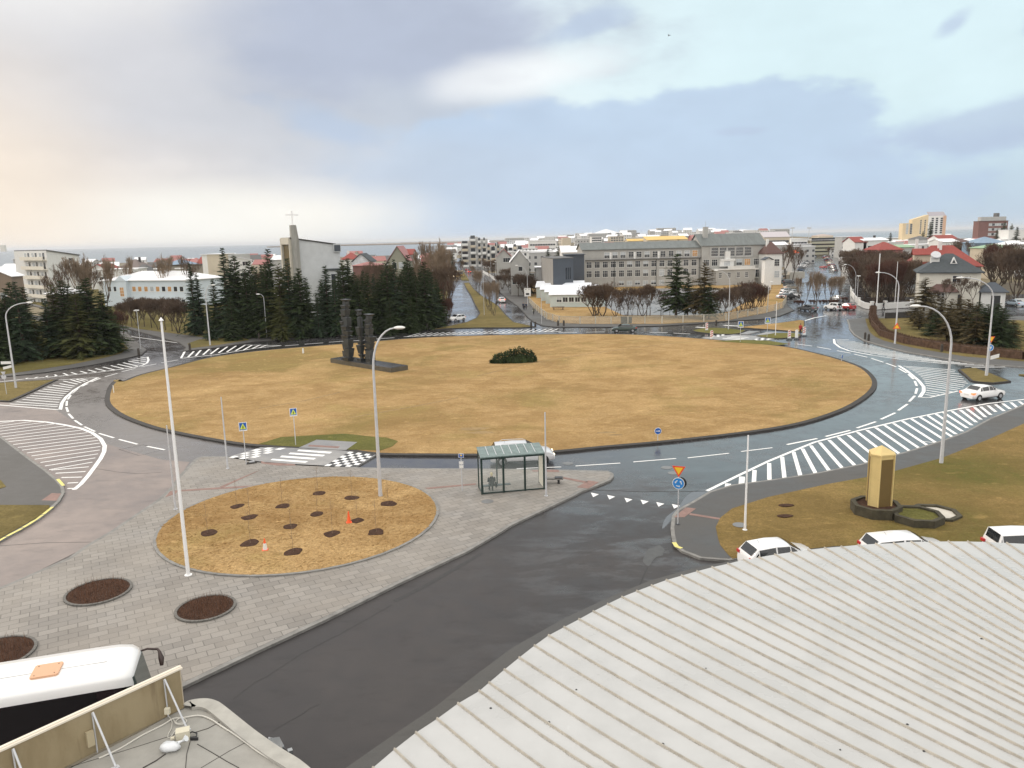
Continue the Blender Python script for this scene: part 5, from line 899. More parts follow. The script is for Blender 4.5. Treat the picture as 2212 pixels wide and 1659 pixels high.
# ---------------------------------------------------------------- bus shelter
FL, FR, BLs = P(1041.7, 1068.4, .12), P(1175.6, 1057, .12), P(1033.5, 1054.5, .12)
u = (FR - FL).normalized(); wd = (FR - FL).length; sang = math.atan2(u.y, u.x); dp = 1.55; SH = at(1040, 990, FL.y).z - .12
M_sg = mat('shelter_green', (.012, .030, .026), .35); M_sglass = NT('shelter_glass'); M_sglass.done((.75, .85, .82), .05, spec=.5); M_sglass.b.inputs['Alpha'].default_value = .07; M_sglass = M_sglass.m
e = SHELTER = empty('bus_shelter', (FL.x, FL.y, .12), sang, 'dark green glass bus shelter with pitched grey roof', 'bus shelter')
for x in (0, wd * .345, wd * .69, wd): MB().box(x - .065, x + .065, -.05, .05, 0, SH).build('post', M_sg, e)
for x in (0, wd * .30, wd): MB().box(x - .045, x + .045, dp - .09, dp, 0, SH + .28).build('post', M_sg, e)
MB().box(0, wd, -.04, .04, SH - .12, SH).box(0, wd, -.03, .03, .04, .12).box(-.03, .03, .05, dp - .1, .05, .12).build('rail', M_sg, e)
for a, b in ((.05, wd * .345 - .05), (wd * .345 + .05, wd * .69 - .05), (wd * .69 + .05, wd - .05)): MB().box(a, b, -.006, .006, .12, SH - .12).build('glass_pane', M_sglass, e)
MB().box(-.006, .006, .06, dp - .1, .12, SH).build('glass_pane', M_sglass, e)
MB().box(wd - .035, wd + .035, .06, dp - .1, .12, SH).build('side_panel', mat('pale_poster', (.55, .53, .45), .5, .1, 3), e)
rf = MB(); ov = .07; rf.add([(-ov, -ov, SH), (wd + ov, -ov, SH), (wd + ov, dp + .12, SH + .32), (-ov, dp + .12, SH + .32), (-ov, -ov, SH + .07), (wd + ov, -ov, SH + .07), (wd + ov, dp + .12, SH + .37), (-ov, dp + .12, SH + .37)], [(3, 2, 1, 0), (4, 5, 6, 7), (0, 1, 5, 4), (1, 2, 6, 5), (2, 3, 7, 6), (3, 0, 4, 7)])
rf.build('roof', mat('weathered_glass_roof', (.14, .19, .185), .25, .3, 3), e)
sm_ = MB()
for i in range(1, 8): x = wd * i / 8; sm_.add([(x - .02, -.05, SH + .072), (x + .02, -.05, SH + .072), (x + .02, dp + .1, SH + .374), (x - .02, dp + .1, SH + .374)], [(0, 1, 2, 3)])
sm_.build('roof_seams', M_galv, e)
MB().box(.08, wd * .47, .22, .52, .47, .52).build('bench', M_sg, e); MB().box(.02, .14, .22, .5, 0, .47).build('bench_leg', M_sg, e)
# ---------------------------------------------------------------- sculpture
sc = mat('weathered_bronze', (.045, .052, .056), .4, .35, 1.5, .3, metallic=.2)
pA, pB = P(716, 783, .14), P(876, 803, .14); pL = P(Z3(0, 0)[0] - 0, 0) if False else None
c0 = P(714, 784, .1); c1 = P(845, 806, .1); c2 = P(881.5, 797, .1); ux = (c1 - c0); Lp = ux.length; sa = math.atan2(ux.y, ux.x); Wd = (c2 - c1).length * .8
e = empty('sculpture', (c0.x, c0.y, .14), sa, 'tall abstract sculpture of five stacked dark columns on a low plinth', 'sculpture')
MB().box(0, Lp, 0, Wd, 0, .62).build('plinth', mat('plinth_stone', (.085, .075, .055), .5, .3, 1.5, .2), e); MB().box(.05, Lp - .05, .05, Wd - .05, .621, .66).build('plinth_top', mat('wet_slab', (.09, .09, .095), .16, .2, 1), e)
def column(px, top, bx_, by_, w, seed, lab):
    q_ = P(bx_, by_, .80) - c0; u0, v0 = q_.x * cos(sa) + q_.y * sin(sa), -q_.x * sin(sa) + q_.y * cos(sa)
    b = c0 + Vector((cos(sa) * u0 - sin(sa) * v0, sin(sa) * u0 + cos(sa) * v0, .5)); hgt = at(px, top, b.y).z - .14; r = random.Random(seed); m = MB(); z = .655; zt = hgt
    k = 0; bx = lambda x0, y0, a, b_, c_, z0_, z1_, f: m.add([(x0 + sx * q, y0 + sy * q * b_, zz) for zz, q in ((z0_, a), (z1_, c_)) for sx, sy in ((-1, -1), (1, -1), (1, 1), (-1, 1))], [(3, 2, 1, 0), (4, 5, 6, 7), (0, 1, 5, 4), (1, 2, 6, 5), (2, 3, 7, 6), (3, 0, 4, 7)])
    while z < zt - .75:
        t = z / zt; ww = w * (.58 - .26 * t + .05 * sin(t * 9 + seed)); hh = min(r.choice((.35, .5, .8, 1.2)), zt - .7 - z)
        o1 = -.24 * w * (r.random() < .6) + .06 * w; bx(u0 + o1 + r.uniform(-.03, .05) * w, v0, ww * r.uniform(.62, .95), .8, ww * r.uniform(.9, 1.35), z, z + hh, 0); z += hh
        hh = min(r.choice((.10, .15, .28)), zt - .7 - z); bx(u0 + .10 * w, v0, ww * .50, .7, ww * .55, z, z + hh + .01, 0); z += max(hh, .01)
    zt2 = zt - .02; q = w * .28; m.box(u0 - q, u0 + q, v0 - q, v0 + q, z, zt2 - .3)
    m.add([(u0 + sx * s, v0 + sy * s * .7, zz) for zz, s in ((zt2 - .3, w * .3), (zt2, w * .62)) for sx, sy in ((-1, -1), (1, -1), (1, 1), (-1, 1))], [(3, 2, 1, 0), (4, 5, 6, 7), (0, 1, 5, 4), (1, 2, 6, 5), (2, 3, 7, 6), (3, 0, 4, 7)])
    m.build('column', sc, e, label=lab)
column(750.7, 646, 754.5, 779.5, 1.2, 1, 'tallest, leftmost column'); column(744, 679, 747, 776.5, .8, 2, 'shorter column behind the tallest'); column(777, 669, 782, 782, .85, 3, 'slim middle column'); column(801, 678, 803, 785, 1.15, 4, 'right front column'); column(793, 691, 796.5, 781.5, .75, 5, 'right rear column')
# ---------------------------------------------------------------- yellow monument with stone basins
bc = P(*R8(945, 1345), .15); mz = at(*R8(955, 850), bc.y).z - .15
M_cream = mat('cream_paint', (.60, .46, .20), .6, .08, 2); M_louv = NT('brown_louvre'); lx = M_louv.sep()
lou = M_louv.math('SINE', M_louv.math('MULTIPLY', M_louv.math('ADD', lx[0], lx[1]), 95.0)); M_louv = M_louv.done(M_louv.mix(M_louv.rng(lou, -.4, .4), (.06, .035, .01), (.22, .145, .04)), .6)
e = empty('advertising_column', bc, radians(12), 'tall cream column with brown louvred sides on a stone basin', 'column'); hx = [Vector((0, 0))]
for k in range(5): hx.append(hx[-1] + Vector((cos(k * pi / 3), sin(k * pi / 3))) * (.52, 1.0)[k % 2 == 0])
ctr = sum(hx, Vector((0, 0))) / 6; hx = [v - ctr for v in hx]; hs = [(v * 1.07).to_tuple() for v in hx]
MB().prism([v.to_tuple() for v in hx], .1, mz, bottom=True).build('body', M_cream, e)
MB().add([(x, y, z) for z in (mz, mz + .09) for x, y in hs] + [(0, 0, mz + .55)], [(i, (i + 1) % 6, 6 + (i + 1) % 6, 6 + i) for i in range(6)] + [(6 + i, 6 + (i + 1) % 6, 12) for i in range(6)] + [tuple(range(5, -1, -1))]).build('cap', M_cream, e)
for i in (0, 2, 4):
    a, b = hx[i], hx[(i + 1) % 6]; d = b - a; n = Vector((d.y, -d.x)).normalized(); p0, p1 = a + d * .09 + n * .012, a + d * .91 + n * .012
    MB().add([(p0.x, p0.y, .3), (p1.x, p1.y, .3), (p1.x, p1.y, mz - .22), (p0.x, p0.y, mz - .22)], [(0, 1, 2, 3)]).build('louvre_panel', M_louv, e)
    for s in (-.01, .95): q0, q1 = a + d * s, a + d * (s + .06); MB().prism([q0.to_tuple(), q1.to_tuple(), (q1 + n * .06).to_tuple(), (q0 + n * .06).to_tuple()], .15, mz + .03).build('edge_strip', M_cream, e)
M_lava = mat('mossy_stone', (.055, .048, .030), .95, .4, 3, .8)
def basin(px, py, r, h, fill, label, zt=0):
    c = P(px, py, .15); e = empty('stone_basin', c, .2, label, 'stone basin', 'hexagonal stone basins on the right lawn'); a = circ((0, 0), r, 8); b = circ((0, 0), r - .28, 8)
    m = MB()
    for i in range(8): m.prism([a[i], a[(i + 1) % 8], b[(i + 1) % 8], b[i]], 0, h)
    m.build('rim', M_lava, e); MB().prism(b, 0, h - .12).build('filling', fill, e)
basin(*R8(930, 1355), 1.5, .62, M_soil, 'dark stone basin round the cream column'); basin(*R8(1285, 1420), 1.5, .45, M_green, 'mossy stone basin in the middle of three'); basin(*R8(1440, 1365), 1.5, .14, mat('pale_slab', (.50, .47, .41), .7, .1, 2), 'low stone basin with pale slab lid, right of three')
for x, y in (R8(150, 1390), R8(160, 1298)): tag(MB().prism(curve([(.5, 0), (.1, .28), (-.5, .1), (-.2, -.28)], True, 3), 0, .05).build('turf_clod', M_soil, loc=P(x, y, .15)), 'flat dark clod lying on the right lawn near the white pole', 'clod', 'dark clods on the right lawn')
# ================================================================ VEHICLES
def paint(n, c, metal=0.0): return mat('car_paint_' + n, c, .30, 0, metallic=metal, coat=.6)
PW = paint('white', (.78, .78, .78)); PS = paint('silver', (.35, .37, .38), .5); PG = paint('grey', (.12, .13, .14), .4); PR = paint('red', (.33, .02, .02)); PK = paint('black', (.015, .016, .018)); PD = paint('dark_green', (.035, .055, .045), .3); PB = paint('blue_grey', (.10, .15, .22), .4); PI = paint('ice_blue', (.42, .50, .58), .3); PBe = paint('beige', (.38, .33, .26), .2)
M_cg = mat('car_glass', (.012, .015, .018), .05, spec=.8); M_tyre = mat('tyre', (.015, .015, .015), .85); M_rim = mat('wheel_rim', (.42, .43, .45), .3, metallic=.7)
M_tl = mat('tail_light', (.45, .02, .02), .3); M_hl = mat('headlight', (.75, .76, .78), .15); M_hlon = mat('headlight_on', (1.0, .90, .65), .3, emit=6.0); M_tlon = mat('brake_light_on', (1.0, .10, .03), .3, emit=3.0); M_plate = mat('number_plate', (.62, .62, .60), .5)
def car(kind, label, body=PW, lights=False, brake=False, spare=False, rails=False, spoiler=False):
    """x forward, origin on the ground under the middle"""
    if kind == 'sedan':   Lc_, w, st = 4.6, .88, [(-2.30, .55, .86, 0), (-2.22, .50, .98, 0), (-1.62, .50, 1.06, 0), (-1.05, .50, 1.42, 1), (-.10, .50, 1.47, 1), (.45, .50, 1.42, 1), (1.12, .50, 1.02, 0), (1.95, .50, .86, 0), (2.25, .50, .68, 0), (2.30, .50, .60, 0)]
    elif kind == 'hatch': Lc_, w, st = 4.1, .87, [(-2.05, .55, .80, 0), (-2.00, .50, 1.02, 0), (-1.62, .50, 1.42, 1), (-.6, .50, 1.50, 1), (.20, .50, 1.47, 1), (.95, .50, 1.06, 0), (1.72, .50, .88, 0), (1.98, .50, .70, 0), (2.05, .50, .60, 0)]
    elif kind == 'estate': Lc_, w, st = 4.7, .90, [(-2.35, .55, .80, 0), (-2.30, .50, 1.02, 0), (-1.98, .50, 1.46, 1), (-.6, .50, 1.53, 1), (.30, .50, 1.50, 1), (1.05, .50, 1.08, 0), (1.95, .50, .90, 0), (2.28, .50, .72, 0), (2.35, .50, .60, 0)]
    else:                 Lc_, w, st = 4.1, .87, [(-1.95, .60, 1.00, 0), (-1.93, .55, 1.12, 0), (-1.80, .55, 1.66, 1), (-.6, .55, 1.72, 1), (.20, .55, 1.70, 1), (.72, .55, 1.16, 0), (1.72, .55, 1.04, 0), (1.95, .55, .85, 0), (2.0, .55, .7, 0)]
    e = empty('parked_car', (0, 0, 0), 0, label, 'car'); belt = {'sedan': 1.0, 'hatch': 1.0, 'estate': 1.02, 'suv': 1.14}[kind]
    zb = .24 if kind != 'suv' else .34; rings = []
    for x, zm, zt, cab in st:
        end = max(0, abs(x) - Lc_ / 2 + .32) / .32; ww = w * (1 - .16 * end ** 2)
        bl = min(belt, zt - .03); wr = ww * (.76 if cab else .90); lift = .07 * end
        rings.append([Vector(p) for p in ((x, 0, zb + lift), (x, ww * .86, zb + lift), (x, ww * .99, zb + .14 + lift), (x, ww, zm + .1), (x, ww * .965, bl), (x, wr, zt - .02), (x, wr * .6, zt + .02), (x, 0, zt + .03))])
    m = MB(); k = 8; vs = []
    for r in rings: vs += r + [Vector((p.x, -p.y, p.z)) for p in r[-2:0:-1]]
    n = 14; fs = [(i * n + j, i * n + (j + 1) % n, (i + 1) * n + (j + 1) % n, (i + 1) * n + j) for i in range(len(st) - 1) for j in range(n)]
    m.add(vs, fs + [tuple(range(n)), tuple(range((len(st) - 1) * n, len(st) * n))]); m.build('body', body, e, 38)
    cabs = [i for i, s in enumerate(st) if s[3]]; i0, i1 = cabs[0], cabs[-1]
    def pane(name, q, off=.012, s=.86, sv=.80):
        c = sum(q, Vector()) / 4; nrm = (q[1] - q[0]).cross(q[3] - q[0]).normalized()
        if nrm.dot(c - Vector((0, 0, .8))) < 0: nrm = -nrm
        q2 = [c + (p - c) * s + nrm * off for p in q]; return MB().add(q2, [(0, 1, 2, 3)])
    for sg in (1, -1):
        f = lambda p: Vector((p.x, p.y * sg, p.z)); g_ = MB()
        for i in range(i0 - 1, i1 + 1):
            a, b = rings[i], rings[i + 1]; q = [f(a[4]), f(b[4]), f(b[5]), f(a[5])]
            if i == i0 - 1: q = [f(a[4].lerp(b[4], .35)), f(b[4]), f(b[5]), f(b[5].lerp(b[4], .3))] if kind != 'sedan' else [f(a[4].lerp(b[4], .4)), f(b[4]), f(b[5]), f(a[5].lerp(b[5], .75))]
            elif i == i1: q = [f(a[4]), f(a[4].lerp(b[4], .80)), f(a[5].lerp(b[5], .25)), f(a[5])]
            p_ = pane('', q, .010, .90); g_.add(p_.v, p_.f)
        g_.build('side_window', M_cg, e)
    a, b = rings[i1], rings[i1 + 1]; q = [Vector((a[5].x, a[5].y, a[5].z)), Vector((b[5].x, b[5].y * .98, b[5].z)), Vector((b[5].x, -b[5].y * .98, b[5].z)), Vector((a[5].x, -a[5].y, a[5].z))]
    q = [v + Vector((0, 0, .062)) for v in q]; pane('', q, .012, .90).build('windscreen', M_cg, e)
    a, b = rings[i0], rings[i0 - 1]; q = [Vector((a[5].x, a[5].y, a[5].z)), Vector((b[5].x, b[5].y * .92, b[5].z)), Vector((b[5].x, -b[5].y * .92, b[5].z)), Vector((a[5].x, -a[5].y, a[5].z))]
    q = [v + Vector((0, 0, .062)) for v in q]; pane('', q, .012, .86).build('rear_window', M_cg, e)
    rw = .32 if kind != 'suv' else .37; wx = (Lc_ / 2 - .85, -Lc_ / 2 + .80)
    wm = MB(); wm.tube([(0, -.11, 0), (0, -.10, 0), (0, .10, 0), (0, .11, 0)], [rw * .9, rw, rw, rw * .9], 18); wmesh = wm.mesh('wheel', M_tyre, 50)
    rm = MB().tube([(0, .112, 0), (0, .125, 0)], [rw * .64, rw * .60], 14)
    rmesh = rm.mesh('rim', M_rim); sp = MB()
    for j in range(5): t = 2 * pi * j / 5 + .3; sp.add([(rw * .16 * cos(t) , .128, rw * .16 * sin(t)), (rw * .56 * cos(t + .35), .128, rw * .56 * sin(t + .35)), (rw * .56 * cos(t + .9), .128, rw * .56 * sin(t + .9))], [(0, 1, 2)])
    smesh = sp.mesh('spoke_gap', M_dark); am = MB().tube([(0, 0, 0), (0, .01, 0)], [rw * 1.17] * 2, 20).mesh('wheel_arch', M_dark)
    for x in wx:
        for sg in (1, -1):
            link('wheel_arch', am, e, (x, sg * (w * .992), rw + .02), 0 if sg > 0 else pi)
            wh = link('wheel', wmesh, e, (x, sg * (w - .085), rw), 0 if sg > 0 else pi); link('rim', rmesh, wh); 
    xf = Lc_ / 2; zl = .66 if kind != 'suv' else .82
    for sg in (1, -1):
        MB().add([(xf - .30, sg * w * .93, zl - .06), (xf - .02, sg * w * .60, zl - .06), (xf - .05, sg * w * .60, zl + .08), (xf - .38, sg * w * .94, zl + .10)], [(0, 1, 2, 3)]).add([(xf - .30, sg * w * .955, zl - .06), (xf + .012, sg * w * .62, zl - .06), (xf - .02, sg * w * .62, zl + .07), (xf - .38, sg * w * .965, zl + .09)], [(0, 1, 2, 3)]).build('headlight', M_hlon if lights else M_hl, e)
        zr = .82 if kind == 'sedan' else .92
        MB().box(-xf - .012, -xf + .30, min(sg * w * .60, sg * w * .935), max(sg * w * .60, sg * w * .935), zr - .09, zr + .07).build('tail_light', M_tlon if brake else M_tl, e)
        MB().box(.62, .78, min(sg * (w + .0), sg * (w + .15)), max(sg * (w + .0), sg * (w + .15)), belt - .04, belt + .09).build('mirror', body, e)
        MB().box(-Lc_ / 2 + 1.2, Lc_ / 2 - 1.3, min(sg * w * .99, sg * (w * .985 + .012)), max(sg * w * .99, sg * (w * .985 + .012)), zb + .02, zb + .10).build('sill_strip', M_dark, e)
    MB().box(xf - .03, xf + .008, -.48, .48, .34, .50).build('grille', M_dark, e); MB().box(-xf - .02, -xf + .02, -.26, .26, .60 if kind == 'sedan' else .50, .71 if kind == 'sedan' else .61).build('number_plate', M_plate, e)
    MB().box(xf - .02, xf + .014, -.26, .26, .42, .52).build('number_plate', M_plate, e)
    if spare: t_ = MB().tube([(-1.97, 0, .95), (-2.16, 0, .95)], [.33, .33], 16).build('spare_wheel', M_tyre, e); MB().tube([(-2.16, 0, .95), (-2.175, 0, .95)], [.22, .2], 12).build('rim', PW, t_)
    if rails:
        for sg in (1, -1): MB().tube([(-1.6, sg * .62, 1.50), (-1.4, sg * .62, 1.60), (.1, sg * .62, 1.60), (.35, sg * .62, 1.50)], .02, 5).build('roof_rail', M_galv, e)
    if kind in ('hatch', 'estate'): MB().tube([(-1.2, 0, 1.48), (-1.35, 0, 1.72)], .008, 4).build('aerial', M_dark, e)
    return e
def face(a, b): d = P(*b) - P(*a); return math.atan2(d.y, d.x)
def put(e, px, py, rz, z=0.0, name=None, s=1.0): e.location = P(px, py, z); e.rotation_euler = (0, 0, rz); e.scale = (s,) * 3; e.name = name or e.name; return e
put(car('sedan', 'white saloon with glowing tail lights leaving the roundabout on the right', PW, brake=True), 2122, 861, face((2080, 871), (2170, 860)), name='moving_car')
put(car('sedan', 'dark green saloon driving past the school on the far side', PD), 1348, 717, pi - .04, name='moving_car')
put(car('estate', 'white roofed estate car with lit headlights behind the bus shelter', paint('pearl', (.62, .62, .64), .1), True, rails=True), 1128, 998, face((1080, 999), (1190, 994)), name='moving_car', s=1.08)
put(car('hatch', 'white hatchback at the mouth of the avenue, coming towards the roundabout', PW), 987, 694, -pi / 2 - .75, name='moving_car')
put(car('hatch', 'white car driving away up the right lane of the avenue', PW, brake=True), 1083, 653, pi / 2 + .18, name='moving_car')
put(car('hatch', 'red car far up the avenue, nearer of two', PR, brake=True), 1013, 590, pi / 2 + .2, name='moving_car'); put(car('hatch', 'dark red car far up the avenue, farther of two', PR), 1008, 585, pi / 2 + .2, name='moving_car')
GP = 'cars parked beside the far car park strip'
put(car('estate', 'grey estate car parked left of the white off-roader', PG), 1744, 672, pi / 2 + .45)['group'] = GP
put(car('suv', 'white off-roader with spare wheel on its back', PW, spare=True), 1799, 670, pi / 2 + .42)['group'] = GP
put(car('hatch', 'red hatchback parked right of the white off-roader', PR), 1829, 669, pi / 2 + .35)['group'] = GP
put(car('sedan', 'silver blue saloon parked in front of the garage', PI), 2191, 661, pi / 2 + .1)['group'] = GP
put(car('hatch', 'small black hatchback parked at the gate end of the row', PK), 1706, 646, .35)['group'] = GP
sed, hat, est = car('sedan', 'x'), car('hatch', 'x'), car('estate', 'x'); CARS = [hat, est, sed]
GR = 'cars parked in the row beside the school'
for (x, y, k, pm, l) in ((1699, 639, 0, PW, 'white car behind the small black hatchback'), (1703, 633, 1, PS, 'silver estate car above the white one'), (1713, 642, 0, PW, 'white hatchback nose to the bare trees'), (1708, 626, 1, PBe, 'beige estate car with long roof in the row'), (1702, 613, 1, PG, 'grey estate car behind the lorry'), (1716, 636, 2, PS, 'silver saloon squeezed in the row'), (1695, 645, 2, PS, 'silver saloon at the left end of the row')):
    dup(CARS[k], P(x, y), .3, l, GR, 1, {'body': pm, 'mirror': pm})
GS = 'cars parked along the long far street'
i = 0
for t in range(15):
    f = t / 14; x = 1737 - 0 + (1757 - 1737) * f - 14 * (1 - f) + 2; y = 586 - 33 * f ** .75; pm = random.choice((PS, PW, PB, PS, PG, PK, PI))
    dup(random.choice(CARS), P(x + 2, y), .25, 'car in the left parked row of the long far street', GS, 1, {'body': pm, 'mirror': pm})
for t in range(12):
    f = t / 11; x = 1800 - 18 * f; y = 588 - 32 * f ** .75; pm = random.choice((PBe, PR, PG, PS, PB, PK)); dup(random.choice(CARS), P(x, y), pi / 2 + .32, 'car in the right parked row of the long far street', GS, 1, {'body': pm, 'mirror': pm})
for x, y, pm, l in ((1778, 580, PR, 'reddish car driving up the far street'), (1804, 606, PG, 'dark car behind the bare trees, farther'), (1804, 614, PS, 'silver car behind the bare trees, nearer'), (1808, 650, PS, 'silver car between the thin trees, seen from behind'), (1776, 553, PR, 'red car with brake lights far up the street, left'), (1783, 552, PR, 'red car with brake lights far up the street, right')):
    c_ = dup(hat, P(x, y), pi / 2 + .3, l, 'cars on the far street', 1, {'body': pm, 'mirror': pm, **({'tail_light': M_tlon} if 'brake' in l else {})})
for e_ in (sed, hat, est): kill(e_)
GW = 'white cars parked behind the white roof'
put(car('hatch', 'white hatchback parked left behind the roof edge', PW), 1683, 1226, face((1640, 1210), (1730, 1200)))['group'] = GW
put(car('estate', 'white estate car parked in the middle behind the roof edge', PW), 1958, 1212, face((1900, 1190), (2010, 1184)))['group'] = GW
put(car('suv', 'white car at the right edge behind the roof edge', PW), 2218, 1210, face((2160, 1186), (2270, 1186)))['group'] = GW
# car below the canopy: only its windscreen shows
c_ = put(car('sedan', 'silver car with blue windscreen half hidden under the concrete canopy', PS), 577, 1733, radians(118))
# yellow bus with headlights far up the avenue
def bus_far(px, py, rz, label):
    e = empty('city_bus', P(px, py), rz, label, 'bus'); yl = mat('bus_yellow', (.62, .36, .03), .4, coat=.3)
    MB().box(-5.8, 5.8, -1.25, 1.25, .35, 1.15).build('body', yl, e); MB().box(-5.75, 5.75, -1.22, 1.22, 1.15, 2.55).build('window_band', M_cg, e); MB().box(-5.8, 5.8, -1.25, 1.25, 2.55, 3.1).build('roof', mat('bus_cream', (.42, .36, .26), .5), e)
    for s in (-1, 1): MB().box(5.8, 5.83, s * .95 - .2, s * .95 + .2, .6, .9).build('headlight', M_hlon, e)
    wh = MB().tube([(0, -.15, 0), (0, .15, 0)], [.5, .5], 14).mesh('wheel', M_tyre)
    for x in (3.6, -3.2):
        for s in (-1, 1): link('wheel', wh, e, (x, s * 1.12, .5))
bus_far(985.5, 599, -pi / 2 - .32, 'yellow bus with lit headlights coming down the avenue')
def lorry(px, py, rz, label):
    e = empty('box_lorry', P(px, py), rz, label, 'lorry'); MB().box(-3.6, 2.0, -1.2, 1.2, .9, 3.3).build('cargo_box', mat('lorry_box', (.45, .43, .38), .6), e); MB().box(2.1, 3.6, -1.1, 1.1, .5, 2.4).build('cab', PBe, e); MB().box(2.7, 3.63, -1.0, 1.0, 1.4, 2.2).build('windscreen', M_cg, e)
    wh = MB().tube([(0, -.15, 0), (0, .15, 0)], [.45, .45], 14).mesh('wheel', M_tyre)
    for x in (2.7, -2.2):
        for s in (-1, 1): link('wheel', wh, e, (x, s * 1.05, .45))
lorry(1714, 607, pi + .1, 'pale box lorry parked sideways beside the white fence')
# ---------------------------------------------------------------- big coach, lower left
r0 = at(300, 1400, 1); Zr = 3.55
cA = P(285, 1392, Zr); cB = P(-300, 1480, Zr)
q1, q2 = P(270, 1388, Zr), P(0, 1430, Zr); dv = (q1 - q2); crz = math.atan2(dv.y, dv.x)
f1 = P(282, 1462, Zr - .25); nose = P(297, 1415, Zr); W_ = 2.5; Lb = 12.0
e = empty('tour_coach', (0, 0, 0), crz, 'white roofed coach with black windows at the lower left', 'coach')
nx_ = Vector((cos(crz), sin(crz), 0)); ny_ = Vector((-sin(crz), cos(crz), 0)); e.location = Vector((q1.x, q1.y, 0)) + nx_ * .55 - ny_ * (W_ / 2 - .15)
hw = W_ / 2; cw = mat('coach_white', (.78, .78, .78), .35, coat=.5); ck = mat('coach_glass', (.012, .010, .011), .12, spec=.6)
def loft(secs, closed=True):
    m = MB(); n = len(secs[0]); m.add([p for s in secs for p in s], [(i * n + j, i * n + (j + 1) % n, (i + 1) * n + (j + 1) % n, (i + 1) * n + j) for i in range(len(secs) - 1) for j in range(n if closed else n - 1)] + ([tuple(range(n)), tuple(range((len(secs) - 1) * n, len(secs) * n))] if closed else [])); return m
def rsec(x, w, z): return [(x, -w, z - .42), (x, -w * .985, z - .16), (x, -w * .93, z - .05), (x, -w * .6, z + .015), (x, 0, z + .03), (x, w * .6, z + .015), (x, w * .93, z - .05), (x, w * .985, z - .16), (x, w, z - .42)]
loft([rsec(-Lb, hw, Zr), rsec(-1.5, hw, Zr), rsec(-.75, hw * .985, Zr - .01), rsec(-.30, hw * .93, Zr - .06), rsec(-.08, hw * .80, Zr - .14), rsec(0, hw * .66, Zr - .25)]).build('roof_shell', cw, e, 60)
bs = lambda x, w: [(x, -w, .35), (x, w, .35), (x, w, Zr - .43), (x, -w, Zr - .43)]
loft([bs(-Lb + .05, hw - .02), bs(-1.0, hw - .02), bs(-.35, hw * .92)]).build('body', mat('coach_body', (.02, .012, .014), .2, coat=.4), e)
MB().add([(-.36, -hw * .90, 1.0), (-.36, hw * .90, 1.0), (-.20, hw * .86, Zr - .42), (-.20, -hw * .86, Zr - .42), (.42, -hw * .70, 1.0), (.42, hw * .70, 1.0), (.02, hw * .66, Zr - .30), (.02, -hw * .66, Zr - .30)], [(4, 5, 6, 7), (0, 4, 7, 3), (1, 2, 6, 5), (0, 1, 5, 4), (3, 7, 6, 2)]).build('windscreen', mat('coach_screen', (.05, .07, .065), .08, spec=.8), e)
MB().box(-Lb + .1, -1.1, -hw - .004, -hw + .01, 1.5, Zr - .45).build('side_window', ck, e); MB().box(-Lb + .1, -1.1, hw - .01, hw + .004, 1.5, Zr - .45).build('side_window', ck, e)
# roof hatch, placed from its centre in the picture
hc = P(101, 1448, Zr + .06) - e.location; hcx, hcy = hc.dot(nx_), hc.dot(ny_)
m = MB().prism([(hcx + x, hcy + y) for x, y in ((-.42, -.36), (-.36, -.42), (.36, -.42), (.42, -.36), (.42, .36), (.36, .42), (-.36, .42), (-.42, .36))], Zr + .02, Zr + .09, bottom=True); hh_ = m.build('roof_hatch', mat('hatch_tan', (.62, .36, .22), .5), e)
for x in (-.3, .3):
    for y in (-.3, .3): MB().cyl(hcx + x, hcy + y, Zr + .09, Zr + .10, .02, n=6).build('screw', M_dark, hh_)
for yy in (.0,): MB().tube([(-Lb, hcy, Zr + .03), (hcx - .45, hcy, Zr + .032)], .012, 4).build('roof_seam', mat('grey_seam', (.4, .4, .4), .7), e); MB().tube([(hcx + .45, hcy, Zr + .03), (-.9, hcy, Zr + .028)], .012, 4).build('roof_seam', MATS['grey_seam'], e)
MB().tube([(-.2, hw * .8, Zr - .40), (.15, hw * .86, Zr - .36), (.50, hw * .80, Zr - .40), (.58, hw * .70, Zr - .46)], [.035, .04, .045, .05], 8).tube([(.57, hw * .71, Zr - .44), (.64, hw * .56, Zr - .62), (.64, hw * .50, Zr - .86)], [.05, .10, .06], 8).build('mirror_arm', mat('mirror_brown', (.035, .018, .015), .4), e, 50)
wh = MB().tube([(0, -.16, 0), (0, .16, 0)], [.52, .52], 18).mesh('wheel', M_tyre)
for x in (-2.3, -8.6):
    for s in (-1, 1): link('wheel', wh, e, (x, s * (hw - .15), .52))
COACH = e
# ================================================================ PEOPLE
def skinned(name, pts, edges, rad, m, parent=None, sub=1, loc=None):
    me = bpy.data.meshes.new(name); me.from_pydata([Vector(p) for p in pts], edges, []); o = bpy.data.objects.new(name, me); COL.objects.link(o)
    sk = o.modifiers.new('s', 'SKIN'); ss = o.modifiers.new('u', 'SUBSURF'); ss.levels = sub; ss.render_levels = sub
    if not me.skin_vertices: 
        bm = bmesh.new(); bm.from_mesh(me); bm.verts.layers.skin.verify(); bm.to_mesh(me); bm.free()
    for i, r in enumerate(rad): me.skin_vertices[0].data[i].radius = (r, r) if not isinstance(r, tuple) else r
    me.skin_vertices[0].data[0].use_root = True
    bpy.context.view_layer.update(); ev = o.evaluated_get(bpy.context.evaluated_depsgraph_get()); nm = bpy.data.meshes.new_from_object(ev); nm.name = name
    nm.materials.clear(); nm.materials.append(m); nm.polygons.foreach_set('use_smooth', [True] * len(nm.polygons)); bpy.data.objects.remove(o); bpy.data.meshes.remove(me)
    return link(name, nm, parent, loc)
M_skin = mat('skin', (.48, .30, .22), .6)
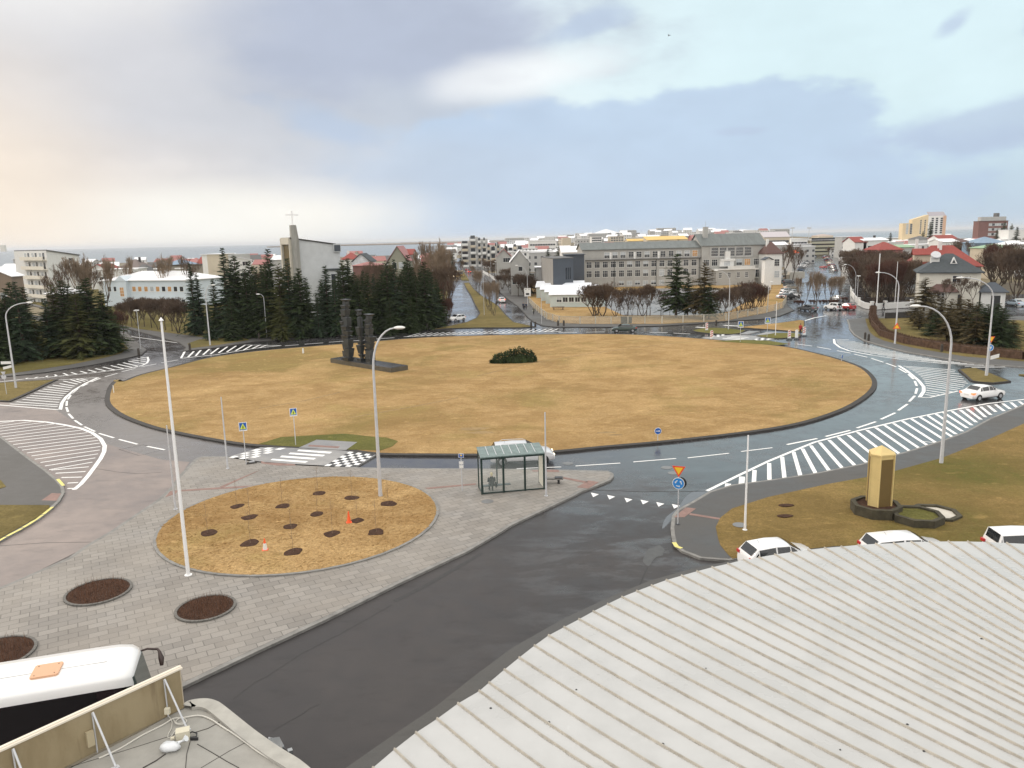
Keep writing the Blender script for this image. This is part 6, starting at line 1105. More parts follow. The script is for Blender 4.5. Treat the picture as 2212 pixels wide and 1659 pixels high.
def person(label, pos, rz, coat, legs, hair, pose='walk', bag=None, s=1.0, group=None, hairlong=False, hat=None):
    e = empty('person', pos, rz, label, 'person', group); e.scale = (s,) * 3      # faces +x
    if pose == 'sit': hipz, kn, an = .52, [(.42, .10, .52), (.42, -.10, .52)], [(.44, .11, .08), (.40, -.11, .08)]; lean = .02
    elif pose == 'walk': hipz, kn, an = .92, [(.16, .09, .50), (-.04, -.09, .50)], [(.28, .09, .08), (-.30, -.09, .12)]; lean = .03
    else: hipz, kn, an = .93, [(.02, .09, .50), (.0, -.09, .50)], [(.0, .10, .08), (-.03, -.10, .08)]; lean = 0
    hp_ = Vector((0, 0, hipz)); ch = Vector((lean, 0, hipz + .42)); nk = Vector((lean * 1.3, 0, hipz + .58)); hd = Vector((lean * 1.3 + .02, 0, hipz + .74))
    if pose == 'sit': el = [(.10, .24, hipz + .26), (.10, -.24, hipz + .26)]; ha = [(.30, .10, hipz + .14), (.30, -.08, hipz + .14)]
    else: el = [(.06 if pose == 'walk' else -.02, .25, hipz + .27), (-.10, -.25, hipz + .27)]; ha = [(.20 if pose == 'walk' else .0, .25, hipz + .04), (-.10, -.26, hipz + .02)]
    pts = [hp_, ch, nk, hd, hd + Vector((.0, 0, .10))]; ed = [(0, 1), (1, 2), (2, 3), (3, 4)]; rd = [.10, .11, .055, (.085, .075), (.075, .065)]
    for sg, k_, a_, e_, h_ in ((1, kn[0], an[0], el[0], ha[0]), (-1, kn[1], an[1], el[1], ha[1])):
        b = len(pts); a_ = Vector(a_); pts += [Vector((0, sg * .09, hipz - .06 if pose != 'sit' else hipz)), Vector(k_), a_, a_ + Vector((.15, 0, -.04))]; ed += [(0, b), (b, b + 1), (b + 1, b + 2), (b + 2, b + 3)]; rd += [.095, .06, .042, .04]
        b = len(pts); h_ = Vector(h_); e_ = Vector(e_); pts += [Vector((lean, sg * .19, hipz + .52)), e_, h_, h_ + (h_ - e_).normalized() * .08]; ed += [(1, b), (b, b + 1), (b + 1, b + 2), (b + 2, b + 3)]; rd += [.06, .042, .028, .034]
        d = (h_ - e_).normalized(); sd_ = Vector((1, 0, 0)) if abs(d.x) < .7 else Vector((0, 0, 1)); hb_ = b + 3; base = pts[hb_]
        for j in range(5):
            o = (j - 1.5) * .021; ln = (.062, .075, .08, .07, .055)[j]
            st = base + sd_ * o + d * .02 if j < 4 else base - d * .05 + sd_ * .05
            pts += [st, st + d * ln * .6 + Vector((0, -sg * .008, 0)), st + d * ln + Vector((0, -sg * .022, 0))]; n0 = len(pts) - 3; ed += [(hb_, n0), (n0, n0 + 1), (n0 + 1, n0 + 2)]; rd += [.010, .009, .007]
    # nose and ears
    pts += [hd + Vector((.105, 0, .02))]; ed += [(3, len(pts) - 1)]; rd += [.016]
    for sg in (1, -1): pts += [hd + Vector((-.005, sg * .088, .02))]; ed += [(3, len(pts) - 1)]; rd += [.014]
    body_ = skinned('body', pts, ed, rd, M_skin, e, 1)
    for sg in (1, -1): MB().tube([(hd.x + .078, sg * .03, hd.z + .045), (hd.x + .086, sg * .03, hd.z + .045)], [.012, .006], 6).build('eye', M_dark, body_)
    MB().box(hd.x + .078, hd.x + .088, -.022, .022, hd.z - .035, hd.z - .028).build('mouth', mat('lips', (.3, .1, .09), .6), body_)
    def rings(name, m_, rs, extra=()):      # closed tube of ellipses plus further tubes (sleeves, legs)
        q = MB(); n_ = 14; q.add([(c[0] + rx * cos(2 * pi * a / n_), c[1] + ry * sin(2 * pi * a / n_), c[2]) for c, rx, ry in rs for a in range(n_)], [(a * n_ + b, a * n_ + (b + 1) % n_, (a + 1) * n_ + (b + 1) % n_, (a + 1) * n_ + b) for a in range(len(rs) - 1) for b in range(n_)] + [tuple(range(n_ - 1, -1, -1)), tuple(range((len(rs) - 1) * n_, len(rs) * n_))])
        for p_, r_ in extra: q.tube(p_, r_, 10)
        return q.build(name, m_, e, 60)
    hem = hipz - .14 if pose != 'sit' else hipz - .02
    sl_ = [([Vector((lean, sg * .16, hipz + .53)), Vector((lean, sg * .205, hipz + .47)), Vector(e_), Vector(e_).lerp(Vector(h_), .92)], [.07, .078, .062, .045]) for sg, e_, h_ in ((1, el[0], ha[0]), (-1, el[1], ha[1]))]
    rings('coat', coat, [((0, 0, hem), .17, .21), ((0, 0, hipz + .1), .155, .19), ((lean * .7, 0, hipz + .28), .15, .195), ((lean, 0, hipz + .44), .15, .215), ((lean, 0, hipz + .53), .12, .19), ((lean * 1.2, 0, hipz + .585), .075, .085), ((lean * 1.3, 0, hipz + .62), .065, .07)], sl_)
    lg_ = []
    for sg, k_, a_ in ((1, kn[0], an[0]), (-1, kn[1], an[1])): lg_.append(([Vector((0, sg * .09, hipz)), Vector((0, sg * .09, hipz)).lerp(Vector(k_), .5), Vector(k_), Vector(a_) + Vector((0, 0, .03))], [.115, .10, .078, .062]))
    rings('trousers', legs, [((0, 0, hipz - .08), .10, .14), ((0, 0, hipz), .14, .18), ((0, 0, hipz + .10), .135, .17)], lg_)
    for a_ in an: a_ = Vector(a_); MB().tube([(a_.x - .10, a_.y, a_.z - .025), (a_.x - .02, a_.y, a_.z - .02), (a_.x + .10, a_.y, a_.z - .04), (a_.x + .19, a_.y, a_.z - .055)], [.045, .058, .05, .025], 8).build('shoe', M_dark, e, 60)
    hr = [((hd.x - .02, 0, hd.z + .175), .03, .03), ((hd.x - .018, 0, hd.z + .16), .075, .07), ((hd.x - .02, 0, hd.z + .11), .098, .09), ((hd.x - .035, 0, hd.z + .05), .085, .094), ((hd.x - .055, 0, hd.z - .02), .062, .085), ((hd.x - .06, 0, hd.z - (.16 if hairlong else .07)), .05, .065)]
    rings('hair', hair, hr[::-1])
    if bag: MB().box(-.20, .16, -.34, -.24, hipz - .15, hipz + .15).build('bag', bag, e); MB().tube([(-.02, -.29, hipz + .14), (.0, -.05, nk.z - .02), (.0, .13, ch.z + .1)], .012, 5).build('strap', bag, e)
    return e
cl = lambda n, c: mat('cloth_' + n, c, .9, .15, 8)
cK, cN, cR, cG, cB_, cW, cBr = cl('black', (.015, .017, .018)), cl('navy', (.03, .04, .07)), cl('red', (.35, .03, .03)), cl('grey', (.12, .12, .13)), cl('brown', (.10, .06, .04)), cl('white', (.55, .55, .52)), cl('olive', (.12, .12, .09))
blond = mat('hair_blond', (.55, .48, .30), .7, .2, 20); brown = mat('hair_brown', (.08, .05, .03), .7, .2, 20)
sp_ = FL + Vector((cos(sang), sin(sang), 0)) * (wd * .17) + Vector((-sin(sang), cos(sang), 0)) * .36
person('seated blond person in black coat with shoulder bag inside the bus shelter', (sp_.x, sp_.y, .12), sang + pi / 2, cK, cK, blond, 'sit', cK)
def folk(px, py, rz, label, coat, legs, hair_=brown, pose='walk', s=1.0, bag=None, z=.12): return person(label, P(px, py, z), rz, coat, legs, hair_, pose, bag, s)
folk(Z3(1332, 0)[0], Z3(0, 1250)[1], -pi / 2 - .3, 'dark dressed walker on the left of the group by the speed display', cN, cK); folk(Z3(1348, 0)[0], Z3(0, 1254)[1], -pi / 2 - .3, 'child in dark clothes between two walkers by the speed display', cK, cN, s=.72); folk(Z3(1372, 0)[0], Z3(0, 1250)[1], -pi / 2 - .3, 'walker with pale bag on the right of the group by the speed display', cN, cK, bag=cW, s=.95)
folk(Z3(1481, 0)[0], Z3(0, 1324)[1], -pi / 2 - .3, 'walker in grey jacket nearest on the school pavement', cBr, cK, bag=cW)
folk(1065, 616, -pi / 2, 'dark walker far up the avenue pavement, left', cK, cK, s=1.1); folk(1069, 616.5, -pi / 2, 'dark walker far up the avenue pavement, right', cN, cK, s=1.1); folk(1078.5, 637, 1.3, 'dark walker by the low hedge of the avenue', cK, cK)
folk(*R4(278, 1238), 1.0, 'person in red top with dark backpack by the marker boards', cR, cK, bag=cK, z=.05); folk(*R4(920, 1032), pi, 'dark walker at the white garden wall, left', cK, cG); folk(*R4(997, 1026), 0, 'dark walker at the white garden wall, right', cK, cG); folk(*R4(140, 800), -2, 'lone dark walker on the lane left of the parked cars', cK, cK, s=1.1)
folk(Z8(636, 0)[0] + 20, 0, 0, 'x', cK, cK) if False else None
# the bird in the sky
bp_ = at(1445, 77, 90); mb = MB().add([(-.32, 0, .10), (-.10, .06, .14), (0, .10, 0), (0, -.10, 0), (.12, .05, .10), (.30, .02, -.02), (0, .26, 0), (0, -.28, .01), (-.10, -.06, .12), (.12, -.05, .09), (0, 0, .05), (0, 0, -.05)], [(0, 1, 10, 8), (5, 4, 10, 9), (6, 2, 10), (7, 3, 11), (2, 1, 10), (2, 4, 10), (3, 8, 10), (3, 9, 10), (2, 11, 3), (6, 11, 2), (1, 2, 11), (4, 2, 11), (8, 11, 3), (9, 11, 3)])
tag(mb.build('bird', M_dark, loc=bp_, rz=.3), 'small dark bird alone high in the pale sky', 'bird')
# ================================================================ BUILDINGS
WINC = {}
def window_mesh(w, h, nx, nz, pane='d'):
    """frame with glazing bars, lying in the plane y = 0 and looking to -y"""
    k = (round(w, 2), round(h, 2), nx, nz)
    if k not in WINC:
        f = MB(); t = .06; f.box(-t, w + t, -.05, .02, -t, 0); f.box(-t, w + t, -.05, .02, h, h + t); f.box(-t, 0, -.05, .02, 0, h); f.box(w, w + t, -.05, .02, 0, h); f.box(-t - .05, w + t + .05, -.12, .0, -t - .06, -t)
        for i in range(1, nx): f.box(w * i / nx - .025, w * i / nx + .025, -.045, .01, 0, h)
        for i in range(1, nz): f.box(0, w, -.043, .01, h * (i / nz if nz > 2 else .66) - .035, h * (i / nz if nz > 2 else .66) + .035)
        g_ = MB().quad((0, -.012, 0), (w, -.012, 0), (w, -.012, h), (0, -.012, h)); WINC[k] = (f.mesh('window', M_frame), g_)
    return WINC[k]
GM = {}
def add_window(par, x, z, w, h, nx=2, nz=2, M=None, kind='d'):
    f, g_ = window_mesh(w, h, nx, nz); o = link('window', f, par); o.matrix_local = (M or Matrix()) @ Matrix.Translation((x, 0, z))
    k = (round(w, 2), round(h, 2), kind)
    if k not in GM:
        m = MB(); 
        if kind == 'b': m.quad((0, -.012, 0), (w, -.012, 0), (w, -.012, h * .45), (0, -.012, h * .45), 0); m.quad((0, -.012, h * .45), (w, -.012, h * .45), (w, -.012, h), (0, -.012, h), 1); GM[k] = m.mesh('pane', [M_glass, M_glassB])
        elif kind == 'l': GM[k] = g_.mesh('pane', M_glassO)
        elif kind == 'w': GM[k] = g_.mesh('pane', M_glassB)
        else: GM[k] = g_.mesh('pane', M_glass)
    link('pane', GM[k], o); return o
def frontM(): return Matrix()
def sideM(which, Lx, D):
    if which == 'L': return Matrix.Translation((0, D, 0)) @ Matrix.Rotation(-pi / 2, 4, 'Z')     # left end wall, looks to -x
    return Matrix.Translation((Lx, 0, 0)) @ Matrix.Rotation(pi / 2, 4, 'Z')                     # right end wall, looks to +x
def roof_mesh(kind, Lx, D, h, rise, ov=.4, th=.18, off=0.0):
    m = MB(); a, b = -ov, Lx + ov; c, d = -ov, D + ov
    if kind == 'flat': m.box(a, b, c, d, h, h + th); return m
    if kind == 'shed': m.add([(a, c, h), (b, c, h), (b, d, h + rise), (a, d, h + rise), (a, c, h + th), (b, c, h + th), (b, d, h + rise + th), (a, d, h + rise + th)], [(3, 2, 1, 0), (4, 5, 6, 7), (0, 1, 5, 4), (1, 2, 6, 5), (2, 3, 7, 6), (3, 0, 4, 7)]); return m
    if kind == 'shedx': m.add([(a, c, h), (b, c, h + rise), (b, d, h + rise), (a, d, h), (a, c, h + th), (b, c, h + rise + th), (b, d, h + rise + th), (a, d, h + th)], [(3, 2, 1, 0), (4, 5, 6, 7), (0, 1, 5, 4), (1, 2, 6, 5), (2, 3, 7, 6), (3, 0, 4, 7)]); return m
    if kind == 'gable':     # ridge along x
        y = D / 2; v = [(a, c, h), (a, y, h + rise), (a, d, h), (b, c, h), (b, y, h + rise), (b, d, h)]
    elif kind == 'gabley': # ridge along y, gable faces the front
        x = Lx / 2; v = [(a, c, h), (x, c, h + rise), (b, c, h), (a, d, h), (x, d, h + rise), (b, d, h)]
    else:                   # hip
        k = min(D / 2, Lx / 2) * (1 if not off else off); y = D / 2; v = [(a, c, h), (b, c, h), (b, d, h), (a, d, h), (a + k + .01, y, h + rise), (b - k - .01, y, h + rise)]
        w = [(x_, y_, z_ + th) for x_, y_, z_ in v]
        m.add(v[:4] + w, [(3, 2, 1, 0), (4, 5, 9, 8), (5, 6, 9), (6, 7, 8, 9), (7, 4, 8), (0, 1, 5, 4), (1, 2, 6, 5), (2, 3, 7, 6), (3, 0, 4, 7)]); return m
    w = [(x_, y_, z_ + th) for x_, y_, z_ in v]; m.add(v + w, [(0, 3, 4, 1), (1, 4, 5, 2), (6, 7, 10, 9), (7, 8, 11, 10), (0, 6, 9, 3), (2, 5, 11, 8), (0, 1, 7, 6), (1, 2, 8, 7), (3, 9, 10, 4), (4, 10, 11, 5)]); return m
def house(xa, xb, ye, Ya, Yb=None, depth=10, roof='gable', rise=None, yr=None, wall=None, rmat=None, label='', name='house', cat='house', rows=(), z0=0.0, group=None, ye2=None, ov=.4, chimney=0, th=.18, win=True, hipk=0, nseed=0):
    """front wall between two picture columns, eave at picture row ye at depth Ya (left) / Yb (right)"""
    Yb = Yb or Ya; A = at(xa, ye, Ya); B = at(xb, ye2 if ye2 is not None else ye, Yb); h = (A.z if ye2 is None else (A.z + B.z) / 2) - z0
    d = Vector((B.x - A.x, B.y - A.y)); Lx = d.length; e = empty(name, (A.x, A.y, z0), math.atan2(d.y, d.x), label, cat, group)
    if rise is None: rise = (at((xa + xb) / 2, yr, (Ya + Yb) / 2 + depth / 2).z - z0 - h) if yr is not None else 2.5
    wm = MB().box(0, Lx, 0, depth, 0, h)
    if roof == 'gable': wm.add([(0, 0, h), (0, depth, h), (0, depth / 2, h + rise), (Lx, 0, h), (Lx, depth, h), (Lx, depth / 2, h + rise)], [(0, 2, 1), (3, 4, 5)])
    if roof == 'gabley': wm.add([(0, 0, h), (Lx, 0, h), (Lx / 2, 0, h + rise), (0, depth, h), (Lx, depth, h), (Lx / 2, depth, h + rise)], [(0, 1, 2), (4, 3, 5)])
    if roof == 'shed': wm.add([(0, 0, h), (0, depth, h), (0, depth, h + rise), (Lx, 0, h), (Lx, depth, h), (Lx, depth, h + rise)], [(0, 2, 1), (3, 4, 5), (1, 2, 5, 4)])
    if roof == 'shedx': wm.add([(0, 0, h), (Lx, 0, h), (Lx, 0, h + rise), (0, depth, h), (Lx, depth, h), (Lx, depth, h + rise)], [(0, 1, 2), (4, 3, 5), (1, 4, 5, 2)])
    wm.build('wall', wall or M_wwall, e); ro = roof_mesh(roof, Lx, depth, h + .003, rise, ov, th, hipk).build('roof', rmat or M_snow, e)
    if chimney: cx_ = Lx * (.3 if chimney == 1 else .7); MB().box(cx_ - .4, cx_ + .4, depth / 2 - .4, depth / 2 + .4, h + rise * .6, h + rise + 1.1).build('chimney', M_wwall if chimney == 1 else M_kerbD, ro)
    if win and rows != () :
        for (u0, u1, n, zf, w_, h_, nx, nz, kinds) in rows:     # fractions of the wall length, n windows, sill height as a fraction of h
            for i in range(n):
                u = u0 + (u1 - u0) * ((i + .5) / n); add_window(e, u * Lx - w_ / 2, zf * h, w_, h_, nx, nz, frontM(), kinds[i % len(kinds)])
    e['_L'] = Lx; e['_h'] = h; return e, Lx, h, rise
def clean(e): 
    for k in ('_L', '_h'):
        if k in e: del e[k]
M_grey = mat('grey_roughcast', (.36, .358, .34), .95, .12, .35, .1); M_copper = mat('patina_roof', (.115, .13, .128), .55, .28, 1.1, stretch=(1.2, .25, .25)); M_redr = mat('red_iron_roof', (.24, .045, .035), .75, .15, 1.5); M_redl = mat('faded_red_roof', (.32, .13, .12), .6, .15, 1.2); M_slate = mat('slate_roof', (.045, .055, .062), .8, .25, 1.5); M_brr = mat('brown_roof', (.09, .045, .038), .7, .2, 2); M_dgr = mat('dark_grey_roof', (.10, .10, .10), .7, .2, 2)
M_beige = mat('beige_render', (.50, .44, .34), .85, .08, .5); M_yelw = mat('yellow_render', (.62, .50, .32), .85, .06, .3); M_yroof = mat('yellow_roof', (.62, .42, .12), .6, .1, .3); M_bluer = mat('blue_roof', (.17, .25, .34), .5, .15, 1); M_greenr = mat('green_roof', (.25, .38, .24), .6, .1, 1); M_brick = mat('red_brown_cladding', (.17, .085, .075), .8, .12, .6); M_blw = mat('pale_blue_render', (.57, .64, .69), .85, .05, .5); M_dkg = mat('dark_cladding', (.06, .072, .09), .8, .1, .4); M_lgw = mat('light_grey_render', (.40, .40, .39), .9, .1, .5)
# --- the school
SB = P(1258, 623); SE = P(1652, 613)
e, Lx, h, rs = house(1258, 1652.5, 538, SB.y, SE.y, 13, 'flat', 0, None, M_grey, M_copper, 'long grey roughcast school with white windows and patina green roofs', 'school', 'school', ye2=529, th=.02, ov=-.5)
e.children[1].name = 'roof_slab'; k1 = .648; x1 = Lx * k1
for c in list(e.children): bpy.data.objects.remove(c)
MB().box(0, x1, 0, 13, 0, h * .965).box(x1, Lx, -.9, 14.5, 0, h * 1.0).add([(x1, -.9, h), (x1, 14.5, h), (x1, 6.8, h + 4.0), (Lx, -.9, h), (Lx, 14.5, h), (Lx, 6.8, h + 4.0)], [(0, 2, 1), (3, 4, 5)]).add([(0, 0, h * .965), (0, 13, h * .965), (0, 6.5, h + 2.1)], [(0, 2, 1)]).build('wall', M_grey, e)
r1 = roof_mesh('gable', x1, 13, h * .967, 2.3, .45, .15); r1.build('roof', M_copper, e); m = roof_mesh('gable', Lx - x1, 15.4, h + .01, 4.0, .4, .15); rt = m.build('roof', M_copper, e, loc=(x1, -.9, 0)); MB().box(2.0, 3.6, 5, 6.4, h + 2.5, h + 6.6).cyl(2.8, 5.7, h + 6.6, h + 8.6, .05, n=5).build('chimney', M_grey, rt)
MB().box(.0, x1, -.5, -.02, h * .70, h * .72).build('cornice', mat('dark_cornice', (.10, .10, .095), .8), e)
rl_ = MB(); 
for i in range(24): rl_.box(x1 * i / 24, x1 * i / 24 + .06, -.48, -.42, h * .72, h * .72 + .95)
rl_.box(0, x1, -.48, -.42, h * .72 + .9, h * .72 + .97).build('balcony_rail', M_lgw, e)
pitch = x1 / 14.6; ww = pitch * .60
kt = 'b b b d d b d d d b b l'.split(); km = 'd d d d d b d b d d d d d d'.split(); kl = 'd d d d d d d b d w d d d d'.split()
for i in range(12): add_window(e, x1 * .185 + i * (x1 * .81 / 12), h * .755, ww, h * .145, 2, 2, Matrix(), kt[i])
for i in (0, 3, 6): MB().box(x1 * .185 + i * (x1 * .81 / 12) + ww + .12, x1 * .185 + i * (x1 * .81 / 12) + ww + .75, -.10, 0, h * .725, h * .90).build('door', M_frame, e)
for i in range(14): add_window(e, x1 * .035 + i * (x1 * .955 / 14), h * .515, ww, h * .15, 3, 2, Matrix(), km[i]); add_window(e, x1 * .035 + i * (x1 * .955 / 14), h * .275, ww, h * .16, 3, 2, Matrix(), kl[i])
for i in range(4, 10): add_window(e, x1 * .035 + i * (x1 * .955 / 14), h * .06, ww, h * .10, 2, 1, Matrix(), 'bw'[i % 2])
Mw = Matrix.Translation((x1, -.9, 0)); Lw = Lx - x1
for i in range(5): add_window(e, Lw * (.15 + i * .13), h * .74, Lw * .10, h * .215, 6, 3, Mw, 'd')
fm = MB()
for i in range(6): fm.box(x1 + Lw * (.128 + i * .131), x1 + Lw * (.128 + i * .131) + .35, -1.15, -.9, h * .72, h * .975)
fm.box(x1 + Lw * .128, x1 + Lw * .80, -1.12, -.9, h * .705, h * .728).build('window_surround', M_lgw, e)
for u, kd in ((.03, 'd'), (.16, 'd'), (.545, 'b'), (.675, 'l'), (.82, 'd')): add_window(e, Lw * u, h * .50, Lw * .085, h * .155, 3, 2, Mw, kd)
MB().box(x1 + Lw * .27, x1 + Lw * .48, -2.6, -.9, h * .48, h * .62).box(x1 + Lw * .28, x1 + Lw * .50, -2.8, -.9, h * .62, h * .67).box(x1 + Lw * .355, x1 + Lw * .43, -2.2, -.9, h * .67, h * .86).build('oriel', M_wwall, e); add_window(e, Lw * .33, h * .50, Lw * .09, h * .11, 5, 3, Matrix.Translation((x1, -2.6, 0)), 'w')
MB().box(x1 + Lw * .18, x1 + Lw * .78, -4.6, -.9, 0, h * .40).build('front_bay', M_grey, e); MB().box(x1 + Lw * .16, x1 + Lw * .80, -4.9, -.9, h * .40, h * .42).box(x1 + Lw * .36, x1 + Lw * .78, -4.8, -4.7, h * .42, h * .49).build('bay_parapet', M_wwall, e)
for u in (.22, .36, .50, .63): add_window(e, Lw * u, h * .20, Lw * .045, h * .13, 3, 3, Matrix.Translation((x1, -4.6, 0)), 'd')
MB().box(x1 + Lw * .82, Lx - .3, -1.6, -.9, h * .16, h * .42).build('glazed_porch', M_frame, e); add_window(e, Lw * .84, h * .19, Lw * .12, h * .19, 3, 2, Matrix.Translation((x1, -1.6, 0)), 'd')
MB().prism([(0 + 3.2 * cos(a) * .55, 2.2 + 3.0 * sin(a)) for a in [pi / 2 + i * pi / 8 for i in range(9)]] + [(0, -.8), (.8, -.8), (.8, 5.2)], 0, h * .72, bottom=True).build('round_bay', M_grey, e)
for i, z in ((0, .50), (1, .27)): add_window(e, 0, h * z, 1.9, h * .16, 3, 2, Matrix.Translation((-1.75, 1.4, 0)) @ Matrix.Rotation(radians(-62), 4, 'Z'), 'w')
dpm = MB()
for u in (.265, .62, .985): MB().box(x1 * u, x1 * u + .16, -.16, 0, 0, h * .70).build('downpipe', mat('downpipe', (.06, .065, .06), .6), e)
clean(e)
# --- white sheds (portable classrooms), front to back
gs = 'white roofed school sheds'
fA = P(*R3(330, 1010)); fB = P(*R3(700, 1008)); dirx = (fB - fA).normalized(); 
for i, (xl, yb, lab) in enumerate(((R3(330, 1010)[0], R3(330, 1010)[1], 'front white shed with a row of dark windows'), (R3(292, 0)[0], R3(0, 980)[1], 'second white shed from the front, its gable showing left'), (R3(252, 0)[0], R3(0, 955)[1], 'third white shed from the front'), (R3(213, 0)[0], R3(0, 930)[1], 'rearmost white shed behind the others'))):
    b = P(xl, yb, .1); hE = 3.1; Ls = 13.5; e = empty('school_shed', b, math.atan2(dirx.y, dirx.x) + .02, lab, 'shed', gs); D = 7.0
    MB().box(0, Ls, 0, D, 0, hE).add([(0, 0, hE), (0, D, hE), (0, D / 2, hE + 1.5), (Ls, 0, hE), (Ls, D, hE), (Ls, D / 2, hE + 1.5)], [(0, 2, 1), (3, 4, 5)]).build('wall', mat('shed_pale_green', (.50, .56, .54), .8, .05, 1), e); roof_mesh('gable', Ls, D, hE + .01, 1.55, .35, .14).build('roof', mat('snowy_roof', (.74, .77, .82), .6, .04, .5), e)
    MB().box(-.06, -.01, .1, D - .1, 0, hE).build('end_panel', mat('shed_cream', (.66, .62, .52), .8), e)
    if i == 0:
        for k in range(5): add_window(e, 1.7 + k * 1.55, 1.35, 1.2, 1.15, 2, 1 if k else 2, Matrix(), 'b' if k == 0 else 'd')
# --- dark cubic block
e, Lx, h, r_ = house(1169, 1195, 559, 205, 199, 14, 'shedx', -.1, None, mat('slab_cladding', (.26, .25, .235), .8, .1, .5), M_dkg, 'pale end of the cubic block', 'x', 'x'); kill(e)
A = at(1194.5, 560, 215); B = at(1238, 558, 221); Lf = (B - A).length; Aw = at(1169, 560, 236); D = (Aw - A).length
e = empty('museum_block', (A.x, A.y, 0), math.atan2((B - A).y, (B - A).x), 'windowless looking cubic block, pale left side and dark blue grey front', 'building'); angw = math.atan2((Aw - A).y, (Aw - A).x) - e.rotation_euler.z
w2 = (D * cos(angw), D * sin(angw)); MB().prism([(0, 0), (Lf, 0), (Lf + w2[0], w2[1]), w2], 0, A.z).build('wall', M_dkg, e); MB().add([(0 - .03, 0, 0), (w2[0] - .03, w2[1], 0), (w2[0] - .03, w2[1], A.z), (-.03, 0, A.z)], [(0, 1, 2, 3)]).build('side_cladding', mat('slab_cladding', (.26, .25, .235), .8), e)
MB().prism([(-.1, -.1), (Lf + .1, -.1), (Lf + w2[0], w2[1]), (w2[0], w2[1])], A.z, A.z + .25).build('roof', M_dgr, e)
for k in range(3):
    for z0_, z1_ in ((.5, .78), (.16, .38)): MB().box(Lf * (.62 + k * .10), Lf * (.62 + k * .10) + .5, -.02, 0, A.z * z0_, A.z * z1_).build('window', M_glass, e)
def H_(*a, **k): r = house(*a, **k); clean(r[0]); return r
def grid(n, fl, w=1.3, h=1.3, nx=2, nz=1, kinds='d', u0=.04, u1=.96, z0=.08): return [(u0, u1, n, z0 + (1 - z0) * j / fl, w, h, nx, nz, kinds) for j in range(fl)]
H_(1222, 1262, 551, 250, None, 12, 'flat', 0, None, M_dkg, M_dkg, label='low dark annex behind the cubic block', name='annex', cat='building')
H_(1214, 1256, 546, 300, None, 14, 'gable', None, 533, M_wwall, M_snow, label='white house with white roof behind the dark annex', rows=grid(4, 2))
# --- church
Y0 = 172; A = at(629, 520, Y0); B = at(733, 529, Y0 + 5.5); d = Vector((B.x - A.x, B.y - A.y)); Lc = d.length; ca = math.atan2(d.y, d.x)
M_ch = mat('church_concrete', (.50, .52, .53), .9, .10, .5, .05); e = empty('church', (A.x, A.y, 0), ca, 'pale grey wedge shaped modern church with slender bell tower and cross', 'church')
zL = at(625, 515, Y0).z; zR = at(729, 530, Y0 + 5.5).z; Dc = 7.5
MB().add([(0, 0, 0), (Lc, 0, 0), (Lc, Dc, 0), (0, Dc, 0), (0, 0, zL), (Lc, 0, zR), (Lc, Dc, zR), (0, Dc, zL)], [(0, 1, 5, 4), (1, 2, 6, 5), (2, 3, 7, 6), (3, 0, 4, 7), (4, 5, 6, 7)]).build('wall', M_ch, e)
MB().add([(-.3, -.25, zL), (Lc - .8, -.25, zR + .18), (Lc - .8, Dc + .25, zR + .18), (-.3, Dc + .25, zL), (-.3, -.25, zL + .22), (Lc - .8, -.25, zR + .4), (Lc - .8, Dc + .25, zR + .4), (-.3, Dc + .25, zL + .22)], [(3, 2, 1, 0), (4, 5, 6, 7), (0, 1, 5, 4), (1, 2, 6, 5), (2, 3, 7, 6), (3, 0, 4, 7)]).build('roof', M_kerbD, e)
SM = sideM('L', Lc, Dc); gl = MB(); zw0 = zL * .45
add_o = MB().box(Dc * .15, Dc * .80, -.05, .0, zw0, zL * .93).build('chancel_window', mat('warm_glass', (.30, .22, .10), .15, .3, .6), e); add_o.matrix_local = SM
mb_ = MB()
for i in range(7): mb_.box(Dc * (.15 + .65 * i / 6) - .06, Dc * (.15 + .65 * i / 6) + .06, -.12, -.05, zw0, zL * .93)
mb_.box(Dc * .15, Dc * .8, -.12, -.05, zL * .70, zL * .71).build('glazing_bars', mat('dark_bars', (.05, .045, .03), .6), add_o)
MB().box(Dc * .05, Dc * .98, -.5, 0, zL * .93, zL + .2).box(-.2, Dc * .1, -.5, 0, 0, zL).box(Dc * .93, Dc * 1.0, -.5, 0, 0, zL).build('frame_fin', mat('church_sandy', (.50, .47, .40), .85, .1, 1), e).matrix_local = SM
tx = (at(637, 515, Y0 + 1) - A).length; zt = at(637, 486, Y0).z; xt = at(637, 500, Y0 + 1).x - A.x
MB().add([(xt - .75, -.55, 0), (xt + 1.0, -.55, 0), (xt + 1.0, .9, 0), (xt - .75, .9, 0), (xt - .7, -.5, zL), (xt + .85, -.5, zL), (xt + .85, .8, zL), (xt - .7, .8, zL), (xt - .65, -.45, zt), (xt + .5, -.45, zt), (xt + .5, .7, zt), (xt - .65, .7, zt)], [(0, 1, 5, 4), (1, 2, 6, 5), (2, 3, 7, 6), (3, 0, 4, 7), (4, 5, 9, 8), (5, 6, 10, 9), (6, 7, 11, 10), (7, 4, 8, 11), (8, 9, 10, 11)]).build('bell_tower', mat('streaked_concrete', (.29, .285, .26), .9, .4, 1.2, stretch=(1, 1, .15)), e)
zc = at(636, 455, Y0).z; za = at(636, 464, Y0).z
MB().box(xt - .22, xt + .02, 0, .2, zt, zc).box(xt - 1.5, xt + 1.3, .02, .18, za - .13, za + .13).build('cross', M_wpole, e)
MB().box(Lc - 1.5, Lc + .2, -.35, 2, zR - 1.5, zR + .35).build('roof_lantern', M_ch, e); MB().box(Lc - 1.35, Lc + .05, -.40, -.35, zR - 1.3, zR + .1).build('lantern_louvre', M_dkg, e)
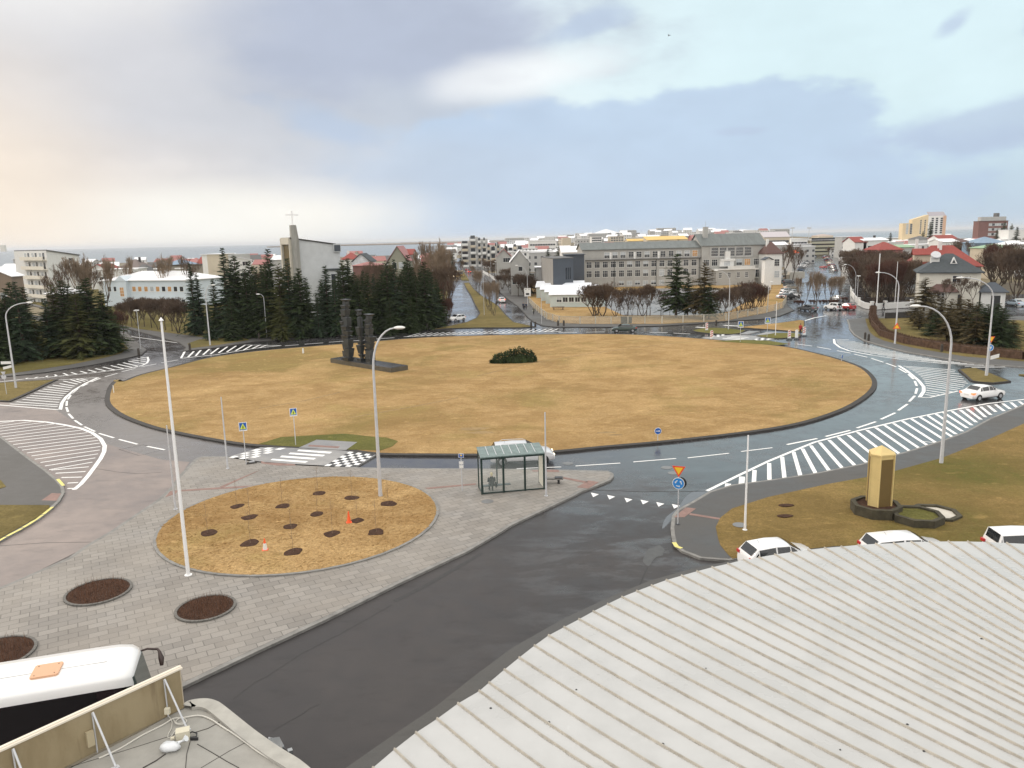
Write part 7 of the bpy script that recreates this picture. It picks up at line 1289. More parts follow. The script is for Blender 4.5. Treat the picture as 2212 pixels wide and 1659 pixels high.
zp = at(700, 585, Y0).z; MB().prism([(Lc - 3.6, -3), (Lc - 1.4, -3.4), (Lc + 1.2, -2), (Lc + 1.2, 2), (Lc - 3.6, 1)], 0, zp, bottom=True).build('porch', M_ch, e); MB().prism([(Lc - 3.9, -3.3), (Lc - 1.4, -3.8), (Lc + 1.5, -2.2), (Lc + 1.5, 2), (Lc - 3.9, 1)], zp, zp + .35, bottom=True).build('porch_roof', M_slate, e); MB().box(Lc - 3.3, Lc - 2.4, -3.25, -3.0, 1, zp - .8).build('porch_window', M_glass, e)
# --- blue building with hipped white roof
e, Lx, h, rs = house(222, 400, 612, 232, 222, 16, 'hip', None, 587, M_blw, M_snow, 'long pale blue building with white hipped roof and square windows', 'blue_building', 'building', ye2=600.5, ov=.5)
M0 = Matrix(); us = [(.055, 'd'), (.13, 'd'), (.36, 'l'), (.43, 'l'), (.505, 'l'), (.575, 'w'), (.645, 'l'), (.715, 'd'), (.785, 'l'), (.855, 'd'), (.925, 'd')]
for u, k in us: add_window(e, u * Lx, h * .60, 1.25, 1.35, 1, 1, M0, k)
for u, k in [(.37, 'l'), (.44, 'w'), (.515, 'l'), (.585, 'd'), (.655, 'w'), (.725, 'd'), (.795, 'd'), (.865, 'd'), (.935, 'd')]: add_window(e, u * Lx, h * .14, 1.25, 1.25, 1, 1, M0, k)
MB().box(Lx * .20, Lx * .325, -1.2, 0, 0, h + .02).add([(Lx * .19, -1.4, h), (Lx * .335, -1.4, h), (Lx * .262, -1.4, h + 1.5), (Lx * .19, 3, h), (Lx * .335, 3, h), (Lx * .262, 3, h + 1.5)], [(0, 1, 2), (0, 2, 5, 3), (1, 4, 5, 2)]).build('gabled_bay', M_blw, e); add_window(e, Lx * .245, h * .42, 1.4, 2.6, 2, 3, Matrix.Translation((0, -1.2, 0)), 'l')
for u in (.12, .42, .68): MB().box(Lx * u, Lx * u + 1.8, 7, 8.6, h + 3, h + 6.4 if False else h + rs + 1.0).build('roof_vent', M_frame, e)
MB().box(Lx * .52, Lx * .93, -4.5, 0, h * .02, h * .10).build('canopy', mat('concrete_grey', (.40, .38, .35), .9), e)
for u in (.58, .90): MB().box(Lx * u, Lx * u + .3, -4.2, -3.9, -1.5, h * .02).build('column', M_kerb, e)
clean(e)
# --- white apartment block on the left
A = at(99, 541.5, 250); Bx = at(170, 552, 272); Cx = at(29, 540, 268); zA = A.z; e = empty('apartment_block', (A.x, A.y, 0), math.atan2(Bx.y - A.y, Bx.x - A.x), 'tall white apartment block with lit balconies on its left face', 'building')
LB = math.hypot(Bx.x - A.x, Bx.y - A.y); LC = math.hypot(Cx.x - A.x, Cx.y - A.y); ac = math.atan2(Cx.y - A.y, Cx.x - A.x) - e.rotation_euler.z; wv = (LC * cos(ac), LC * sin(ac)); zB = Bx.z - 0
base = [(0, 0), (LB, 0), (LB + wv[0], wv[1]), wv]; tz_ = [zA, zB, zB, zA]
MB().add([(x, y, 0) for x, y in base] + [(base[i][0], base[i][1], tz_[i]) for i in range(4)], [(0, 1, 5, 4), (1, 2, 6, 5), (2, 3, 7, 6), (3, 0, 4, 7), (4, 5, 6, 7)]).build('wall', M_wwall, e)
MB().add([(base[i][0] * 1.03 - .3, base[i][1] - .4 * (i < 2), tz_[i] + q) for q in (0, .3) for i in range(4)], [(3, 2, 1, 0), (4, 5, 6, 7), (0, 1, 5, 4), (1, 2, 6, 5), (2, 3, 7, 6), (3, 0, 4, 7)]).build('roof', M_dgr, e); MB().box(-LC * .3, -LC * .3 + 1.2, 8, 9.2, zA, zA + 2).build('chimney', M_wwall, e)
Mf = Matrix.Translation((wv[0], wv[1], 0)) @ Matrix.Rotation(math.atan2(-wv[1], -wv[0]), 4, 'Z'); M_warm = mat('sunlit_cream', (.68, .64, .55), .8, .08, 1)  # warm light on this face is painted into the balcony colour
fl = zA / 5.6
for j in range(6):
    z = zA - (j + 1) * fl + .2; b_ = MB().box(LC * .30, LC * .99, -1.3, -1.2, z - .1, z + .9).box(LC * .30, LC * .99, -1.3, 0, z - .25, z - .1).build('balcony', M_warm, e); b_.matrix_local = Mf
    for i in range(3):
        add_window(e, LC * (.33 + i * .225), z + .2, LC * .07, fl * .62, 1, 1, Mf, 'w'); add_window(e, LC * (.33 + i * .225) + LC * .10, z, LC * .06, fl * .72, 1, 1, Mf, 'd')
add_window(e, LB * .66, zB - 3.6 + 1.2, 3.0, 1.7, 3, 1, Matrix(), 'd'); add_window(e, LB * .66, zB - 6.6, 3.0, .5, 3, 1, Matrix(), 'w')
# --- other houses, left to right
H_(-60, 24, 600, 205, None, 5, 'gabley', None, 578, mat('brown_render', (.22, .17, .13), .9, .1, .5), M_snow, label='brown gabled house at the left edge', rows=[(.55, .95, 1, .45, 1.6, 1.6, 1, 1, 'w'), (.55, .95, 1, .15, 1.6, 1.2, 1, 1, 'w')])
H_(-10, 32, 588, 290, None, 14, 'gable', None, 571, M_wwall, M_snow, label='white roofed house left of the tall white apartment block'); H_(28, 42, 560, 330, None, 14, 'flat', 0, None, M_lgw, M_snow, label='pale block peeping out left of the apartment block')
H_(100, 142, 640, 185, 183, 5, 'hip', None, 622, mat('dark_brown_wall', (.10, .08, .07), .9), M_snow, label='low house with white roof between the left spruces', ye2=632)
H_(194, 230, 584, 330, None, 12, 'gabley', None, 571, M_wwall, M_redr, label='small house with red gabled roof left of the long white one'); H_(208, 286, 583, 300, None, 12, 'flat', 0, None, M_wwall, M_snow, label='long flat white roofed house behind the pale blue building', rows=grid(6, 1, 1.6, 1.3, 1, 1, 'dw', z0=.55))
H_(256, 302, 580, 360, None, 14, 'hip', None, 561, mat('taupe_wall', (.24, .21, .18), .9), mat('taupe_roof', (.16, .13, .12), .8), label='grey brown hipped house behind the pale blue building', chimney=2); H_(284, 314, 587, 340, None, 12, 'hip', None, 572, M_lgw, M_dgr, label='small grey hipped house right of the taupe roof'); H_(322, 358, 577, 400, None, 12, 'hip', None, 562, M_lgw, M_dgr, label='grey hipped house on the sea side')
H_(352, 400, 574, 330, None, 14, 'hip', None, 561, M_lgw, M_bluer, label='house with bluish metal roof above the pale blue building'); H_(362, 448, 574, 300, None, 12, 'flat', 0, None, mat('olive_grey_wall', (.27, .25, .21), .9, .1, .5), M_kerbD, label='long low grey building with lit windows', rows=[(.35, .6, 2, .45, 1.5, 1.5, 1, 1, 'wl'), (.6, .98, 3, .35, 1.8, 1.8, 2, 1, 'l')]); H_(402, 426, 570, 380, None, 12, 'hip', None, 558, M_lgw, M_redl, label='house with dull red roof right of the bluish one'); H_(426, 448, 571, 350, None, 12, 'gable', None, 555, M_redl, M_redr, label='house with bright red roof beside the white block')
e, Lx, h, rs = H_(447, 474, 553, 262, 262, 14, 'flat', 0, None, M_beige, M_snow, label='sunlit cream block with tilted roof left of the church', name='block', cat='building', ye2=546); H_(478, 540, 550, 268, 276, 14, 'shedx', -2.2, None, M_wwall, M_snow, label='white block with sloping roof line left of the church', name='block', cat='building', rows=[(.65, .95, 1, .72, 2.0, 1.3, 2, 1, 'd'), (.6, .9, 2, .45, 1.6, 1.3, 1, 1, 'd')]); H_(400, 452, 617, 240, None, 10, 'hip', None, 604, M_wwall, M_snow, label='low white roofed annex right of the pale blue building'); H_(585, 606, 562, 250, None, 10, 'gable', None, 553, M_lgw, M_snow, label='small white roofed house left behind the church')
# mid town between church and school
H_(738, 768, 561, 330, None, 12, 'hip', None, 547, M_wwall, M_redr, label='red roofed house right of the church', chimney=1); H_(760, 800, 567, 290, None, 12, 'gabley', None, 548, mat('mottled_white', (.55, .57, .60), .8, .35, .6), M_slate, label='white triangular gable behind the spruces'); H_(762, 816, 575, 262, None, 12, 'hip', None, 567, M_brick, M_redl, label='pink roofed low house behind the spruces')
H_(838, 880, 566, 262, None, 16, 'gabley', None, 532, mat('olive_render', (.25, .25, .20), .9, .1, .5), M_redl, label='tall grey gabled house with faded red roof', rows=[(.2, .45, 1, .80, 1.5, 1.9, 1, 1, 'd'), (.55, .8, 1, .80, 1.5, 1.9, 1, 1, 'w')]); H_(864, 891, 551, 275, None, 10, 'gable', None, 539, M_lgw, M_redr, label='bright red roof right of the grey gable'); H_(909, 926, 557, 320, None, 10, 'gable', None, 548, M_redl, M_redl, label='small pinkish house left of the tall bare poplar'); H_(895, 912, 560, 340, None, 10, 'gable', None, 551, M_wwall, M_snow, label='small white house right of the red roof')
# terraced white flats
def terr_block(xa, xb, yt, Y, n, label, steps=((0, .35, .85), (.35, .62, 1.0), (.62, 1.0, .9))):
    A = at(xa, 560, Y); B = at(xb, 560, Y); zt = at(xa, yt, Y).z; Lx = B.x - A.x; e = empty('terraced_flats', (A.x, Y, 0), 0, label, 'building', 'terraced white flats'); wm = MB(); bm_ = MB()
    for a, b, f in steps: wm.box(a * Lx + .01, b * Lx - .01, 0, 16, 0, zt * f)
    wm.build('wall', M_lgw, e)
    for a, b, f in steps:
        k = max(1, int(zt * f / 3.2))
        for j in range(k): MB().box(a * Lx + Lx * .03, b * Lx - Lx * .06, -1.6, 0, (j + .35) * zt * f / k, (j + .35) * zt * f / k + 1.3).build('balcony', M_beige if j % 2 else M_wwall, e)
        for j in range(k): MB().box(a * Lx + Lx * .04, b * Lx - Lx * .08, -.1, 0, (j + .35) * zt * f / k + 1.35, (j + 1.2) * zt * f / k).build('window', M_glass, e)
    return e
terr_block(997, 1053, 512, 470, 6, 'tallest terraced white flats beyond the avenue', ((0, .33, .84), (.33, .62, 1.0), (.62, .82, .93), (.82, 1, .93))); terr_block(1042, 1072, 531, 440, 4, 'lower terraced flats right of the tallest'); terr_block(1064, 1080, 528, 470, 3, 'small terraced flats in the middle'); terr_block(1098, 1130, 530, 470, 4, 'terraced flats behind the two gabled houses')
H_(1072, 1104, 556, 300, 300, 13, 'gabley', None, 538, M_grey, M_redl, label='left of the two gabled houses by the avenue, reddish roof edge', chimney=2, rows=[(.45, .95, 1, .82, 2.6, 1.6, 3, 1, 'd')])
H_(1103, 1143, 568, 240, 240, 14, 'gabley', None, 540, M_grey, M_snow, label='right of the two gabled houses, snowy left slope and cream side', rows=[(.1, .5, 2, .35, 1.3, 1.6, 1, 1, 'd'), (.35, .7, 1, .75, 1.2, 1.3, 1, 1, 'd')]); H_(1085, 1100, 560, 350, None, 12, 'flat', 0, None, M_wwall, M_snow, label='white flat roofed house between the two gables')
H_(1158, 1172, 578, 240, None, 8, 'flat', 0, None, M_lgw, M_snow, label='tiny white roofed garage left of the cubic block')
# right hand houses
H_(1656, 1690, 549, 262, 262, 9, 'hip', None, 523, M_wwall, M_brr, label='white house with brown hipped roof and dormers by the school', chimney=1, rows=[(.45, .9, 1, .62, 1.6, 2.2, 3, 3, 'd'), (.5, .9, 1, .25, 1.6, 2.2, 3, 3, 'w')])
H_(1653, 1668, 562, 238, 238, 3, 'gabley', None, 556, M_wwall, M_dkg, label='narrow white annex with dark roof against the school'); H_(1650, 1706, 513, 520, 520, 16, 'gable', None, 501, M_beige, mat('mauve_roof', (.45, .42, .44), .7), label='long beige block with pale mauve roof on the skyline', name='block', cat='building', rows=grid(8, 2, 2.4, 1.6, 2, 1, 'd', z0=.5)); H_(1662, 1702, 530, 400, 400, 12, 'gable', None, 523, M_lgw, M_snow, label='white roofed house behind the brown hipped roof')
H_(1709, 1745, 516, 560, None, 16, 'flat', 0, None, M_wwall, M_snow, label='white block left of the terraced office', name='block', cat='building', rows=grid(5, 3, 2.2, 1.6, 1, 1, 'd')); H_(1713, 1724, 547, 330, None, 10, 'gable', None, 541, M_lgw, mat('orange_awning', (.75, .12, .04), .6), label='low building with bright orange red roof on the far street')
e, Lx, h, r_ = H_(1750, 1820, 519, 560, 560, 20, 'flat', 0, None, M_beige, M_snow, label='beige terraced office block closing the long street', name='office_block', cat='building'); 
for j in range(4): MB().box(1, Lx - 1, -1.5, 0, h * (.12 + j * .22), h * (.12 + j * .22) + 1.5).build('balcony', mat('olive_band', (.38, .37, .28), .8), e); MB().box(1, Lx - 1, -.1, 0, h * (.12 + j * .22) + 1.6, h * (.12 + j * .22) + 4.2).build('window_band', M_glass, e)
H_(1769, 1800, 510, 575, None, 14, 'hip', None, 506, M_beige, mat('pinkish_roof', (.42, .34, .30), .7), label='hexagonal looking penthouse on top of the terraced office', name='block', cat='building')
H_(1847, 1872, 524, 330, None, 12, 'gable', None, 512, M_wwall, M_redr, label='house with a strip of red roof left of the white gable'); H_(1866, 1918, 520, 330, 330, 12, 'gable', None, 514, M_wwall, M_snow, label='white house with two square windows above the wood', rows=[(.15, .9, 3, .70, 1.8, 1.8, 1, 1, 'd')], chimney=2); H_(1912, 1952, 524, 345, 345, 12, 'flat', 0, None, M_wwall, M_snow, label='white flat roofed house right of the white gable')
H_(1820, 1860, 512, 520, None, 12, 'flat', 0, None, M_lgw, M_snow, label='long white roof on the skyline above the wood', name='block', cat='building')
H_(1899, 1950, 541, 290, None, 12, 'hip', None, 523, M_redl, M_redr, label='red hipped roof left of the big red roofed house'); H_(1938, 1975, 535, 310, None, 12, 'gable', None, 529, M_lgw, M_greenr, label='house with pale green roof behind the red ones')
# big red house
e, Lx, h, rs = H_(1966, 2118, 577, 212, 206, 16, 'hip', None, 531, mat('villa_grey', (.30, .30, .29), .9, .1, 1), M_redr, label='big house with large red iron roof, dormer and white chimney', ye2=576, ov=.7, rows=[(.01, .10, 1, .60, 1.2, 2.4, 2, 2, 'w'), (.03, .13, 1, .22, 1.8, 2.6, 3, 3, 'w')], hipk=.8)
rr_ = [c for c in e.children if c.name.startswith('roof')][0]; MB().box(Lx * .43, Lx * .49, 6, 7.4, h + 2, h + rs + 1.3).build('chimney', M_wwall, rr_); MB().box(Lx * .13, Lx * .17, 11, 12, h + 2, h + rs + 2.0).build('chimney', M_wwall, rr_)
dm = MB().box(0, 5.5, 0, 4, h + .4, h + 3.2).build('dormer', M_beige, e, loc=(1.0, 1.2, 0)); roof_mesh('gable', 6.2, 4.4, h + 3.2, 1.6, .2, .12).build('dormer_roof', M_redr, dm, loc=(-.3, -.3, 0)); MB().box(.2, 3.4, -1.7, .2, h * .48, h * .60).build('balcony', M_wwall, e)
# villa with slate roof
e, Lx, h, rs = H_(1987, 2120, 590, 177, 172, 12, 'hip', None, 549, mat('villa_cream', (.62, .60, .53), .9, .07, .7), M_slate, label='white villa with dark slate pyramid roof and small triangular dormer', name='villa', ye2=589.5, ov=.7, rows=[(.55, .68, 1, .72, 1.6, 1.5, 2, 2, 'd')], hipk=1.0)
rr_ = [c for c in e.children if c.name.startswith('roof')][0]; MB().add([(Lx * .50, 1.9, h + 2.0), (Lx * .62, 1.9, h + 2.0), (Lx * .56, 1.9, h + 3.5), (Lx * .56, 4.2, h + 3.4)], [(0, 1, 2), (0, 2, 3), (1, 3, 2)]).build('dormer', M_frame, rr_); MB().add([(Lx * .53, 1.86, h + 2.15), (Lx * .59, 1.86, h + 2.15), (Lx * .56, 1.86, h + 2.95)], [(0, 1, 2)]).build('dormer_window', M_glass, rr_)
MB().box(2.2, 4.0, 3, 4.6, h + .8, h + 3.4).build('roof_box', M_wwall, rr_); MB().tube([(3.2, 3.2, h + 3.9), (3.25, 3.0, h + 4.1)], [1.1, 1.0], 20).cyl(3.3, 3.4, h + 3, h + 4.0, .06, n=6).build('satellite_dish', M_galv, rr_)
b0 = MB().box(Lx * .17, Lx * .62, -3.2, 0, 0, h * .47).build('bay', MATS['villa_cream'], e); roof_mesh('hip', Lx * .45, 3.4, h * .47, 1.6, .4, .12).build('bay_roof', M_brr, b0, loc=(Lx * .17, -3.3, 0))
for x in (.30, .35): add_window(e, Lx * x, h * .20, .75, 1.9, 1, 3, Matrix.Translation((0, -3.2, 0)), 'd')
MB().box(Lx * .655, Lx * .70, -.08, 0, .2, 2.9).build('door', M_dark, e)
e, Lx, h, rs = H_(2120, 2173, 631.5, 172, 170, 7, 'hip', None, 611, M_wwall, M_dkg, label='white garage with dark hipped roof and open door', name='garage', cat='garage', ov=.6); MB().box(Lx * .42, Lx * .82, -.06, 0, 0, h * .80).build('garage_opening', M_dark, e); MB().box(Lx * .80, Lx * .84, -.1, -.0, 0, h * .95).build('door_post', M_frame, e)
# towers on the skyline
e, Lx, h, rs = H_(1948, 1990, 488, 640, 640, 18, 'flat', 0, None, M_yelw, M_yelw, label='lowest stepped part of the yellow tower block', name='x', cat='x'); kill(e)
A = at(1948, 520, 640); B = at(2040, 520, 640); L_ = B.x - A.x; e = empty('tower_block', (A.x, 640, 0), 0, 'stepped yellow and white tower block on the skyline, tallest building in view', 'building'); zz = lambda y: at(1990, y, 640).z
for a, b, y0_, y1_, m_ in ((0, .22, 481.5, 481.5, M_yelw), (.221, .585, 474, 464, M_yelw), (.586, 1.0, 467, 467, M_wwall)): MB().add([(a * L_, 0, 0), (b * L_, 0, 0), (b * L_, 6, 0), (a * L_, 6, 0), (a * L_, 0, zz(y0_)), (b * L_, 0, zz(y1_)), (b * L_, 6, zz(y1_)), (a * L_, 6, zz(y0_))], [(0, 1, 5, 4), (1, 2, 6, 5), (2, 3, 7, 6), (3, 0, 4, 7), (4, 5, 6, 7)]).build('wall', m_, e)
MB().add([(.586 * L_, 0, zz(467)), (1.0 * L_, 0, zz(467)), (1.0 * L_, 6, zz(458)), (.62 * L_, 6, zz(458)), (.6 * L_, 3, zz(458)), (.97 * L_, 3, zz(458))], [(0, 1, 5, 4), (1, 2, 5), (0, 4, 3)]).build('roof', mat('mauve_grey_roof', (.36, .34, .37), .7), e); MB().box(.93 * L_, 1.0 * L_, -.4, 0, 0, zz(467)).build('corner_strip', mat('peach_strip', (.55, .36, .25), .8), e)
for j in range(8):
    for u in (.66, .76, .87): add_window(e, L_ * u, zz(505) + (zz(470) - zz(505)) * j / 8, 1.9, 1.2, 1, 1, Matrix(), 'd')
    for u in (.40, .50): 
        if j < 7: add_window(e, L_ * u, zz(505) + (zz(474) - zz(505)) * j / 7, 1.2, 1.1, 1, 1, Matrix(), 'd')
    if j < 6: add_window(e, L_ * .17, zz(505) + (zz(484) - zz(505)) * j / 6, 1.8, 1.6, 1, 1, Matrix(), 'd'); add_window(e, L_ * .08, zz(505) + (zz(484) - zz(505)) * j / 6, 1.8, 1.6, 1, 1, Matrix(), 'w')
e, Lx, h, rs = H_(2115, 2178, 478, 600, 600, 7, 'flat', 0, None, M_brick, M_dgr, label='red brown block with set back grey top floor on the skyline', name='block', cat='building', rows=grid(6, 5, 2.4, 1.8, 1, 1, 'wdw', u0=.35, z0=.2)); MB().box(Lx * .12, Lx * .98, 2, 6.5, h, h + 3.2).build('penthouse', M_lgw, e); MB().box(Lx * .72, Lx * .82, 5, 9, h + 3.2, h + 6).build('lift_house', M_dgr, e)
for (xa, xb, ye, yr, Y, w, r, rt, l) in ((2114, 2174, 526, 512, 330, M_bluer, M_bluer, 'hip', 'house with bluish grey hipped roof on the right'), (2140, 2196, 537, 527, 270, M_beige, M_greenr, 'hip', 'house with pale green roof on the right'), (2186, 2240, 529, 521, 280, M_wwall, M_snow, 'hip', 'house with white grey roof at the right edge'), (2030, 2068, 517, 508, 420, M_wwall, M_redr, 'gable', 'small red roofed house left below the red brown block'), (2035, 2070, 523, 516, 380, M_wwall, M_snow, 'gable', 'white roofed house in the middle of the brown trees'), (2068, 2100, 524, 515, 380, M_brr, M_brr, 'hip', 'house with dark brown roof behind the wood'), (2090, 2124, 521, 515, 420, M_lgw, M_snow, 'hip', 'pale roofed house left of the bluish roof'), (2180, 2260, 497, 489, 520, M_wwall, M_snow, 'flat', 'white building at the right edge of the skyline'), (2020, 2060, 511, 506, 640, M_lgw, M_snow, 'gable', 'low pale hall right of the yellow tower'), (1985, 2010, 517, 510, 450, M_lgw, M_dgr, 'hip', 'dark roof behind the tall tower spruce')):
    H_(xa, xb, ye, Y, Y, 12, rt, None, yr, w, r, label=l, rows=grid(3, 1, 1.5, 1.4, 1, 1, 'd', z0=.6))
# yellow roofed row beyond the school
for i, x in enumerate((1398, 1420, 1443, 1466)): H_(x, x + 21, 519 - i * .6, 620, 620, 18, 'shed', None, 511 - i * .5, M_beige, M_yroof, label='%s of the four yellow roofs above the school roof' % ('leftmost', 'second', 'third', 'rightmost')[i], group='yellow roofs beyond the school')
H_(1356, 1398, 521, 640, 640, 14, 'gable', None, 516, M_beige, M_yroof, label='long low yellow roof left of the four'); H_(1496, 1514, 515, 560, 560, 14, 'gable', None, 508, M_redl, M_redl, label='pinkish roof beside the school chimney'); H_(1215, 1233, 514, 900, 900, 20, 'flat', 0, None, M_beige, M_beige, label='beige cubic block on the skyline left of the school', name='block', cat='building', ov=0); H_(1142, 1202, 521, 760, 760, 20, 'flat', 0, None, M_wwall, M_snow, label='long white block on the skyline with rows of windows', name='block', cat='building', rows=grid(10, 3, 2.2, 1.6, 1, 1, 'd'))
for xa, xb, l in ((1278, 1300, 'left white tower like block under the snowy cone'), (1318, 1348, 'right cream block under the snowy cone')): H_(xa, xb, 511, 1050, 1050, 25, 'flat', 0, None, M_wwall if xa < 1300 else M_beige, M_brr, label=l, name='block', cat='building', rows=grid(5, 4, 2.6, 1.8, 1, 1, 'd', z0=.3))
# the far town: one object per house, copies of six small prototypes
def far_proto(w, d, h, roof, rise, wall_, rmat_, bands):
    e = empty('town_house', (0, 0, -500)); m = MB().box(-w / 2, w / 2, -d / 2, d / 2, -3, h); 
    if roof == 'gable': m.add([(-w / 2, -d / 2, h), (-w / 2, d / 2, h), (-w / 2, 0, h + rise), (w / 2, -d / 2, h), (w / 2, d / 2, h), (w / 2, 0, h + rise)], [(0, 2, 1), (3, 4, 5)])
    m.build('wall', wall_, e); roof_mesh(roof, w, d, h, rise, .3, .2).build('roof', rmat_, e, loc=(-w / 2, -d / 2, 0))
    return e
def far_wall(n, c):
    w_ = NT(n); s_ = w_.sep(); u_ = w_.math('ABSOLUTE', w_.math('SUBTRACT', w_.math('FRACT', w_.math('MULTIPLY', w_.math('ADD', s_[0], s_[1]), .31)), .5)); v_ = w_.math('ABSOLUTE', w_.math('SUBTRACT', w_.math('FRACT', w_.math('MULTIPLY', s_[2], .33)), .5))
    k_ = w_.math('MULTIPLY', w_.math('LESS_THAN', u_, .20), w_.math('LESS_THAN', v_, .21)); return w_.done(w_.mix(k_, c, (.05, .055, .065)), .7)
FW, FG, FB = far_wall('far_white_wall', (.64, .64, .63)), far_wall('far_grey_wall', (.40, .40, .39)), far_wall('far_beige_wall', (.50, .44, .35))
FP = [far_proto(12, 10, 6, 'gable', 3, FW, M_snow, 2), far_proto(14, 11, 6, 'gable', 3, FG, M_snow, 2), far_proto(12, 10, 6.5, 'gable', 3.4, FB, M_redl, 2), far_proto(22, 12, 9, 'flat', 0, FW, M_snow, 3), far_proto(30, 12, 10, 'flat', 0, FG, M_snow, 3), far_proto(12, 10, 6, 'gable', 3, FW, M_dgr, 2)]
FL_ = ['small white house with white roof far off in the town', 'small grey house with white roof far off in the town', 'small house with faded red roof far off in the town', 'white flat roofed block far off in the town', 'long grey flat roofed block far off in the town', 'small white house with grey roof far off in the town']
rf_ = random.Random(11); n_ = 0
while n_ < 290:
    Y = rf_.uniform(400, 2150) if rf_.random() < .75 else rf_.uniform(330, 700); x = rf_.uniform(950, 2260); 
    if (950 < x < 1110 and Y < 720) or x < 1085 and Y > 1500 or (x > 1690 and Y > 720): continue
    if 1735 < x < 1830 and Y < 560: continue
    if 1240 < x < 1650 and Y < 520: continue
    if x > 1960 and Y < 420: continue
    p = at(x, 520, Y); k = rf_.choice((0, 0, 0, 1, 1, 2, 3, 3, 4, 5)); s = rf_.uniform(.8, 1.15) * (1.25 if Y > 1100 else 1)
    dup(FP[k], (p.x, p.y, terr(p.x, p.y) - .5), rf_.uniform(-.6, .6), FL_[k], FL_[k].replace('small ', '').replace('house', 'houses').replace('block', 'blocks'), s)['category'] = 'house' if k not in (3, 4) else 'building'; n_ += 1
for i in range(48):
    Y = rf_.uniform(300, 900); x = rf_.uniform(150, 940); p = at(x, 540, Y)
    cy_ = 760 + (p.x + 800) * .5 if p.x < -420 else 960 + (p.x + 420) * .9
    if Y > cy_ - 30 or (x < 600 and Y < 420) or Y < 380: continue
    k = rf_.choice((0, 1, 2, 5, 2)); dup(FP[k], (p.x, p.y, -1.5), rf_.uniform(-.6, .6), FL_[k], FL_[k].replace('small ', '').replace('house', 'houses').replace('block', 'blocks'), .9)['category'] = 'house'
for q in FP: kill(q)
for q in CON + PINE + BARE: kill(q)
# ================================================================ FOREGROUND
# white standing seam roof ------------------------------------------------
ZR = 5.0
ed = [(700, 1738, 1.05), (760, 1693, 1.03), (805, 1659, 1.0), (852, 1619, .95), (898, 1583, .90), (944, 1553, .84), (989, 1520, .78), (1035, 1493, .72), (1056, 1475, .70), (1089, 1447, .67), (1121, 1421, .64), (1154, 1395, .62), (1184.5, 1373, .60), (1218, 1355, .57), (1250, 1338, .55), (1281, 1321, .535), (1312, 1305, .52), (1343, 1290, .51), (1375, 1277, .507), (1406.6, 1265, .505), (1438.8, 1253.2, .505), (1471.7, 1243.6, .51), (1504.8, 1234.3, .51), (1537.5, 1225.5, .515), (1571.7, 1218, .52), (1605, 1209.5, .525), (1638.8, 1204, .535), (1673, 1198, .545), (1708, 1193, .555), (1745, 1188, .57), (1780.6, 1183.7, .585), (1816.6, 1180.7, .60), (1853.3, 1177.2, .61), (1891, 1174.8, .62), (1929.7, 1173.4, .63), (1967.5, 1170.3, .64), (2007, 1170.2, .65), (2047.8, 1169.5, .66), (2090, 1169.8, .67), (2131, 1170.8, .68), (2174, 1172.8, .69), (2218, 1175, .70), (2262, 1178, .71), (2306, 1182, .72), (2352, 1187, .73)]
def seamline(x, y, m):
    pts = []; X, Yy = x, y; dist = 0
    for i in range(15):
        pts.append((X, Yy)); st = 6 if i < 1 else 100; sl_ = .5 + (m - .5) * math.exp(-dist / 500); X += st; Yy += st * sl_; dist += st
        if Yy > 1990: break
    while len(pts) < 15: pts.append((pts[-1][0] + .5, pts[-1][1] + .25))
    return [P(a, b, ZR) for a, b in pts]
SL = [seamline(*t) for t in ed]
e = empty('curved_hall_roof', (SL[3][0].x, SL[3][0].y, 0), 0, 'large white standing seam metal roof with curved edge in the right foreground', 'roof'); o = e.location.copy()
M_mr = NT('white_roof_metal'); n_a = M_mr.noise(.5, 4); n_b = M_mr.noise(2.5, 5, M_mr.map((1, 1, 1), .6)); c_ = M_mr.mix(M_mr.rng(n_a, .35, .65), (.40, .403, .40), (.445, .448, .446)); c_ = M_mr.mix(M_mr.rng(n_b, .66, .80, 0, .35), c_, (.58, .59, .59)); c_ = M_mr.mix(M_mr.rng(M_mr.noise(6, 4), .68, .80, 0, .35), c_, (.40, .38, .33)); M_mr = M_mr.done(c_, M_mr.rng(n_a, .3, .7, .24, .42), M_mr.noise(.8, 3), .15, .05)
sh = MB(); ns = 15; sh.add([(p - o) for s in SL for p in s], [(i * ns + j, (i + 1) * ns + j, (i + 1) * ns + j + 1, i * ns + j + 1) for i in range(len(SL) - 1) for j in range(ns - 1)])
b0 = len(sh.v); sh.v += [(v[0], v[1], v[2] - .22) for v in sh.v[:b0]]; sh.f += [(i * ns, b0 + i * ns, b0 + (i + 1) * ns, (i + 1) * ns) for i in range(len(SL) - 1)]; sh.m += [0] * (len(SL) - 1)
sh.build('roof_sheet', M_mr, e)
M_sm = mat('seam_beige', (.34, .315, .27), .6, .25, 3)
M_stain_shade = NT('seam_dirt_and_shade'); st_ = M_stain_shade.rng(M_stain_shade.noise(1.1, 6, None, .75), .50, .78, 0, .5); M_stain_shade.done((.20, .175, .135), .7); M_stain_shade.set(M_stain_shade.b.inputs['Alpha'], st_); M_stain_shade = M_stain_shade.m; dirt_shade = MB()  # streaks of grime, with the shading beside each seam painted in
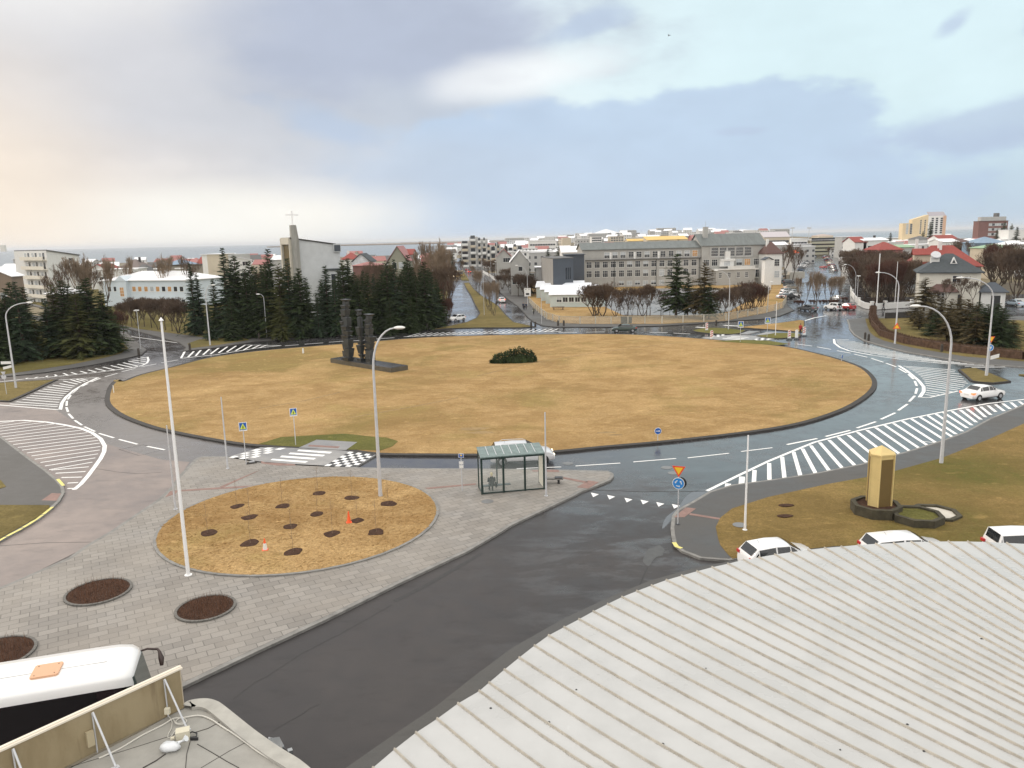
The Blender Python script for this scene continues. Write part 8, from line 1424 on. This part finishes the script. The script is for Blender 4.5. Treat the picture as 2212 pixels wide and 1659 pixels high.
for s in SL:
    m = MB(); pts = [p - o for p in s]; w = .022; hgt_ = .055; k = len(pts); vs = []
    for i, p in enumerate(pts):
        t = pts[min(i + 1, k - 1)] - pts[max(i - 1, 0)]; t.normalize(); n = Vector((-t.y, t.x, 0)); vs += [p + n * (w + .012) + Vector((0, 0, .003)), p + n * w * .55 + Vector((0, 0, hgt_)), p - n * w * .55 + Vector((0, 0, hgt_)), p - n * (w + .012) + Vector((0, 0, .003))]
    m.add(vs, [(i * 4 + j, i * 4 + j + 1, (i + 1) * 4 + j + 1, (i + 1) * 4 + j) for i in range(k - 1) for j in range(3)] + [(0, 3, 2, 1)]); m.build('standing_seam', M_sm, e)
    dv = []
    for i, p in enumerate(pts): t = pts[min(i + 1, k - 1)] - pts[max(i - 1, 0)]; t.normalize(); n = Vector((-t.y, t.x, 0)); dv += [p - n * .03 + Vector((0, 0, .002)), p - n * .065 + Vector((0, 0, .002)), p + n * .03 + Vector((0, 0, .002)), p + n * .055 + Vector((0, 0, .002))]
    dirt_shade.add(dv, [(4 * i + q, 4 * i + q + 1, 4 * i + q + 5, 4 * i + q + 4) for i in range(k - 1) for q in (0, 2)])
tag(dirt_shade.build('roof_dirt_and_shade', M_stain_shade, e))
hw_ = MB(); eg = [s[0] - o for s in SL]; inn = [s[2] - o for s in SL]
hw_.add([(p.x, p.y, 0) for p in inn] + [(p.x, p.y, ZR - .25) for p in inn], [(i, i + 1, len(inn) + i + 1, len(inn) + i) for i in range(len(inn) - 1)]); hw_.build('outer_wall', M_kerbD, e)
dt = MB()
for x, y in ((1121, 1421), (1410, 1388), (1486, 1428), (1525, 1444), (1432, 1607), (1186, 1560), (1800, 1360), (1960, 1565), (1996, 1623), (1815, 1620), (2072, 1430), (2120, 1380), (1245, 1290 + 200), (1060, 1470 + 60)):
    p = P(x, y, ZR) - o; r = .02 + .02 * random.random(); dt.cyl(p.x, p.y, p.z + .004, p.z + .02, r, r * .6, 7)
dt.build('debris', M_dark, e)
# lower left canopy with parapet panel ------------------------------------------------
ZC = 4.1
e = empty('entrance_canopy', P(500, 1640, 0), 0, 'flat concrete canopy roof with rounded corner in the lower left foreground', 'canopy'); o = Vector((e.location.x, e.location.y, 0))
cp_px = [B1(1290, 1235), B1(1330, 1205), B1(1400, 1190), B1(1470, 1188), B1(1530, 1203), B1(1590, 1240), B2(0, 1415), B2(180, 1540), B2(360, 1659), (740, 1740), (800, 1900), (100, 2300), (-400, 2100), (-500, 1850), (-100, 1690), B1(500, 1659), B1(1000, 1400)]
w = [P(a, b, ZC) - o for a, b in cp_px]; M_slab = mat('canopy_slab', (.30, .29, .265), .8, .14, 1.5, .15); M_lip = mat('canopy_lip', (.36, .35, .32), .85, .15, 2, .15)
MB().prism([(p.x, p.y) for p in w], ZC - .55, ZC, bottom=True).build('slab', M_slab, e)
lp = MB(); edge_ = curve(w[0:11], False, 4); k = len(edge_); iw = []
for i, a in enumerate(edge_):
    t = (edge_[min(i + 1, k - 1)] - edge_[max(i - 1, 0)]).normalized(); iw.append(a + Vector((t.y, -t.x)) * .42)
lp.add([(p.x, p.y, z) for q in (edge_, iw) for z in (ZC + .005, ZC + .10) for p in q], [f for i in range(k - 1) for f in ((k + i, k + i + 1, 3 * k + i + 1, 3 * k + i), (i, i + 1, k + i + 1, k + i), (2 * k + i, 3 * k + i, 3 * k + i + 1, 2 * k + i + 1))])
lp.build('raised_lip', M_lip, e)
jn = MB(); M_tar = mat('tar_joint', (.05, .045, .04), .8, .3, 6)
def cline(mb, pts, r, z, fn=B1): mb.tube([P(*fn(*p), ZC + z) - o for p in pts], r, 6)
cline(jn, [(1170, 1560), (1100, 1610), (1010, 1659)], .018, .01); cline(jn, [(1345, 1470), (1320, 1560), (1312, 1659)], .010, .005); cline(jn, [(1395, 1490), (1500, 1550), (1600, 1610), (1690, 1659)], .012, .005); cline(jn, [(1370, 1410), (1470, 1380), (1560, 1330), (1640, 1270)], .012, .005); cline(jn, [(1420, 1659), (1620, 1540), (1810, 1440)], .008, .004); cline(jn, [(500, 1650), (900, 1530), (1340, 1390)], .008, .004)
jn.build('tar_joints', M_tar, e)
# parapet panel
pl0 = P(*B1(0, 1659), ZC); bot = [P(*B1(-300, 1805), ZC), P(*B1(520, 1640), ZC), P(*B1(1295, 1235), ZC)]
pa = P(*B1(1300, 1240), ZC); topz = at(*B1(1268, 965), pa.y).z; pb = at(*B1(0, 1545), 1); 
dl = ray(*B1(0, 1545)); tt = (topz - H) / dl.z; pbv = Vector((dl.x * tt, dl.y * tt, ZC)); dirp = (Vector((pbv.x, pbv.y)) - Vector((pa.x, pa.y))); Lp_ = dirp.length; dirp.normalize()
e2 = empty('parapet_screen', (pa.x, pa.y, ZC), math.atan2(dirp.y, dirp.x), 'weathered ochre parapet panel with white capping and steel braces on the canopy', 'parapet'); Lp_ += 1.5; ph = topz - ZC
M_och = NT('weathered_board'); c_ = M_och.mix(M_och.rng(M_och.noise(1.2, 5, M_och.map((1, 1, .35))), .35, .65), (.235, .185, .105), (.30, .245, .15)); M_och = M_och.done(M_och.mix(M_och.rng(M_och.noise(.9, 5, M_och.map((2.2, 2.2, .2))), .58, .70, 0, .6), c_, (.15, .11, .065)), .85, M_och.noise(6, 4), .2)
MB().box(0, Lp_, -.06, .0, .02, ph).build('panel', M_och, e2); MB().box(-.06, Lp_, -.14, -.065, -.1, ph).build('back_panel', M_beige, e2)
cpm = MB().box(-.08, Lp_, -.17, .03, ph, ph + .05).box(-.08, Lp_, -.10, -.04, ph + .05, ph + .075); cpm.build('capping', mat('capping_white', (.70, .64, .54), .55), e2)
for ux_ in (.10 + .22, 0, 0):
    pass
for px_, in ((B1(1195, 0)[0],), (B1(662, 0)[0],), (B1(60, 0)[0],)):
    best = min([i * Lp_ / 400 for i in range(400)], key=lambda s_: abs((lambda v: (v.x, v.y))(Vector((pa.x, pa.y)) + dirp * s_)[0] / (Vector((pa.x, pa.y)) + dirp * s_)[1] - ray(px_, 1560).x / ray(px_, 1560).y))
    MB().tube([(best, .04, ph - .05), (best - .02, 1.05, .02)], .028, 8).tube([(best + .02, .04, ph - .06), (best + .02, .05, .02)], .02, 6).box(best - .1, best + .08, .98, 1.12, 0, .02).build('steel_brace', M_galv, e2)
bs_ = Vector((pa.x, pa.y)); tmp = P(*B1(678, 1510), ZC + .4)
xx_ = (Vector((tmp.x, tmp.y)) - bs_).dot(dirp); MB().box(xx_ - .09, xx_ + .09, .005, .11, .30, .72).build('wall_box', mat('box_beige', (.42, .36, .24), .6), e2)
# cables, junction box and bag on the canopy
def obj_c(name, label, cat, ref):
    q = P(*ref, ZC); return empty(name, (q.x, q.y, ZC), 0, label, cat)
def ctube(par, name, pts, r, m, z=.03):
    m_ = MB(); m_.tube([P(*p, ZC + (p[2] if len(p) > 2 else z)) - par.location if False else P(p[0], p[1], ZC + z) - par.location for p in pts], r, 6); return m_.build(name, m, par, 60)
def smooth(pts, n=5): return [tuple(v) for v in curve([Vector(p) for p in pts], False, n)]
M_cab = mat('white_cable', (.62, .60, .55), .5)
e3 = obj_c('white_cable', 'white cable looping from the parapet foot round the canopy edge', 'cable', B1(1250, 1310)); ctube(e3, 'cable', smooth([B1(*p) for p in ((700, 1590), (850, 1520), (1000, 1430), (1150, 1355), (1225, 1310), (1290, 1305), (1400, 1288), (1480, 1310), (1560, 1360), (1640, 1410), (1740, 1480), (1810, 1535), (1900, 1590), (2000, 1650))]), .022, M_cab)
ctube(e3, 'cable_loop', smooth([B1(*p) for p in ((1225, 1310), (1245, 1345), (1290, 1350), (1320, 1325), (1285, 1302), (1245, 1325), (1255, 1345), (1300, 1340))]), .012, M_cab, .045); ctube(e3, 'thin_cable', smooth([B1(*p) for p in ((1190, 1290), (1215, 1330), (1210, 1380), (1190, 1420), (1190, 1445), (1215, 1430), (1240, 1395), (1280, 1385))]), .012, M_cab, .03)
e4 = obj_c('junction_box', 'cream electrical junction box between cable and brace foot', 'junction box', B1(1295, 1455)); MB().box(-.16, .18, -.12, .12, 0, .26).build('housing', mat('cream_box', (.62, .58, .46), .6), e4); MB().box(-.17, .19, -.13, .13, .26, .29).build('lid', MATS['cream_box'], e4); MB().tube([(-.2, -.02, .12), (-.3, -.02, .10)], .05, 8).build('gland', MATS['cream_box'], e4); e4.rotation_euler.z = .35
e5 = obj_c('outlet_box', 'small cream socket at the foot of the parapet panel', 'socket', B1(1192, 1330)); MB().box(-.07, .07, -.05, .05, .25, .42).build('housing', MATS['cream_box'], e5)
e6 = obj_c('plastic_bag', 'knotted white plastic bag lying on the canopy', 'plastic bag', B1(1205, 1535)); rb = random.Random(2); mb = MB(); R_b = 10
vs = []
for i in range(9):
    for j in range(14):
        th_ = pi * i / 8; ph_ = 2 * pi * j / 14; rr2 = 1 + rb.uniform(-.12, .12); vs.append((.27 * sin(th_) * cos(ph_) * rr2, .17 * sin(th_) * sin(ph_) * rr2, .12 + .13 * cos(th_) * rr2))
mb.add(vs, [(i * 14 + j, i * 14 + (j + 1) % 14, (i + 1) * 14 + (j + 1) % 14, (i + 1) * 14 + j) for i in range(8) for j in range(14)]); mb.build('bag', mat('bag_plastic', (.66, .68, .70), .35, .06, 8), e6, 80)
MB().tube([(.2, .06, .18), (.30, .12, .2), (.42, .10, .28)], [.05, .025, .08], 8).tube([(.30, .12, .2), (.38, .22, .26)], [.025, .07], 8).build('knot', MATS['bag_plastic'], e6, 60)
e7 = obj_c('bracket', 'dark cable clamp and small bracket at the brace foot', 'bracket', B1(1360, 1440)); rt_ = MB(); rt_.tube([(-.18, 0, .05), (-.05, .12, .08), (.1, .08, .06), (.14, -.06, .05), (0, -.1, .06), (-.15, -.02, .05)], .02, 6).box(.0, .22, -.16, -.12, 0, .08).build('clamp', M_dark, e7)
# ---------------------------------------------------------------- air
hz = MB().box(-8000, 8000, -30, 12000, -2.5, 60); HAZE = tag(hz.build('haze', None), 'thin pale air over the distance', None, None, 'stuff') if False else None
m = bpy.data.materials.new('haze_air'); m.use_nodes = True; t = m.node_tree; t.nodes.remove(t.nodes['Principled BSDF']); pv = t.nodes.new('ShaderNodeVolumePrincipled'); pv.inputs['Color'].default_value = (.92, .95, 1.0, 1); pv.inputs['Density'].default_value = 0.00007; pv.inputs['Anisotropy'].default_value = 0.2
t.links.new(pv.outputs[0], t.nodes['Material Output'].inputs['Volume']); HZ = MB().box(-61000, 61000, -2500, 71000, -4.5, 75)
ho = HZ.build('haze', m); tag(ho, 'thin pale air over the distance', None, None, 'stuff'); 
# labels: what still shares one is told apart by landmark, then by order from the left
LM = ((1060, 'left of the avenue'), (1165, 'over the gabled houses'), (1260, 'behind the cubic block'), (1400, 'over the left half of the school'), (1515, 'near the yellow roofs'), (1655, 'over the tall school wing'), (1750, 'left of the long street'), (1840, 'at the end of the long street'), (1950, 'over the russet wood'), (2050, 'near the yellow tower'), (2120, 'between the two towers'), (9999, 'at the red brown block'))
ORD = 'first second third fourth fifth sixth seventh eighth ninth tenth eleventh twelfth'.split()
def px_of(o):
    v = Vector(o.location) - Vector((0, 0, H)); return CX + F * v.dot(cx) / max(v.dot(fw), .1)
def dups():
    d = {}
    for o in bpy.data.objects:
        if o.parent is None and 'label' in o and 'kind' not in o: d.setdefault(o['label'], []).append(o)
    return {k: v for k, v in d.items() if len(v) > 1}
for k, v in dups().items():
    if 'far off in the town' in k or 'distant brown' in k:
        for o in v: o['label'] = (k.replace(' far off in the town', '').replace(' among the town roofs', '') + ' far off ' + next(t for l_, t in LM if px_of(o) < l_)) if px_of(o) > 950 else k.replace(' in the town', '') + ' near the bay on the left'
for k, v in dups().items():
    v.sort(key=px_of)
    if len(v) <= 12 and len(k.split()) <= 12:
        for i, o in enumerate(v): o['label'] = k + ', ' + ORD[i] + ' from left'
